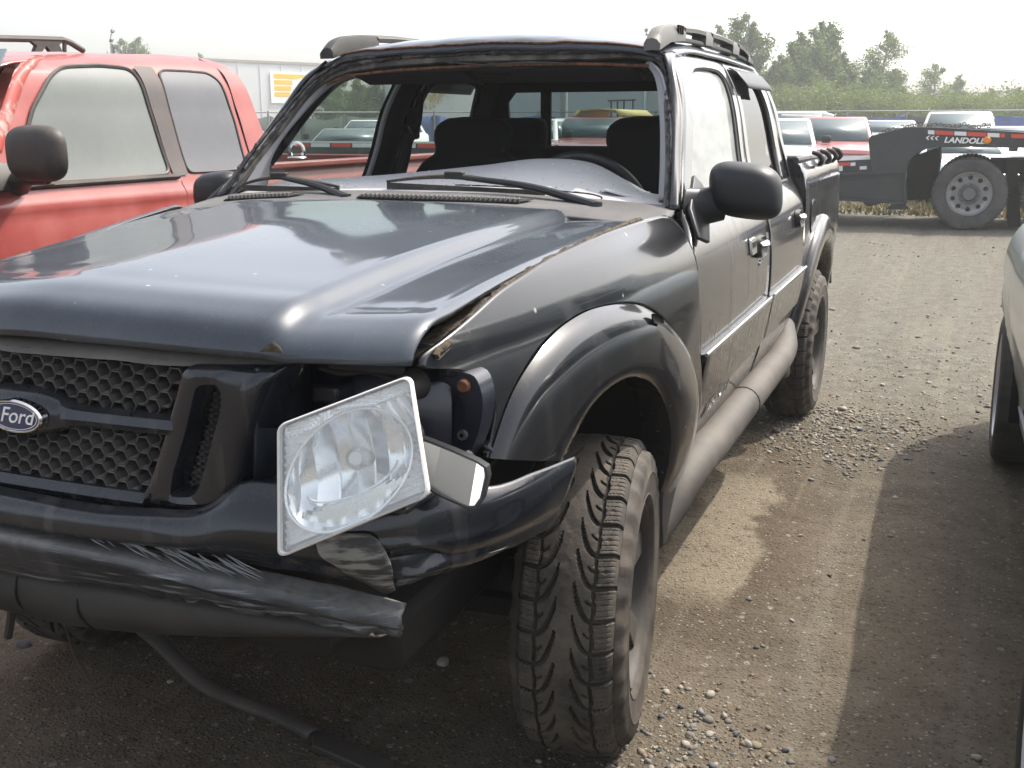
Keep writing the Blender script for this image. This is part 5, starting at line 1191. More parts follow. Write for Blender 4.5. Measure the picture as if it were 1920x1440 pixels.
# ================================================================ PALE CAR AT THE RIGHT EDGE
M['pale'] = mat('pale_silver_paint', (.46, .50, .47), .3, metal=.2, coat=.8, dust=.08, dcol=(.5, .47, .42), low=(.2, .7, .3))
M['grey_clad'] = mat('grey_cladding', (.30, .32, .33), .5, dust=.2, dcol=(.4, .36, .3))
cb = Vector((2.52, .9, 0))
car = empty('pale_car', 'pale silver green car at the right edge with alloy wheel', 'car', cb)
CX = np.array([(.16, .155), (.22, .105), (.30, .085), (.38, .075), (.50, .045), (.62, .012), (.72, -.004), (.80, -.012), (.88, -.002), (.96, .035), (1.02, .10), (1.06, .22)])   # inset of the side from x = 1.63
_c = spl(CX, 200)
def Cx(z): return 1.632+np.interp(z, _c[:, 0], _c[:, 1])
def car_side(sgn):
    V = []; Y = np.linspace(-1.6, 3.50, 130); Zc = np.linspace(.17, 1.055, 54)
    for y in Y:
        end = .18*np.clip((y-3.05)/.45, 0, 1)**2+.2*np.clip((-1.1-y)/.5, 0, 1)**2
        for z in Zc:
            x = Cx(z)+end+.03*np.clip(1-abs(y-1.0)/1.3, 0, 1)*(1 if z < 1 else 0)
            dd = math.hypot(y-2.76, z-.33); x_ = x-.016*np.clip(1-abs(dd-.385)/.07, 0, 1)
            V.append((sgn*(cb.x-x_)*-1 if sgn > 0 else cb.x-x_, y-cb.y, z))
    F = []
    for i in range(len(Y)-1):
        for j in range(len(Zc)-1):
            yy, zz = (Y[i]+Y[i+1])/2, (Zc[j]+Zc[j+1])/2
            if math.hypot(yy-2.76, zz-.33) < .365 or math.hypot(yy+.0, zz-.33) < .365 and False: continue
            a = i*len(Zc)+j; F.append((a, a+1, a+1+len(Zc), a+len(Zc)) if sgn > 0 else (a, a+len(Zc), a+1+len(Zc), a+1))
    return mk('body_side', V, F, M['pale'], car, solid=.015, off=-1, ang=60)
for s in (1, -1): car_side(s)
V = []
for y in np.linspace(-1.6, 3.5, 20):
    for x in np.linspace(-.70, .70, 12): V.append((x, y-cb.y, 1.03+.05*(1-(x/.7)**2)-.25*np.clip((y-3.3)/.2, 0, 1)))
mk('deck_panel', V, gridf(20, 12, flip=True), M['pale'], car)
V = []; secs = [(1.03, -.62, 3.28, .70), (1.25, -.30, 3.12, .64), (1.42, .12, 2.92, .575), (1.47, .35, 2.7, .50)]
for z, a, b_, hw in secs: V += [(-hw, a-cb.y, z), (-hw, b_-cb.y, z), (hw, b_-cb.y, z), (hw, a-cb.y, z)]
cabn = mk('cabin', V, gridf(4, 4, cv=True)+[(12, 13, 14, 15)], M['pale'], car, ang=40, bevel=.02)
for s in (1, -1):
    for a, b_ in ((0.05, .47), (.52, .92)):
        q = []
        for t, zz in ((a, 1.07), (b_, 1.07), (b_, 1.39), (a, 1.39)):
            k = np.interp(zz, [1.03, 1.25, 1.42], [0, 1, 2]); y0 = np.interp(k, [0, 1, 2], [-.62, -.30, .12]); y1 = np.interp(k, [0, 1, 2], [3.28, 3.12, 2.92]); hw = np.interp(k, [0, 1, 2], [.70, .64, .575])
            q.append((-s*(hw+.004), y0+(y1-y0)*t-cb.y, zz))
        mk('side_window', q, [(0, 1, 2, 3)], M['truck_glass'], cabn, solid=.004)
box('end_bumper', (0, 3.5-cb.y, .50), (1.5, .22, .42), M['grey_clad'], car, bevel=.06)
box('car_floor', (0, .9-cb.y, .30), (1.35, 4.6, .16), M['under'], car, bevel=0)
V = []
for y in np.linspace(-1.0, 2.36, 40):
    for z, o in ((.335, -.004), (.33, -.016), (.24, -.012), (.17, .0), (.15, .05)): V.append((Cx(max(z, .17))+.028*np.clip(1-abs(y-1.0)/1.3, 0, 1)+o-cb.x, y-cb.y, z))
mk('sill_cladding', V, gridf(40, 5, flip=False), M['grey_clad'], car)
mb = MB(); L_ = []
for i in range(26):
    a = math.radians(-12+204*i/25); L_ += [(1.67-cb.x, 2.76+.37*math.cos(a)-cb.y, .33+.37*math.sin(a)), (2.0-cb.x, 2.76+.37*math.cos(a)-cb.y, .33+.37*math.sin(a))]
mk('wheel_arch_liner', L_, gridf(26, 2), M['dark'], car, solid=.004)
M['alloy'] = mat('silver_alloy', (.62, .62, .62), .35, metal=.35)
def car_wheel(y, side, steer=0):
    root = bpy.data.objects.new('wheel', None); COL.objects.link(root); root.parent = car; root.location = (-.79*side, y-cb.y, .318); root.rotation_euler = (0, 0, steer+(math.pi if side > 0 else 0))
    mb = MB(); n = 120; prof = [(.218, .088), (.235, .100), (.27, .104), (.298, .098), (.312, .086), (.318, .066), (.319, .03), (.319, -.03), (.318, -.066), (.312, -.086), (.27, -.104), (.218, -.088)]
    V = []
    for j in range(n):
        a = 2*math.pi*j/n
        for i, (r, h) in enumerate(prof):
            if 4 <= i <= 9 and j % 3 == 0: r -= .005
            V.append((h, r*math.cos(a), r*math.sin(a)))
    mk('tyre', V, gridf(n, len(prof), cu=True), M['rubber2'], root)
    lathe('rim', [(.221, .086), (.224, .096), (.216, .098), (.206, .085), (.200, .02), (.2, -.09)], (0, 0, 0), 'x', M['alloy'], root, n=56)
    mb = MB(); lathe_mb(mb, [(0, .085), (.03, .085), (.045, .07), (.07, .06)], (0, 0, 0), 'x', 24)
    for i in range(5):
        a = 2*math.pi*i/5+.3; P = [(-.032, .03), (.032, .03), (.020, .206), (-.020, .206)]
        prism_mb(mb, P, lambda u, v, d: (d, u*math.cos(a)-v*math.sin(a), u*math.sin(a)+v*math.cos(a)), .05, .082)
    mb.mk('spokes', M['alloy'], root, bevel=.004)
car_wheel(2.76, 1, .0); car_wheel(2.76, -1); car_wheel(-.17, 1); car_wheel(-.17, -1)
# ================================================================ LOWBOY TRAILER
M.update(
 tsteel=mat('trailer_black', (.022, .026, .03), .5, dust=.25, dcol=(.12, .115, .105), dscale=1.5, bump=.1, bscale=20),
 ttyre=mat('truck_tyre', (.045, .044, .043), .8, dust=.55, dcol=(.16, .15, .14)),
 tsteelrim=mat('truck_rim', (.5, .5, .5), .45, metal=.5, dust=.3, dcol=(.3, .28, .26)),
 hubgrey=mat('hub_grey', (.16, .16, .16), .6, metal=.4),
 tape_red=mat('tape_red', (.62, .06, .03), .4), tape_white=mat('tape_white', (.75, .75, .74), .4),
 chain=mat('rusty_chain', (.10, .07, .055), .7, metal=.5),
)
TY0, TY1 = 13.5, 15.9
tb = Vector((1.5, 14.7, 0))
trl = empty('lowboy_trailer', 'black lowboy trailer gooseneck with red and white tape across the back of the yard', 'trailer', tb)
def tq(pts): return [(p[0]-tb.x, p[2]) for p in pts]
def tp(name, pts, d0, d1, m, par=trl, **k): return prism(name, tq(pts), lambda u, v, d: (u, d-tb.y, v), d0, d1, m, par, **k)
neck = tp('gooseneck', [(0.184,13.5,1.164),(0.207,13.5,1.22),(0.659,13.5,1.339),(0.958,13.5,1.339),(1.577,13.5,1.306),(2.332,13.5,1.26),(3.177,13.5,1.217),(3.196,13.5,1.055),(2.352,13.5,1.075),(1.597,13.5,1.082),(1.078,13.5,1.079),(0.935,13.5,1.057),(0.807,13.5,0.993),(0.728,13.5,0.888),(0.699,13.5,0.754),(0.722,13.5,0.288),(0.675,13.5,0.286),(0.64,13.5,0.732),(0.258,13.5,0.712)], TY0, TY0+.12, M['tsteel'], bevel=.01, smooth=False)
tp('gooseneck', [(0.184,13.5,1.164),(0.207,13.5,1.22),(0.659,13.5,1.339),(1.577,13.5,1.306),(3.177,13.5,1.217),(3.196,13.5,1.055),(1.597,13.5,1.082),(1.078,13.5,1.079),(0.935,13.5,1.057),(0.807,13.5,0.993),(0.728,13.5,0.888),(0.699,13.5,0.754),(0.722,13.5,0.288),(0.675,13.5,0.286),(0.64,13.5,0.732),(0.258,13.5,0.712)], TY1-.12, TY1, M['tsteel'], smooth=False)
tp('neck_deck', [(0.222,13.5,1.206),(0.66,13.5,1.325),(1.578,13.5,1.292),(3.179,13.5,1.204),(3.186,13.5,1.146),(1.585,13.5,1.218),(0.666,13.5,1.242),(0.268,13.5,1.129)], TY0+.11, TY1-.11, M['tsteel'], smooth=False)
tp('neck_face', [(0.208,13.5,1.199),(0.263,13.5,1.199),(0.326,13.5,0.72),(0.271,13.5,0.719)], TY0+.11, TY1-.11, M['tsteel'], smooth=False)
lb = tp('side_channel', [(-1.411,13.44,0.606),(-0.394,13.44,0.689),(0.688,13.44,0.757),(0.714,13.44,0.349),(-0.374,13.44,0.386),(-1.401,13.44,0.398)], TY0-.02, TY0+.04, M['tsteel'], smooth=False)
tp('channel_flange', [(-1.412,13.44,0.628),(-0.395,13.44,0.711),(0.7,13.44,0.778),(0.703,13.44,0.743),(-0.393,13.44,0.675),(-1.41,13.44,0.591)], TY0-.09, TY0+.04, M['tsteel'], par=lb, smooth=False)
tp('channel_flange', [(-1.401,13.44,0.405),(-0.375,13.44,0.393),(0.733,13.44,0.356),(0.736,13.44,0.328),(-0.373,13.44,0.364),(-1.4,13.44,0.376)], TY0-.09, TY0+.04, M['tsteel'], par=lb, smooth=False)
tp('channel_post', [(0.667,13.44,0.77),(0.7,13.44,0.771),(0.735,13.44,0.335),(0.701,13.44,0.334)], TY0-.09, TY0+.04, M['tsteel'], par=lb, smooth=False)
dk = tp('low_deck', [(-1.584,13.5,0.838),(-0.377,13.5,0.875),(0.236,13.5,0.91),(0.258,13.5,0.705),(-0.364,13.5,0.673),(-1.572,13.5,0.585)], TY0+.05, TY1, M['tsteel'], smooth=False)
tp('skid_foot', [(0.546,13.44,0.323),(0.675,13.44,0.326),(0.755,13.44,0.257),(0.476,13.44,0.249)], TY0-.05, TY0+.3, M['tsteel'], smooth=False)
tp('drop_bracket', [(0.135,13.44,0.377),(0.441,13.44,0.341),(0.267,13.44,0.279),(0.21,13.44,0.292)], TY0+.0, TY0+.3, M['tsteel'], smooth=False)
tp('inner_frame', [(0.663,14.0,0.892),(1.069,14.0,1.054),(1.096,14.0,0.897),(1.058,14.0,0.378),(0.853,14.0,0.344),(0.708,14.0,0.326)], 14.2, 15.4, M['under'], smooth=False)
def tape(pts, m, y, par=neck): prism('tape_strip', tq(pts), lambda u, v, d: (u, d-tb.y, v), y-.006, y+.002, m, par, smooth=False)
for q, k in [([(0.928,13.5,1.298),(1.007,13.5,1.294),(1.012,13.5,1.243),(0.932,13.5,1.246)],0),([(1.017,13.5,1.294),(1.244,13.5,1.284),(1.248,13.5,1.233),(1.022,13.5,1.243)],1),([(1.254,13.5,1.283),(1.4,13.5,1.277),(1.404,13.5,1.226),(1.258,13.5,1.232)],0),([(1.409,13.5,1.276),(1.644,13.5,1.266),(1.649,13.5,1.215),(1.414,13.5,1.225)],1),([(1.654,13.5,1.265),(1.797,13.5,1.259),(1.802,13.5,1.208),(1.659,13.5,1.215)],0),([(1.807,13.5,1.258),(1.86,13.5,1.256),(1.865,13.5,1.206),(1.811,13.5,1.208)],1),([(1.936,13.5,1.253),(2.118,13.5,1.244),(2.123,13.5,1.194),(1.941,13.5,1.202)],1),([(2.124,13.5,1.244),(2.273,13.5,1.237),(2.278,13.5,1.188),(2.129,13.5,1.194)],0)]:
    tape(q, M['tape_red'] if k else M['tape_white'], TY0)
for q, k in [([(-0.382,13.55,0.858),(-0.261,13.55,0.865),(-0.258,13.55,0.82),(-0.379,13.55,0.812)],0),([(-0.254,13.55,0.86),(-0.036,13.55,0.868),(-0.033,13.55,0.823),(-0.251,13.55,0.813)],1),([(-0.029,13.55,0.863),(0.034,13.55,0.869),(0.037,13.55,0.824),(-0.025,13.55,0.816)],0)]:
    tape(q, M['tape_red'] if k else M['tape_white'], TY0+.05, dk)
tape([(-0.308,13.55,0.813),(-0.23,13.55,0.814),(-0.225,13.55,0.738),(-0.303,13.55,0.737)], M['tape_white'], TY0+.05, dk); tape([(-0.216,13.55,0.817),(-0.131,13.55,0.822),(-0.126,13.55,0.75),(-0.211,13.55,0.745)], M['tape_white'], TY0+.05, dk); tape([(0.094,13.55,0.814),(0.184,13.55,0.823),(0.187,13.55,0.776),(0.097,13.55,0.772)], M['tape_white'], TY0+.05, dk)
lp = Vector((1.384,13.49,1.163))-tb
text('trailer_lettering', 'LANDOLL', frame(lp, (1, 0, -.03), (0, 0, 1)), .098, M['tape_white'], neck, shear=.2, ext=.002, sx=1.12, bold=.004)
for i in range(3):
    lx = Vector((0.969,13.49,1.202))-tb+Vector((-.06+i*.055, 0, -i*.002))
    prism('lettering_mark', [(0, 0), (.035, .025), (.055, .025), (.025, 0), (.045, -.03), (.025, -.03)], lambda u, v, d: (lx.x+u, lx.y+d, lx.z+v), -.004, .004, M['tape_white'], neck, smooth=False)
al = Vector((1.659,13.47,1.171))-tb
lathe('amber_lamp', [(0, -.03), (.04, -.025), (.048, -.01), (.05, .02)], al, 'y', M['amber'], neck, n=20)
q = [(0.314,14.2,1.248),(0.432,14.2,1.278),(0.557,14.2,1.307),(0.708,14.2,1.343),(0.868,14.2,1.336),(1.038,14.2,1.35),(1.211,14.2,1.329),(1.379,14.2,1.343),(1.548,14.2,1.322),(1.687,14.2,1.336)]
rsz = np.random.RandomState(4); mb = MB(); p = spl([Vector(v)-tb for v in q], 46)
for i in range(45):
    c_ = (p[i]+p[i+1])/2+np.array([0, rsz.randn()*.05, .01+abs(rsz.randn())*.012]); d = (p[i+1]-p[i])*.75; s_ = np.array([0, .018, 0]) if i % 2 else np.array([0, 0, .018])
    tube_mb(mb, [c_-d+s_*.3, c_-d*.6+s_, c_+d*.6+s_, c_+d-s_*.3, c_+d*.6-s_, c_-d*.6-s_], .007, 5, closed=True)
mb.mk('binder_chain', M['chain'], trl)
def twheel(cx, y, R, dual=True):
    par = bpy.data.objects.new('wheel', None); COL.objects.link(par); par.parent = trl; par.location = (cx-tb.x, y-tb.y, R)
    n = 150; prof = [(.60, -.02), (.64, -.10), (.90, -.125), (.965, -.11), (1.0, -.07), (1.0, .15), (.965, .19), (.90, .2), (.6, .12)]
    V = []
    for j in range(n):
        a = 2*math.pi*j/n
        for i, (r, h) in enumerate(prof):
            if i in (3, 4, 5) and j % 3 == 0: r -= .022
            V.append((R*r*math.cos(a), h, R*r*math.sin(a)))
    mk('tyre', V, gridf(n, len(prof), cu=True), M['ttyre'], par)
    mb = MB(); lathe_mb(mb, [(R*.62, -.03), (R*.61, -.055), (R*.585, -.06), (R*.57, -.04), (R*.55, .03), (R*.46, .055), (R*.34, .03), (R*.30, .0), (R*.29, -.02)], (0, 0, 0), 'y', 60)
    rim = mb.mk('rim', M['tsteelrim'], par)
    mb = MB(); lathe_mb(mb, [(R*.29, -.02), (R*.2, -.02), (R*.19, -.07), (R*.16, -.09), (0, -.09)], (0, 0, 0), 'y', 40)
    for i in range(10):
        a = 2*math.pi*i/10; lathe_mb(mb, [(0, -.055), (.016, -.053), (.02, -.02)], (R*.25*math.cos(a), 0, R*.25*math.sin(a)), 'y', 8)
    mb.mk('hub', M['hubgrey'], rim)
    h0 = None
    for i in range(10):
        a = 2*math.pi*(i+.5)/10
        if h0 is None: o = h0 = lathe('hand_hole', [(0, .022), (.026, .021), (.03, .05)], (0, 0, 0), 'y', M['dark'], rim, n=14)
        else: o = h0.copy(); COL.objects.link(o); o.parent = rim
        o.location = (R*.44*math.cos(a), 0, R*.44*math.sin(a))
twheel(1.505, 13.62, .475); twheel(2.60, 13.62, .475); twheel(1.505, 15.5, .475); twheel(2.60, 15.5, .475)
tp('suspension_frame', [(1.753,14.1,0.902),(3.278,14.1,0.919),(3.302,14.1,0.715),(1.769,14.1,0.725)], 14.1, 15.3, M['under'], smooth=False)
for cx in (1.505, 2.60): tube('axle', [(cx-tb.x, 13.7-tb.y, .475), (cx-tb.x, 15.4-tb.y, .475)], .07, M['under'], trl, n=8)
tp('rear_mudflap', [(1.914,14.2,0.9),(2.05,14.2,0.923),(2.183,14.2,0.048),(2.024,14.2,0.043)], 13.8, 14.3, M['under'], smooth=False)
# ================================================================ OTHER VEHICLES OF THE YARD
def vmat(name, c, **k): return mat(name, c, .3, coat=.6, dust=.25, dcol=tuple(min(1, v*.6+.2) for v in c), dscale=2., drough=.6, up=.1, **k)
VC = dict(dustyred=vmat('far_red', (.33, .085, .085)), silver=vmat('far_silver', (.42, .47, .50)), white=vmat('far_white', (.74, .74, .71)), cream=vmat('far_cream', (.66, .66, .58)), maroon=vmat('far_maroon', (.28, .05, .04)), olive=vmat('far_olive', (.12, .13, .085)), green=vmat('far_green', (.035, .06, .045)), blue=vmat('far_blue', (.07, .10, .17)), navy=vmat('far_navy', (.03, .045, .075)), paleblue=vmat('far_pale_blue', (.62, .70, .72)), grey=vmat('far_grey', (.28, .30, .30)), tan=vmat('far_tan', (.42, .35, .22)))
M['far_chrome'] = mat('far_chrome', (.6, .59, .55), .3, metal=.8); M['far_black'] = mat('far_black', (.012, .012, .013), .6); M['far_light'] = mat('far_headlight', (.55, .57, .58), .2)
def vehicle(name, label, cat, loc, rz, col, kind='pickup', sc=1., group=None, hood=None, roof=None, glass=None, dz=0., top=None):
    e = empty(name, label, cat, (loc[0], loc[1], dz), rz, group); m = VC[col]; mh = VC[hood] if hood else m; mr = VC[roof] if roof else m
    gl = M[glass] if glass else M['truck_glass']
    W, L, hz, cz_, rzf = {'pickup': (.93, 5.1, .98, 1.10, 1.70), 'suv': (.90, 4.6, .98, 1.08, 1.76), 'sedan': (.87, 4.6, .80, .93, 1.40), 'van': (.98, 5.0, 1.05, 1.2, 2.0)}[kind]
    ws0, ws1, r1, b0 = {'pickup': (1.35, 1.95, 2.75, 2.95), 'suv': (1.25, 1.80, 4.25, 4.5), 'sedan': (1.35, 2.05, 3.0, 3.75), 'van': (.8, 1.3, 4.8, 4.95)}[kind]
    if top: rzf = top/sc
    bedz = {'pickup': 1.10, 'suv': 1.06, 'sedan': .95, 'van': 1.15}[kind]
    S3 = lambda v: tuple(c*sc for c in v)
    def loft(name, st, mm, par=e, **k):
        V = []
        for y, hw, zb, zt in st:
            ring = [(.90, zb), (.985, zb+.08), (1., zb+(zt-zb)*.55), (.975, zt-.07), (.93, zt-.015), (.80, zt), (.4, zt+.012)]
            ring = [(a*hw, b_) for a, b_ in ring]; ring = ring+[(-a, b_) for a, b_ in ring[::-1]]
            V += [S3((a, y, b_)) for a, b_ in ring]
        n = 14; F = gridf(len(st), n, cv=True, flip=True)+[tuple(range(n)), tuple(range((len(st)-1)*n, len(st)*n))[::-1]]
        return mk(name, V, F, mm, par, ang=35, **k)
    loft('body', [(ws0-.02, W, .38, cz_), (ws0+.4, W, .36, cz_), (b0, W, .36, bedz), (L-.05, W, .40, bedz), (L, W*.97, .45, bedz-.05)], m)
    loft('hood', [(0.0, W*.90, .45, hz-.10), (.06, W*.94, .40, hz-.03), (.3, W*.985, .38, hz+.02), (ws0, W*.99, .38, cz_)], mh)
    base = [(-W*.92, ws0, cz_-.01), (W*.92, ws0, cz_-.01), (W*.92, b0, bedz-.01), (-W*.92, b0, bedz-.01)]; tp_ = [(-W*.74, ws1, rzf), (W*.74, ws1, rzf), (W*.74, r1, rzf), (-W*.74, r1, rzf)]
    cabm = mk('cab', [S3(v) for v in base+tp_], [(4, 5, 6, 7), (0, 1, 5, 4), (1, 2, 6, 5), (2, 3, 7, 6), (3, 0, 4, 7)], mr, e, bevel=.05*sc, ang=60)
    def pane(nm, i, j, s0, s1, t0, t1, par):
        A, B, C, D = [Vector(v) for v in (base[i], base[j], tp_[j], tp_[i])]; nn = (B-A).cross(D-A).normalized()
        f = lambda s, t: (A*(1-s)+B*s)*(1-t)+(D*(1-s)+C*s)*t+nn*.012
        return mk(nm, [S3(f(s0, t0)), S3(f(s1, t0)), S3(f(s1, t1)), S3(f(s0, t1))], [(0, 1, 2, 3)], gl, par, solid=.008*sc, off=0)
    wsg = pane('windshield', 0, 1, .05, .95, .06, .90, cabm)
    for i, j in ((1, 2), (3, 0)):
        n = 1 if kind == 'pickup' else 3
        for k in range(n):
            a, b_ = .08+k*.86/n, .08+(k+1)*.86/n-.05
            pane('side_window', i, j, a, b_, .10, .86, cabm)
    pane('rear_window', 2, 3, .08, .92, .12, .86, cabm)
    mb = MB(); box_mb(mb, S3((0, -.015, hz-.22)), S3((W*1.15, .05, .20))); gm = mb.mk('grille', M['far_black'], e, bevel=.01*sc)
    mb = MB()
    for k in range(4): box_mb(mb, S3((0, -.045, hz-.30+k*.055)), S3((W*1.12, .02, .016)))
    mb.mk('grille_bars', M['far_chrome'], gm)
    for s in (1, -1):
        box('headlight', S3((s*W*.76, -.01, hz-.22)), S3((.26, .06, .17)), M['far_light'], e, bevel=.02*sc)
        box('door_mirror', S3((s*(W+.10), ws0+.30, cz_+.12)), S3((.17, .09, .14)), M['far_black'], e, bevel=.03*sc)
        for y in (.85, L-1.0):
            R = .34 if kind != 'sedan' else .31
            w_ = lathe('wheel', [(0, .02), (R*.55, .03), (R*.62, .06), (R*.92, .065), (R, .03), (R, -.12)], S3((s*(W-.04), y, R)), 'x', M['rubber2'], e, n=20, M3=Matrix.Scale(sc, 3) @ Matrix.Rotation(0 if s > 0 else math.pi, 3, 'Z'))
        tube('wiper', [S3((s*.1-.3, ws0+.03, cz_+.03)), S3((s*.1+.25, ws0+.09, cz_+.08))], .009*sc, M['far_black'], wsg, n=4)
    box('front_bumper', S3((0, -.07, .52)), S3((W*1.9, .14, .19)), M['far_chrome'], e, bevel=.03*sc)
    return e
A1 = vehicle('parked_pickup', 'dusty red pickup facing forward behind the black trailer deck', 'pickup truck', (-0.9589986462953433, 19.6), .10, 'dustyred', 'pickup', .92, group='old vehicles parked at the back of the yard', top=1.50)
box('dash_clutter', (-.25, 1.66, 1.08), (.35, .2, .12), VC['paleblue'], A1, bevel=.04); 
vehicle('parked_sedan', 'silver blue car at the far row just behind the black pickup bed', 'car', (-1.9373701277269428, 18.6), .12, 'silver', 'sedan', 1.02, group='old vehicles parked at the back of the yard', top=1.47)
A3 = vehicle('work_van', 'silver van with white tube on its roof rack behind the red pickup', 'van', (-2.4035692997120344, 25), .1, 'silver', 'suv', 1.0, group='old vehicles parked at the back of the yard', top=1.66)
tube('roof_tube', [Vector(v)-Vector(A3.location) for v in [(-1.829,25.5,1.581),(-1.552,25.5,1.518)]], .055, M['tape_white'], A3, n=10)
tube('roof_rack', [Vector(v)-Vector(A3.location) for v in [(-2.773,25.5,1.559),(-2.139,25.5,1.545),(-1.525,25.5,1.481),(-1.508,25.5,1.605)]], .018, M['far_chrome'], A3, n=6)
vehicle('parked_pickup', 'pickup with white cab roof peeking out right of the dusty red pickup', 'pickup truck', (-0.5321565397794961, 29), .08, 'grey', 'pickup', 1.0, group='old vehicles parked at the back of the yard', roof='white', top=1.44)
vehicle('parked_pickup', 'cream pickup seen from the windshield up above the trailer lettering', 'pickup truck', (1.2105956331021304, 23), .0, 'cream', 'pickup', .96, group='old vehicles parked at the back of the yard', top=1.62)
vehicle('parked_sedan', 'pale blue car visible under the trailer neck over the tyre', 'car', (1.6355067896803241, 18), .2, 'paleblue', 'sedan', .9, group='old vehicles parked at the back of the yard', top=1.12)
vehicle('parked_pickup', 'white truck roof at the right end behind the trailer tape', 'pickup truck', (2.3406896327014084, 21), .1, 'white', 'pickup', .85, group='old vehicles parked at the back of the yard', top=1.31)
# seen through the cab
vehicle('parked_suv', 'white sport utility with roof rack at the dark green fence', 'suv', (-14.720593311512616, 25), .15, 'white', 'suv', 1.0, group='old vehicles seen through the cab windows', top=1.47)
vehicle('parked_pickup', 'olive pickup with blue windshield in front of the white sport utility', 'pickup truck', (-11.11014361396799, 18), .25, 'olive', 'pickup', .9, group='old vehicles seen through the cab windows', top=1.27)
vehicle('parked_pickup', 'dark green truck beside the red pickup bed with chrome tie ring', 'pickup truck', (-8.788715215709157, 11.8), .75, 'green', 'pickup', .9, group='old vehicles seen through the cab windows', top=1.28)
vehicle('parked_pickup', 'white hooded truck with dark windshield left of the yellow topped pickup', 'pickup truck', (-7.099189949126828, 18), .1, 'navy', 'pickup', .95, group='old vehicles seen through the cab windows', hood='white', roof='white', top=1.47)
vehicle('parked_suv', 'white sport utility whose side windows show past the rear window bar', 'suv', (-9.057026960640169, 24.5), -.35, 'white', 'suv', .95, group='old vehicles seen through the cab windows', top=1.50)
A9 = vehicle('parked_pickup', 'maroon pickup carrying a yellow boat hull seen through the rear window', 'pickup truck', (-5.841518874949669, 18.5), .05, 'maroon', 'pickup', .98, group='old vehicles seen through the cab windows', top=1.50)
M['yellow_hull'] = mat('yellow_hull', (.55, .42, .12), .5)
V = []
for i in range(12):
    t = i/11; w_ = .85*math.sin(math.pi*(.12+.76*t))**.6
    for a in (-1, -.8, 0, .8, 1): V.append((a*w_, 2.1+2.6*t, 1.62+.04*(1-a*a)-(.10 if abs(a) == 1 else 0)))
mk('roof_cargo', V, gridf(12, 5, flip=True), M['yellow_hull'], A9, solid=.03)
rkf = empty('pipe_rack', 'thin dark pipe rack frame standing before the pale trailer wall', 'rack', (-8.16864854791366,30.0,0.0))
o_ = Vector(rkf.location)
for a, b_ in [[(-8.68,30.0,2.02),(-7.82,30.0,2.04)],[(-8.58,30.0,2.02),(-8.56,30.0,1.23)],[(-8.38,30.0,2.0),(-8.36,30.0,1.23)],[(-8.18,30.0,2.02),(-8.16,30.0,1.23)],[(-7.9,30.0,2.05),(-7.88,30.0,1.23)],[(-8.57,30.0,1.76),(-7.89,30.0,1.75)]]: tube('pipe', [Vector(a)-o_, Vector(b_)-o_], .025, M['far_black'], rkf, n=5)
# trailer deck with tape glimpsed past the red pickup
d2 = empty('flatbed_trailer', 'flat trailer deck edged with red and white tape seen through the passenger window', 'trailer', (-8.637486055294273,14.5,0.0))
o_ = Vector(d2.location)
fd_ = box('deck_beam', (0, .8, .95), (4.6, 1.6, .22), M['tsteel'], d2, bevel=.01)
for i in range(11): box('tape_strip', (-2.1+i*.42, -.006, 1.02), (.38, .012, .065), M['tape_red'] if i % 2 else M['tape_white'], fd_, bevel=0)
for xx in (-1.4, -.3, .8, 1.8): lathe('wheel', [(0, -.02), (.2, -.02), (.24, -.06), (.42, -.06), (.45, 0), (.45, .2)], (xx, .25, .45), 'y', M['ttyre'], d2, n=24)
# ================================================================ SEMI TRAILERS
M['twall'] = mat('trailer_wall', (.62, .63, .62), .55, dust=.15, dcol=(.45, .43, .4), dscale=.6); M['twall2'] = mat('trailer_wall_grey', (.50, .53, .53), .55, dust=.25, dcol=(.4, .4, .38), dscale=.5)
M['poster_white'] = mat('poster_white', (.85, .84, .83), .5); M['poster_yellow'] = mat('poster_yellow', (.85, .52, .05), .5); M['trl_rail'] = mat('trailer_rail', (.36, .33, .30), .6); M['scrub'] = mat('wall_scrape', (.30, .31, .31), .7)
def semi(label, A, B, z0, z1, wall, name='semi_trailer'):
    A, B = Vector(A), Vector(B); A.z = B.z = 0; d = (B-A); L = d.length; d.normalize(); back = Vector((-d.y, d.x, 0))
    if back.y < 0: back = -back
    e = empty(name, label, 'semi trailer', A)
    fn = lambda u, v, k: tuple(d*u+back*k+Vector((0, 0, v)))
    b_ = prism('box_body', [(0, z0), (L, z0), (L, z1), (0, z1)], fn, 0, 2.6, wall, e, smooth=False)
    prism('top_rail', [(-.02, z1-.10), (L+.02, z1-.10), (L+.02, z1+.03), (-.02, z1+.03)], fn, -.04, 0, M['trl_rail'], b_, smooth=False)
    prism('bottom_rail', [(-.02, z0-.06), (L+.02, z0-.06), (L+.02, z0+.10), (-.02, z0+.10)], fn, -.04, 0, M['trl_rail'], b_, smooth=False)
    n = max(2, int(L/1.2)); me = None
    for i in range(n+1):
        p = prism('wall_rib', [(-.03, z0+.1), (.03, z0+.1), (.03, z1-.1), (-.03, z1-.1)], fn, -.022, 0, wall, b_, smooth=False) if me is None else me.copy()
        if me is not None: COL.objects.link(p)
        me = me or p; p.location = d*(L*i/n)
    for u in (.8, 2.0, L-2.2, L-1.0):
        if 0 < u < L: lathe('wheel', [(0, -.02), (.3, -.02), (.5, -.05), (.52, .2)], fn(u, .52, .35), 'y', M['ttyre'], e, n=20)
    return e, fn, L
sA, fA, LA = semi('long white semi trailer with a yellow striped poster beyond the red pickup', (-36.56,37.0,3.04), (-31.11,50.0,3.34), 1.76-.4, 4.46, M['twall'])
pA, pB = Vector((-36.56,37.0,3.04)), Vector((-31.11,50.0,3.34))
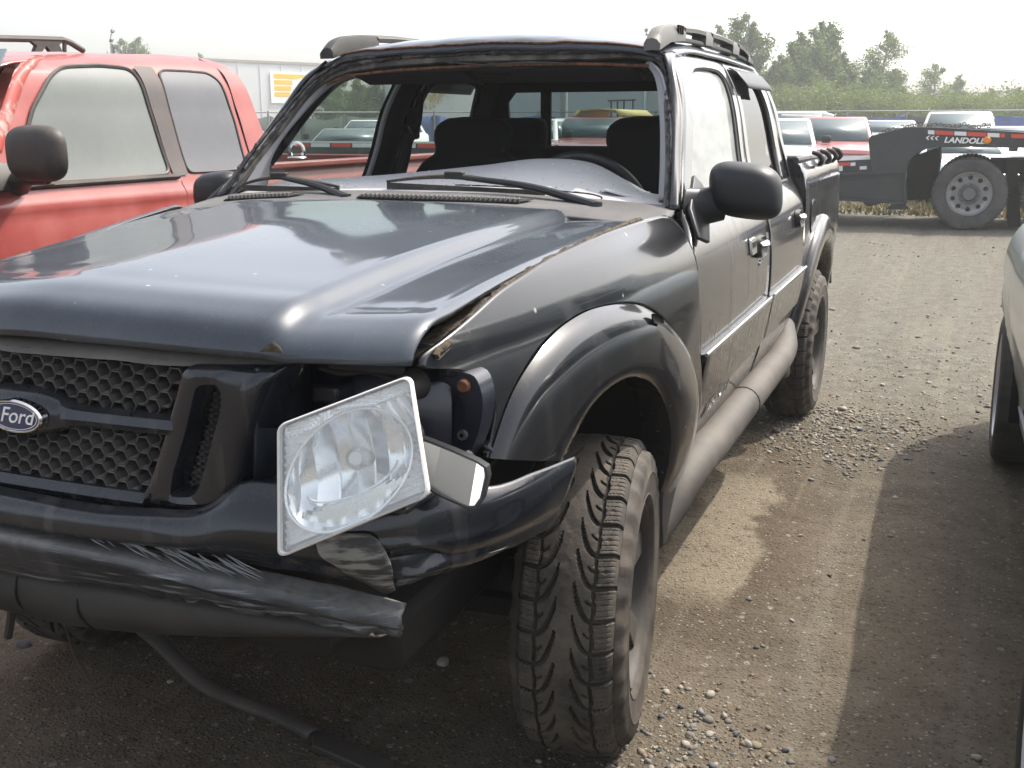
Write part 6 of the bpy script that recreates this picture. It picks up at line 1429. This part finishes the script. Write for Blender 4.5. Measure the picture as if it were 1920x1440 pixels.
def wall_hit(o, dr):
    d = (pB-pA); d.z = 0; n_ = Vector((-d.y, d.x, 0)); t = (pA-o).dot(n_)/dr.dot(n_); h = o+dr*t; u = (h-pA); u.z = 0
    return u.length, h.z
cam0 = Vector((1.424,-2.169,1.413))
cor = [wall_hit(cam0, Vector(v)) for v in [(-0.5988,0.8706,0.0163),(-0.5615,0.8862,0.0172),(-0.564,0.8924,0.045),(-0.6014,0.877,0.045)]]
u0, u1, v0, v1 = cor[0][0], cor[1][0], (cor[0][1]+cor[1][1])/2, (cor[2][1]+cor[3][1])/2
po = prism('poster', [(u0, v0), (u1, v0), (u1, v1), (u0, v1)], fA, -.05, -.03, M['poster_white'], sA, smooth=False)
for k in range(4):
    a = v1-(v1-v0)*(.08+.19*k); e_ = u0+(u1-u0)*(.78 if k == 0 else .52-.03*k)
    prism('poster_stripe', [(u0+(u1-u0)*.08, a-(v1-v0)*.14), (e_, a-(v1-v0)*.14), (e_+(.08 if k == 0 else 0)*(u1-u0), a), (u0+(u1-u0)*.08, a)], fA, -.058, -.052, M['poster_yellow'], po, smooth=False)
cu, cv = u0+(u1-u0)*.72, v0+(v1-v0)*.48
prism('poster_disc', [(cu+(u1-u0)*.22*math.cos(a), cv+(v1-v0)*.33*math.sin(a)) for a in np.linspace(0, 2*math.pi, 28, endpoint=False)], fA, -.062, -.059, M['poster_white'], po, smooth=False)
s2, f2, L2 = semi('white semi trailer with graffiti marks seen through the rear door window', (-25.76,48.0,3.21), (-22.07,51.0,3.25), 1.35, 4.15, M['twall'])
mb = MB(); rg = np.random.RandomState(12)
for k in range(26):
    u, v = L2*(.28+.3*rg.rand()), 2.0+1.1*rg.rand(); tube_mb(mb, [f2(u, v, -.03), f2(u+rg.randn()*.18, v+.15+.3*rg.rand(), -.03), f2(u+rg.randn()*.3, v+.1*rg.randn(), -.03)], .025, 4)
mb.mk('faded_scrawl', M['yellow_hull'], s2)
s3, f3, L3 = semi('grey semi trailer with dark scrapes left in the rear window view', (-20.22,47.0,3.11), (-16.55,47.5,3.08), 1.3, 4.2, M['twall2'])
s4_, f4, L4 = semi('grey semi trailer behind the thin pipe rack', (-15.94,47.0,3.05), (-12.46,47.5,3.02), 1.3, 4.3, M['twall2'])
s5_, f5, L5 = semi('pale trailer end at the right side of the rear window', (-12.75,49.0,3.07), (-10.79,49.0,3.04), 1.3, 4.0, M['twall'])
# ================================================================ FENCE
M['galv'] = mat('galvanised_pipe', (.20, .205, .20), .5, metal=.5); M['tarp_blue'] = mat('blue_tarp', (.02, .055, .19), .6, col2=(.03, .08, .27), vscale=2, bump=.4, bscale=3, bdist=.05); M['tarp_navy'] = mat('navy_screen', (.02, .025, .045), .8, col2=(.03, .03, .035), vscale=1.5); M['tarp_green'] = mat('green_screen', (.02, .035, .03), .85, col2=(.03, .045, .038), vscale=1.2)
fpts = [(-22.22,30.0),(-22.23,34.0),(-21.85,40.0),(-18.55,43.0),(-10.8,43.5),(-5.37,44.0),(-0.89,44.5),(10.2,46.0)]
fb_ = Vector((fpts[3][0], fpts[3][1], 0)); fen = empty('yard_fence', 'long pipe fence hung with blue and green privacy screens at the back of the yard', 'fence', fb_)
fz = 1.70; rnd = random.Random(3)
for (x0, y0), (x1, y1), ms in zip(fpts, fpts[1:], ('tarp_green', 'tarp_green', 'tarp_blue', 'tarp_blue', 'tarp_navy', 'tarp_navy', 'tarp_blue')):
    L_ = math.hypot(x1-x0, y1-y0); n = max(1, round(L_/2.6)); zt0, zt1 = [1.413+.0088*math.hypot(a-1.42, b_+2.17) for a, b_ in ((x0, y0), (x1, y1))]
    tube('top_rail', [(x0-fb_.x, y0-fb_.y, zt0-.02), (x1-fb_.x, y1-fb_.y, zt1-.02)], .028, M['galv'], fen, n=6)
    for i in range(n):
        a, b_ = i/n, (i+1)/n; pa, pb = Vector((x0+(x1-x0)*a-fb_.x, y0+(y1-y0)*a-fb_.y, 0)), Vector((x0+(x1-x0)*b_-fb_.x, y0+(y1-y0)*b_-fb_.y, 0)); za = zt0+(zt1-zt0)*a
        tube('post', [pa, pa+Vector((0, 0, za+.03))], .035, M['galv'], fen, n=6)
        V = []; sg = .08+.14*rnd.random()
        for s in np.linspace(0, 1, 9):
            q = pa.lerp(pb, .01+.98*s); q.y += .03
            for t in np.linspace(0, 1, 4): V.append((q.x, q.y+.03*rnd.random(), .05+(za-.14-sg*math.sin(math.pi*s)*rnd.uniform(.6, 1.)-.05)*t))
        k = ms
        if ms == 'tarp_navy' and rnd.random() < .4: k = 'tarp_blue'
        if ms == 'tarp_blue' and rnd.random() < .2: k = 'tarp_navy'
        mk('screen_panel', V, gridf(9, 4), M[k], fen, solid=.006)
# ================================================================ TREES
M['bark'] = mat('birch_bark', (.34, .32, .29), .8, col2=(.10, .09, .08), vscale=8)
def leafmat(name, c):
    m = mat(name, c, .6, spec=.25, col2=tuple(v*1.55 for v in c), vscale=.9, vlo=.3, vhi=.7); n, l = m.node_tree.nodes, m.node_tree.links
    b = n['Principled BSDF']; t = n.new('ShaderNodeBsdfTranslucent'); t.inputs[0].default_value = (c[0]*1.7, c[1]*1.8, c[2]*1.0, 1); mx = n.new('ShaderNodeMixShader'); mx.inputs[0].default_value = .35
    l.new(b.outputs[0], mx.inputs[1]); l.new(t.outputs[0], mx.inputs[2]); l.new(mx.outputs[0], n['Material Output'].inputs[0]); return m
LEAF = [leafmat('birch_leaves', (.070, .105, .036)), leafmat('aspen_leaves', (.090, .125, .05)), leafmat('willow_leaves', (.090, .115, .036)), leafmat('spruce_needles', (.020, .034, .020))]
def tree_mesh(seed, h, spread, nleaf, ls, kind='birch', low=.12):
    r = np.random.RandomState(seed); wood = MB(); tips = []
    stems = 1 if kind != 'bush' else 6
    for s in range(stems):
        lean = r.randn(2)*.04*h if kind != 'bush' else r.randn(2)*.22*h
        hh = h*(.85 if kind == 'bush' else .97)*(1 if s == 0 else r.uniform(.6, 1)); k = 9
        p = np.array([[lean[0]*(i/k)**1.3+r.randn()*.012*h, lean[1]*(i/k)**1.3+r.randn()*.012*h, hh*i/k] for i in range(k+1)]); p[0, :2] = 0
        tube_mb(wood, p, np.linspace(.018*h+.01, .004*h, k+1), 6)
        nb = {'birch': 36, 'airy': 26, 'bush': 9, 'spruce': 34}[kind]
        for b in range(nb):
            t = low+(1-low)*(b+r.rand())/nb; q = p[min(int(t*k), k-1)]*(1-(t*k) % 1)+p[min(int(t*k)+1, k)]*((t*k) % 1); a = r.rand()*6.28
            prof = {'birch': math.sin(math.pi*min(1, t*.86+.14))**.7, 'airy': math.sin(math.pi*min(1, t*.82+.14))**.8, 'bush': 1-.5*t, 'spruce': 1.02-t}[kind]
            L = spread*prof*r.uniform(.55, 1.15); up = {'birch': .75, 'airy': .8, 'bush': .9, 'spruce': -.18}[kind]*r.uniform(.6, 1.2)
            e = q+np.array([math.cos(a)*L, math.sin(a)*L, up*L]); m_ = (q+e)/2+np.array([0, 0, .08*L])
            tube_mb(wood, [q, m_, e], [.006*h*(1.1-t)+.004, .004*h*(1.1-t)+.003, .002], 4, caps=False)
            tips += [(m_, L*.34), (m_*.4+e*.6, L*.36), (e, L*.30)]
    V = []; F = []
    C = np.array([t[0] for t in tips]); Rr = np.array([t[1] for t in tips])
    w_ = Rr**1.3; w_ /= w_.sum(); idx = r.choice(len(C), nleaf, p=w_)
    g = r.randn(nleaf, 3); g[:, 2] *= .75 if kind != 'spruce' else .35
    P_ = C[idx]+g*np.maximum(Rr[idx], .06*spread)[:, None]*.72; P_[:, 2] -= np.abs(r.randn(nleaf))*.02*h*(kind == 'birch'); P_[:, 2] = np.maximum(P_[:, 2], .05)
    d1 = r.randn(nleaf, 3); d1 /= np.linalg.norm(d1, axis=1)[:, None]; d2 = np.cross(d1, r.randn(nleaf, 3)); d2 /= np.linalg.norm(d2, axis=1)[:, None]
    s_ = ls*r.uniform(.6, 1.4, nleaf)[:, None]
    V = np.stack([P_-d1*s_, P_+d2*s_*.55, P_+d1*s_, P_-d2*s_*.55], 1).reshape(-1, 3); F = np.arange(nleaf*4).reshape(-1, 4)
    return wood, V, F
TM = {}
def tree(label, name, x, y, h, key, group, z0=0., m=0, rot=0., sq=1.):
    e = empty(name, label, 'tree' if 'bush' not in name else 'bush', (x, y, z0), rot, group)
    kind, seed, spread, nl, ls, low = key
    if key not in TM:
        wd, V, F = tree_mesh(seed, 1., spread, nl, ls, kind, low); a = wd.mk('trunk', M['bark'], e); b = mk('crown', V, F, LEAF[m], e, smooth=False); TM[key] = (a, b)
    else:
        a, b = [o.copy() for o in TM[key]]
        for o in (a, b): COL.objects.link(o); o.parent = e
        if b.data.materials[0] != LEAF[m]: b.data = b.data.copy(); b.data.materials[0] = LEAF[m]
    for o in (a, b): o.scale = (h*sq*1.05, h*sq*1.05, h*1.05)
    return e
K = dict(b1=('birch', 1, .185, 11000, .0125, .08), b2=('birch', 2, .165, 11000, .0125, .06), b3=('airy', 3, .22, 6000, .011, .22), b4=('birch', 4, .20, 11000, .0125, .08), bu1=('bush', 5, .55, 3000, .040, .05), bu2=('bush', 6, .6, 3000, .040, .05), s1=('spruce', 7, .17, 3600, .016, .05))
TRP = [(-10.17,58.0,6.83),(-9.49,60.0,5.17),(-7.2,57.0,5.81),(-6.08,58.0,6.3),(-3.38,62.0,5.83),(-3.83,56.0,3.41),(-1.73,57.0,3.03),(-0.71,66.0,4.34),(0.78,68.0,3.97),(2.47,66.0,3.13),(3.77,64.0,3.14),(-4.86,56.0,3.17),(-7.76,55.0,3.82),(-12.92,64.0,6.83),(-18.49,70.0,7.29),(-56.5,62.0,7.87),(-56.31,63.0,6.95),(-54.99,64.0,7.05),(-51.47,66.0,6.26),(-29.7,48.0,3.26),(-31.21,52.0,3.74),(-27.32,47.0,3.72),(-28.03,50.0,3.9),(-34.23,54.0,3.19),(-7.28,54.0,4.53),(-6.41,56.0,5.31),(-5.43,59.0,5.2),(-4.17,54.0,3.97),(-3.32,57.0,4.0),(-2.48,60.0,4.01)]
TRD = [
 ('b1', 0, 'tall birch whose crown rises behind the black pickup roof rail', 't'),
 ('s1', 3, 'narrow dark spruce right beside the birch behind the roof rail', 't'),
 ('b2', 0, 'birch with a drooping left side, left of the twin tallest pair', 't'),
 ('b4', 0, 'tallest full birch of the right hand treeline', 't'),
 ('b3', 1, 'airy aspen with thin see through crown standing alone', 't'),
 ('b4', 0, 'short dense birch left below the airy aspen', 't'),
 ('b1', 0, 'low birch under the right side of the airy aspen', 't'),
 ('b3', 1, 'pale hazy aspen right of the airy aspen', 't'),
 ('b2', 1, 'hazy slim birch left of the open gap of sky', 't'),
 ('b4', 1, 'small hazy birch right of the open gap of sky', 't'),
 ('b1', 0, 'birch at the right edge of the picture', 't'),
 ('b2', 0, 'short birch between the tallest birch and the airy aspen', 't'),
 ('b4', 0, 'short broad birch just behind the black pickup bed', 't'),
 ('b2', 1, 'birch tip just above the black pickup roof rail middle', 't'),
 ('s1', 3, 'small spruce tip left of the black pickup roof rail', 't'),
 ('s1', 3, 'taller of the tree tips above the red pickup roof', 'l'),
 ('b3', 1, 'wispy tree tip beside the taller tip over the red pickup roof', 'l'),
 ('b3', 0, 'thin tree tip over the long semi trailer', 'l'),
 ('b2', 0, 'lowest tree tip over the long semi trailer', 'l'),
 ('b4', 0, 'birch at the left of the passenger window view', 'c'),
 ('b1', 0, 'birch in the middle of the passenger window view', 'c'),
 ('b2', 0, 'denser birch in the passenger window view', 'c'),
 ('b4', 0, 'birch at the right of the passenger window view beside the centre pillar', 'c'),
 ('b1', 0, 'low birch just past the end of the long semi trailer', 'c'),
 ('b1', 1, 'slim birch between the drooping birch and the short broad one by the pickup bed', 't'),
 ('b4', 1, 'birch filling the notch between the drooping birch and the tallest birch', 't'),
 ('b1', 0, 'birch on the right shoulder of the tallest birch', 't'),
 ('b2', 1, 'low full birch halfway from the tallest birch to the airy aspen', 't'),
 ('b1', 1, 'low birch just under the left side of the airy aspen', 't'),
 ('b4', 0, 'low birch just right of the airy aspen trunk', 't')]
TR = [(*p, *d) for p, d in zip(TRP, TRD)]
GN = dict(t='trees behind the yard fence', l='tree tips above the red pickup', c='trees seen through the cab')
for i, (x, y, h, k, m, lab, grp) in enumerate(TR):
    nm = 'spruce_tree' if k == 's1' else ('aspen_tree' if k == 'b3' else 'birch_tree')
    tree(lab, nm, x, y, h, K[k], GN[grp], m=m, rot=i*1.7, sq=1.0 if grp != 'l' else .8)
# undergrowth along the fence reads as one mass
wd, V, F = tree_mesh(15, 1., .6, 6500, .021, 'bush', .05); V = np.array(V); rb = np.random.RandomState(2); AV, AF = [], []
ux = [[-8.73,56.0,3.4],[-8.02,55.0,3.1],[-7.59,56.0,3.52],[-6.67,53.0,3.2],[-6.02,52.0,3.07],[-5.61,53.0,3.26],[-5.27,55.0,2.99],[-4.14,50.0,2.98],[-3.73,51.0,2.82],[-3.3,52.0,3.03],[-2.85,53.0,2.91],[-2.35,53.0,3.05],[-1.85,53.0,2.85],[-1.38,54.0,2.92],[-0.89,55.0,2.79],[-0.39,56.0,2.91],[0.27,50.0,2.61],[0.74,51.0,2.77],[1.22,52.0,2.6],[1.71,53.0,2.57],[2.22,54.0,2.68],[2.74,55.0,2.55],[3.28,56.0,2.72],[3.54,50.0,2.62],[4.41,56.0,2.85],[-35.88,56.0,2.79],[-34.49,55.0,2.61],[-34.29,56.0,2.87],[-30.44,51.0,2.63],[-30.83,53.0,2.84],[-30.64,54.0,2.68],[-30.43,55.0,2.76]]
for i, (x, y, h) in enumerate(ux):
    a = rb.rand()*6.28; R2 = np.array([[math.cos(a), -math.sin(a), 0], [math.sin(a), math.cos(a), 0], [0, 0, 1]]); s_ = h*rb.uniform(.9, 1.08)
    AV.append(V @ R2.T*np.array([s_*1.0, s_*1.0, s_])+np.array([x, y, 0])); AF.append(np.array(F)+len(V)*i)
ug = mk('undergrowth', np.vstack(AV), np.vstack(AF), LEAF[2], smooth=False); ug['kind'] = 'stuff'
# grass verge under the trailer
rb = np.random.RandomState(6); n = 5200; gx, gy_ = rb.uniform(-3.2, 3.4, n), rb.uniform(15.6, 19.0, n); h = rb.uniform(.03, .11, n); a = rb.rand(n)*3.14; dx, dy = np.cos(a)*.02, np.sin(a)*.02
V = np.stack([np.stack([gx-dx, gy_-dy, 0*h], -1), np.stack([gx+dx, gy_+dy, 0*h], -1), np.stack([gx+rb.randn(n)*.03, gy_+rb.randn(n)*.03, h], -1)], 1).reshape(-1, 3)
M['grass'] = mat('dry_grass', (.16, .16, .05), .8, col2=(.28, .22, .11), vscale=1.2); vg = mk('grass', V, np.arange(n*3).reshape(-1, 3), M['grass'], smooth=False); vg['kind'] = 'stuff'
# utility pole and wires
up_ = Vector((4.06,95.0,1.21)); up_.z = 0
pl = empty('utility_pole', 'slim wooden utility pole far off above the right hand trees', 'utility pole', up_)
tube('pole', [(0, 0, 0), (0, 0, 3.96)], .14, M['bark'], pl, n=8)
box('cross_arm', (0, 0, 3.68), (2.2, .12, .12), M['bark'], pl, bevel=0)
for dx in (-1, 1):
    tube('wire', [(dx, 0, 3.72), (dx-9, 12, 3.72-.6), (dx-18, 26, 3.72)], .02, M['far_black'], pl, n=4, sm=14)
# ================================================================ STONES
M['stone'] = [mat('grey_stone', (.20, .19, .175), .85, col2=(.14, .13, .12), vscale=30), mat('tan_stone', (.22, .18, .13), .85, col2=(.15, .12, .085), vscale=30), mat('pale_stone', (.36, .335, .29), .8, col2=(.24, .215, .18), vscale=30), mat('dark_stone', (.10, .10, .11), .75, col2=(.06, .06, .06), vscale=30)]
def stone_mesh(seed, m):
    r = np.random.RandomState(seed); bm = bmesh.new(); bmesh.ops.create_icosphere(bm, subdivisions=2, radius=1)
    dirs = r.randn(7, 3); dirs /= np.linalg.norm(dirs, axis=1)[:, None]; cut = r.uniform(.62, .95, 7)
    for v in bm.verts:
        p = np.array(v.co)
        for d_, c_ in zip(dirs, cut):
            t = p@d_
            if t > c_: p = p-d_*(t-c_)*.85
        v.co = p*np.array([1, .8, .62])
    me = bpy.data.meshes.new('stone'); bm.to_mesh(me); bm.free(); me.materials.append(m); me.polygons.foreach_set('use_smooth', [True]*len(me.polygons)); return me
SM = [[stone_mesh(i*4+j, M['stone'][j]) for i in range(3)] for j in range(4)]
rb = np.random.RandomState(11)
big = [[0.961,3.294,0.03],[0.722,2.756,0.022],[0.798,2.874,0.018],[1.118,3.134,0.016],[0.877,2.772,0.014],[0.9,2.975,0.014],[1.054,2.891,0.013],[1.113,2.705,0.014],[0.991,2.594,0.012],[0.811,2.565,0.012],[0.736,2.491,0.016],[0.803,2.392,0.012],[0.882,2.384,0.01],[1.303,2.579,0.014],[1.285,2.071,0.018],[0.57,6.414,0.028],[0.879,4.962,0.03],[1.108,3.989,0.018],[1.481,3.806,0.016],[1.21,4.462,0.016],[1.025,4.967,0.016],[1.793,7.039,0.02],[1.073,0.834,0.01],[1.008,0.612,0.01],[1.003,1.507,0.01],[0.931,0.922,0.012],[1.022,0.634,0.009],[0.946,0.309,0.016],[0.996,0.233,0.013],[0.894,0.219,0.012],[0.941,0.06,0.014],[1.077,0.121,0.016],[1.094,0.123,0.016],[1.04,0.162,0.011],[0.84,0.28,0.012],[1.011,0.214,0.011],[0.946,0.123,0.01],[0.857,0.164,0.012],[0.986,0.115,0.012],[1.104,0.226,0.01],[1.159,0.137,0.01],[0.957,0.342,0.008],[1.204,0.429,0.008],[1.213,1.565,0.01],[1.297,1.626,0.012],[1.566,0.257,0.014],[1.263,0.134,0.012],[0.939,0.096,0.01],[1.096,1.129,0.008],[1.006,0.964,0.008],[1.304,0.819,0.008],[1.463,0.715,0.008],[0.634,4.079,0.016],[1.073,2.343,0.012],[1.272,6.197,0.016],[0.607,10.108,0.02],[0.799,11.608,0.02],[-0.81,-0.044,0.02],[-0.879,-0.141,0.025],[-0.485,-0.344,0.014],[0.24,0.216,0.02],[0.439,0.116,0.01]]
for i, (x, y, s) in enumerate(big):
    k = [0, 2, 1, 0, 2, 3][rb.randint(6)]; o = bpy.data.objects.new('stone', SM[k][rb.randint(3)]); COL.objects.link(o); o.parent = GROUND
    o.location = (x, y, gz(x, y)+s*.12); o.scale = (s, s*rb.uniform(.8, 1.1), s*rb.uniform(.8, 1.1)); o.rotation_euler = (rb.randn()*.2, rb.randn()*.2, rb.rand()*6.28)
def gravel():
    cl = [(1.02, 2.98, .22, 1300, .0055), (1.0, 2.55, .18, 420, .005), (.85, 2.75, .2, 380, .005), (.98, -.02, .12, 420, .0045), (1.06, -.15, .12, 200, .0045), (.9, .15, .12, 160, .004), (1.25, 3.6, .35, 260, .0055), (1.35, 4.4, .45, 220, .006)]
    X, Y, S = [], [], []
    for a, b_, r_, n, s in cl: X.append(a+rb.randn(n)*r_); Y.append(b_+rb.randn(n)*r_); S.append(s*rb.lognormal(0, .45, n))
    n = 2400; X.append(rb.uniform(-.8, 2.0, n)); Y.append(rb.uniform(-.9, 5.5, n)); S.append(.0026*rb.lognormal(0, .45, n))
    n = 900; X.append(rb.uniform(-.5, 3.0, n)); Y.append(rb.uniform(4.5, 13, n)); S.append(.0055*rb.lognormal(0, .5, n))
    X, Y, S = map(np.concatenate, (X, Y, S)); S = np.minimum(S, .016); n = len(X)
    t = (1+5**.5)/2; I = np.array([(-1, t, 0), (1, t, 0), (-1, -t, 0), (1, -t, 0), (0, -1, t), (0, 1, t), (0, -1, -t), (0, 1, -t), (t, 0, -1), (t, 0, 1), (-t, 0, -1), (-t, 0, 1)])/math.sqrt(1+t*t)
    T = np.array([(0, 11, 5), (0, 5, 1), (0, 1, 7), (0, 7, 10), (0, 10, 11), (1, 5, 9), (5, 11, 4), (11, 10, 2), (10, 7, 6), (7, 1, 8), (3, 9, 4), (3, 4, 2), (3, 2, 6), (3, 6, 8), (3, 8, 9), (4, 9, 5), (2, 4, 11), (6, 2, 10), (8, 6, 7), (9, 8, 1)])
    Z = np.array([gz(a, b_) for a, b_ in zip(X, Y)]); a = rb.rand(n)*6.28; sx, sy, sz = S*rb.uniform(.8, 1.5, n), S*rb.uniform(.7, 1.1, n), S*rb.uniform(.5, .9, n)
    J = I[None]*(1+.22*rb.randn(n, 12, 1)); px, py, pz = J[..., 0]*sx[:, None], J[..., 1]*sy[:, None], J[..., 2]*sz[:, None]
    V = np.stack([px*np.cos(a)[:, None]-py*np.sin(a)[:, None]+X[:, None], px*np.sin(a)[:, None]+py*np.cos(a)[:, None]+Y[:, None], pz+(Z+sz*.08)[:, None]], -1).reshape(-1, 3)
    F = (T[None]+(np.arange(n)*12)[:, None, None]).reshape(-1, 3); me = bpy.data.meshes.new('gravel'); me.vertices.add(len(V)); me.vertices.foreach_set('co', V.ravel()); me.loops.add(F.size); me.loops.foreach_set('vertex_index', F.ravel()); me.polygons.add(len(F)); me.polygons.foreach_set('loop_start', np.arange(0, F.size, 3)); me.polygons.foreach_set('loop_total', np.full(len(F), 3))
    me.polygons.foreach_set('material_index', np.repeat(rb.choice(4, n, p=[.30, .44, .19, .07]), 20)); me.update(calc_edges=True)
    for m in M['stone']: me.materials.append(m)
    o = bpy.data.objects.new('gravel', me); COL.objects.link(o); o['kind'] = 'stuff'
gravel()
# ================================================================ HAZE
hz_ = MB(); box_mb(hz_, (0, 40, 4.4), (240, 150, 11)); hz = hz_.mk('haze', [], smooth=False); hz['kind'] = 'stuff'
hm = bpy.data.materials.new('haze'); hm.use_nodes = True; n_ = hm.node_tree.nodes; n_.clear(); ho = n_.new('ShaderNodeOutputMaterial'); hv = n_.new('ShaderNodeVolumePrincipled')
hv.inputs['Color'].default_value = (.93, .95, .95, 1); hv.inputs['Density'].default_value = .0021; hv.inputs['Anisotropy'].default_value = .35
hm.node_tree.links.new(hv.outputs[0], ho.inputs['Volume']); hz.data.materials.append(hm)
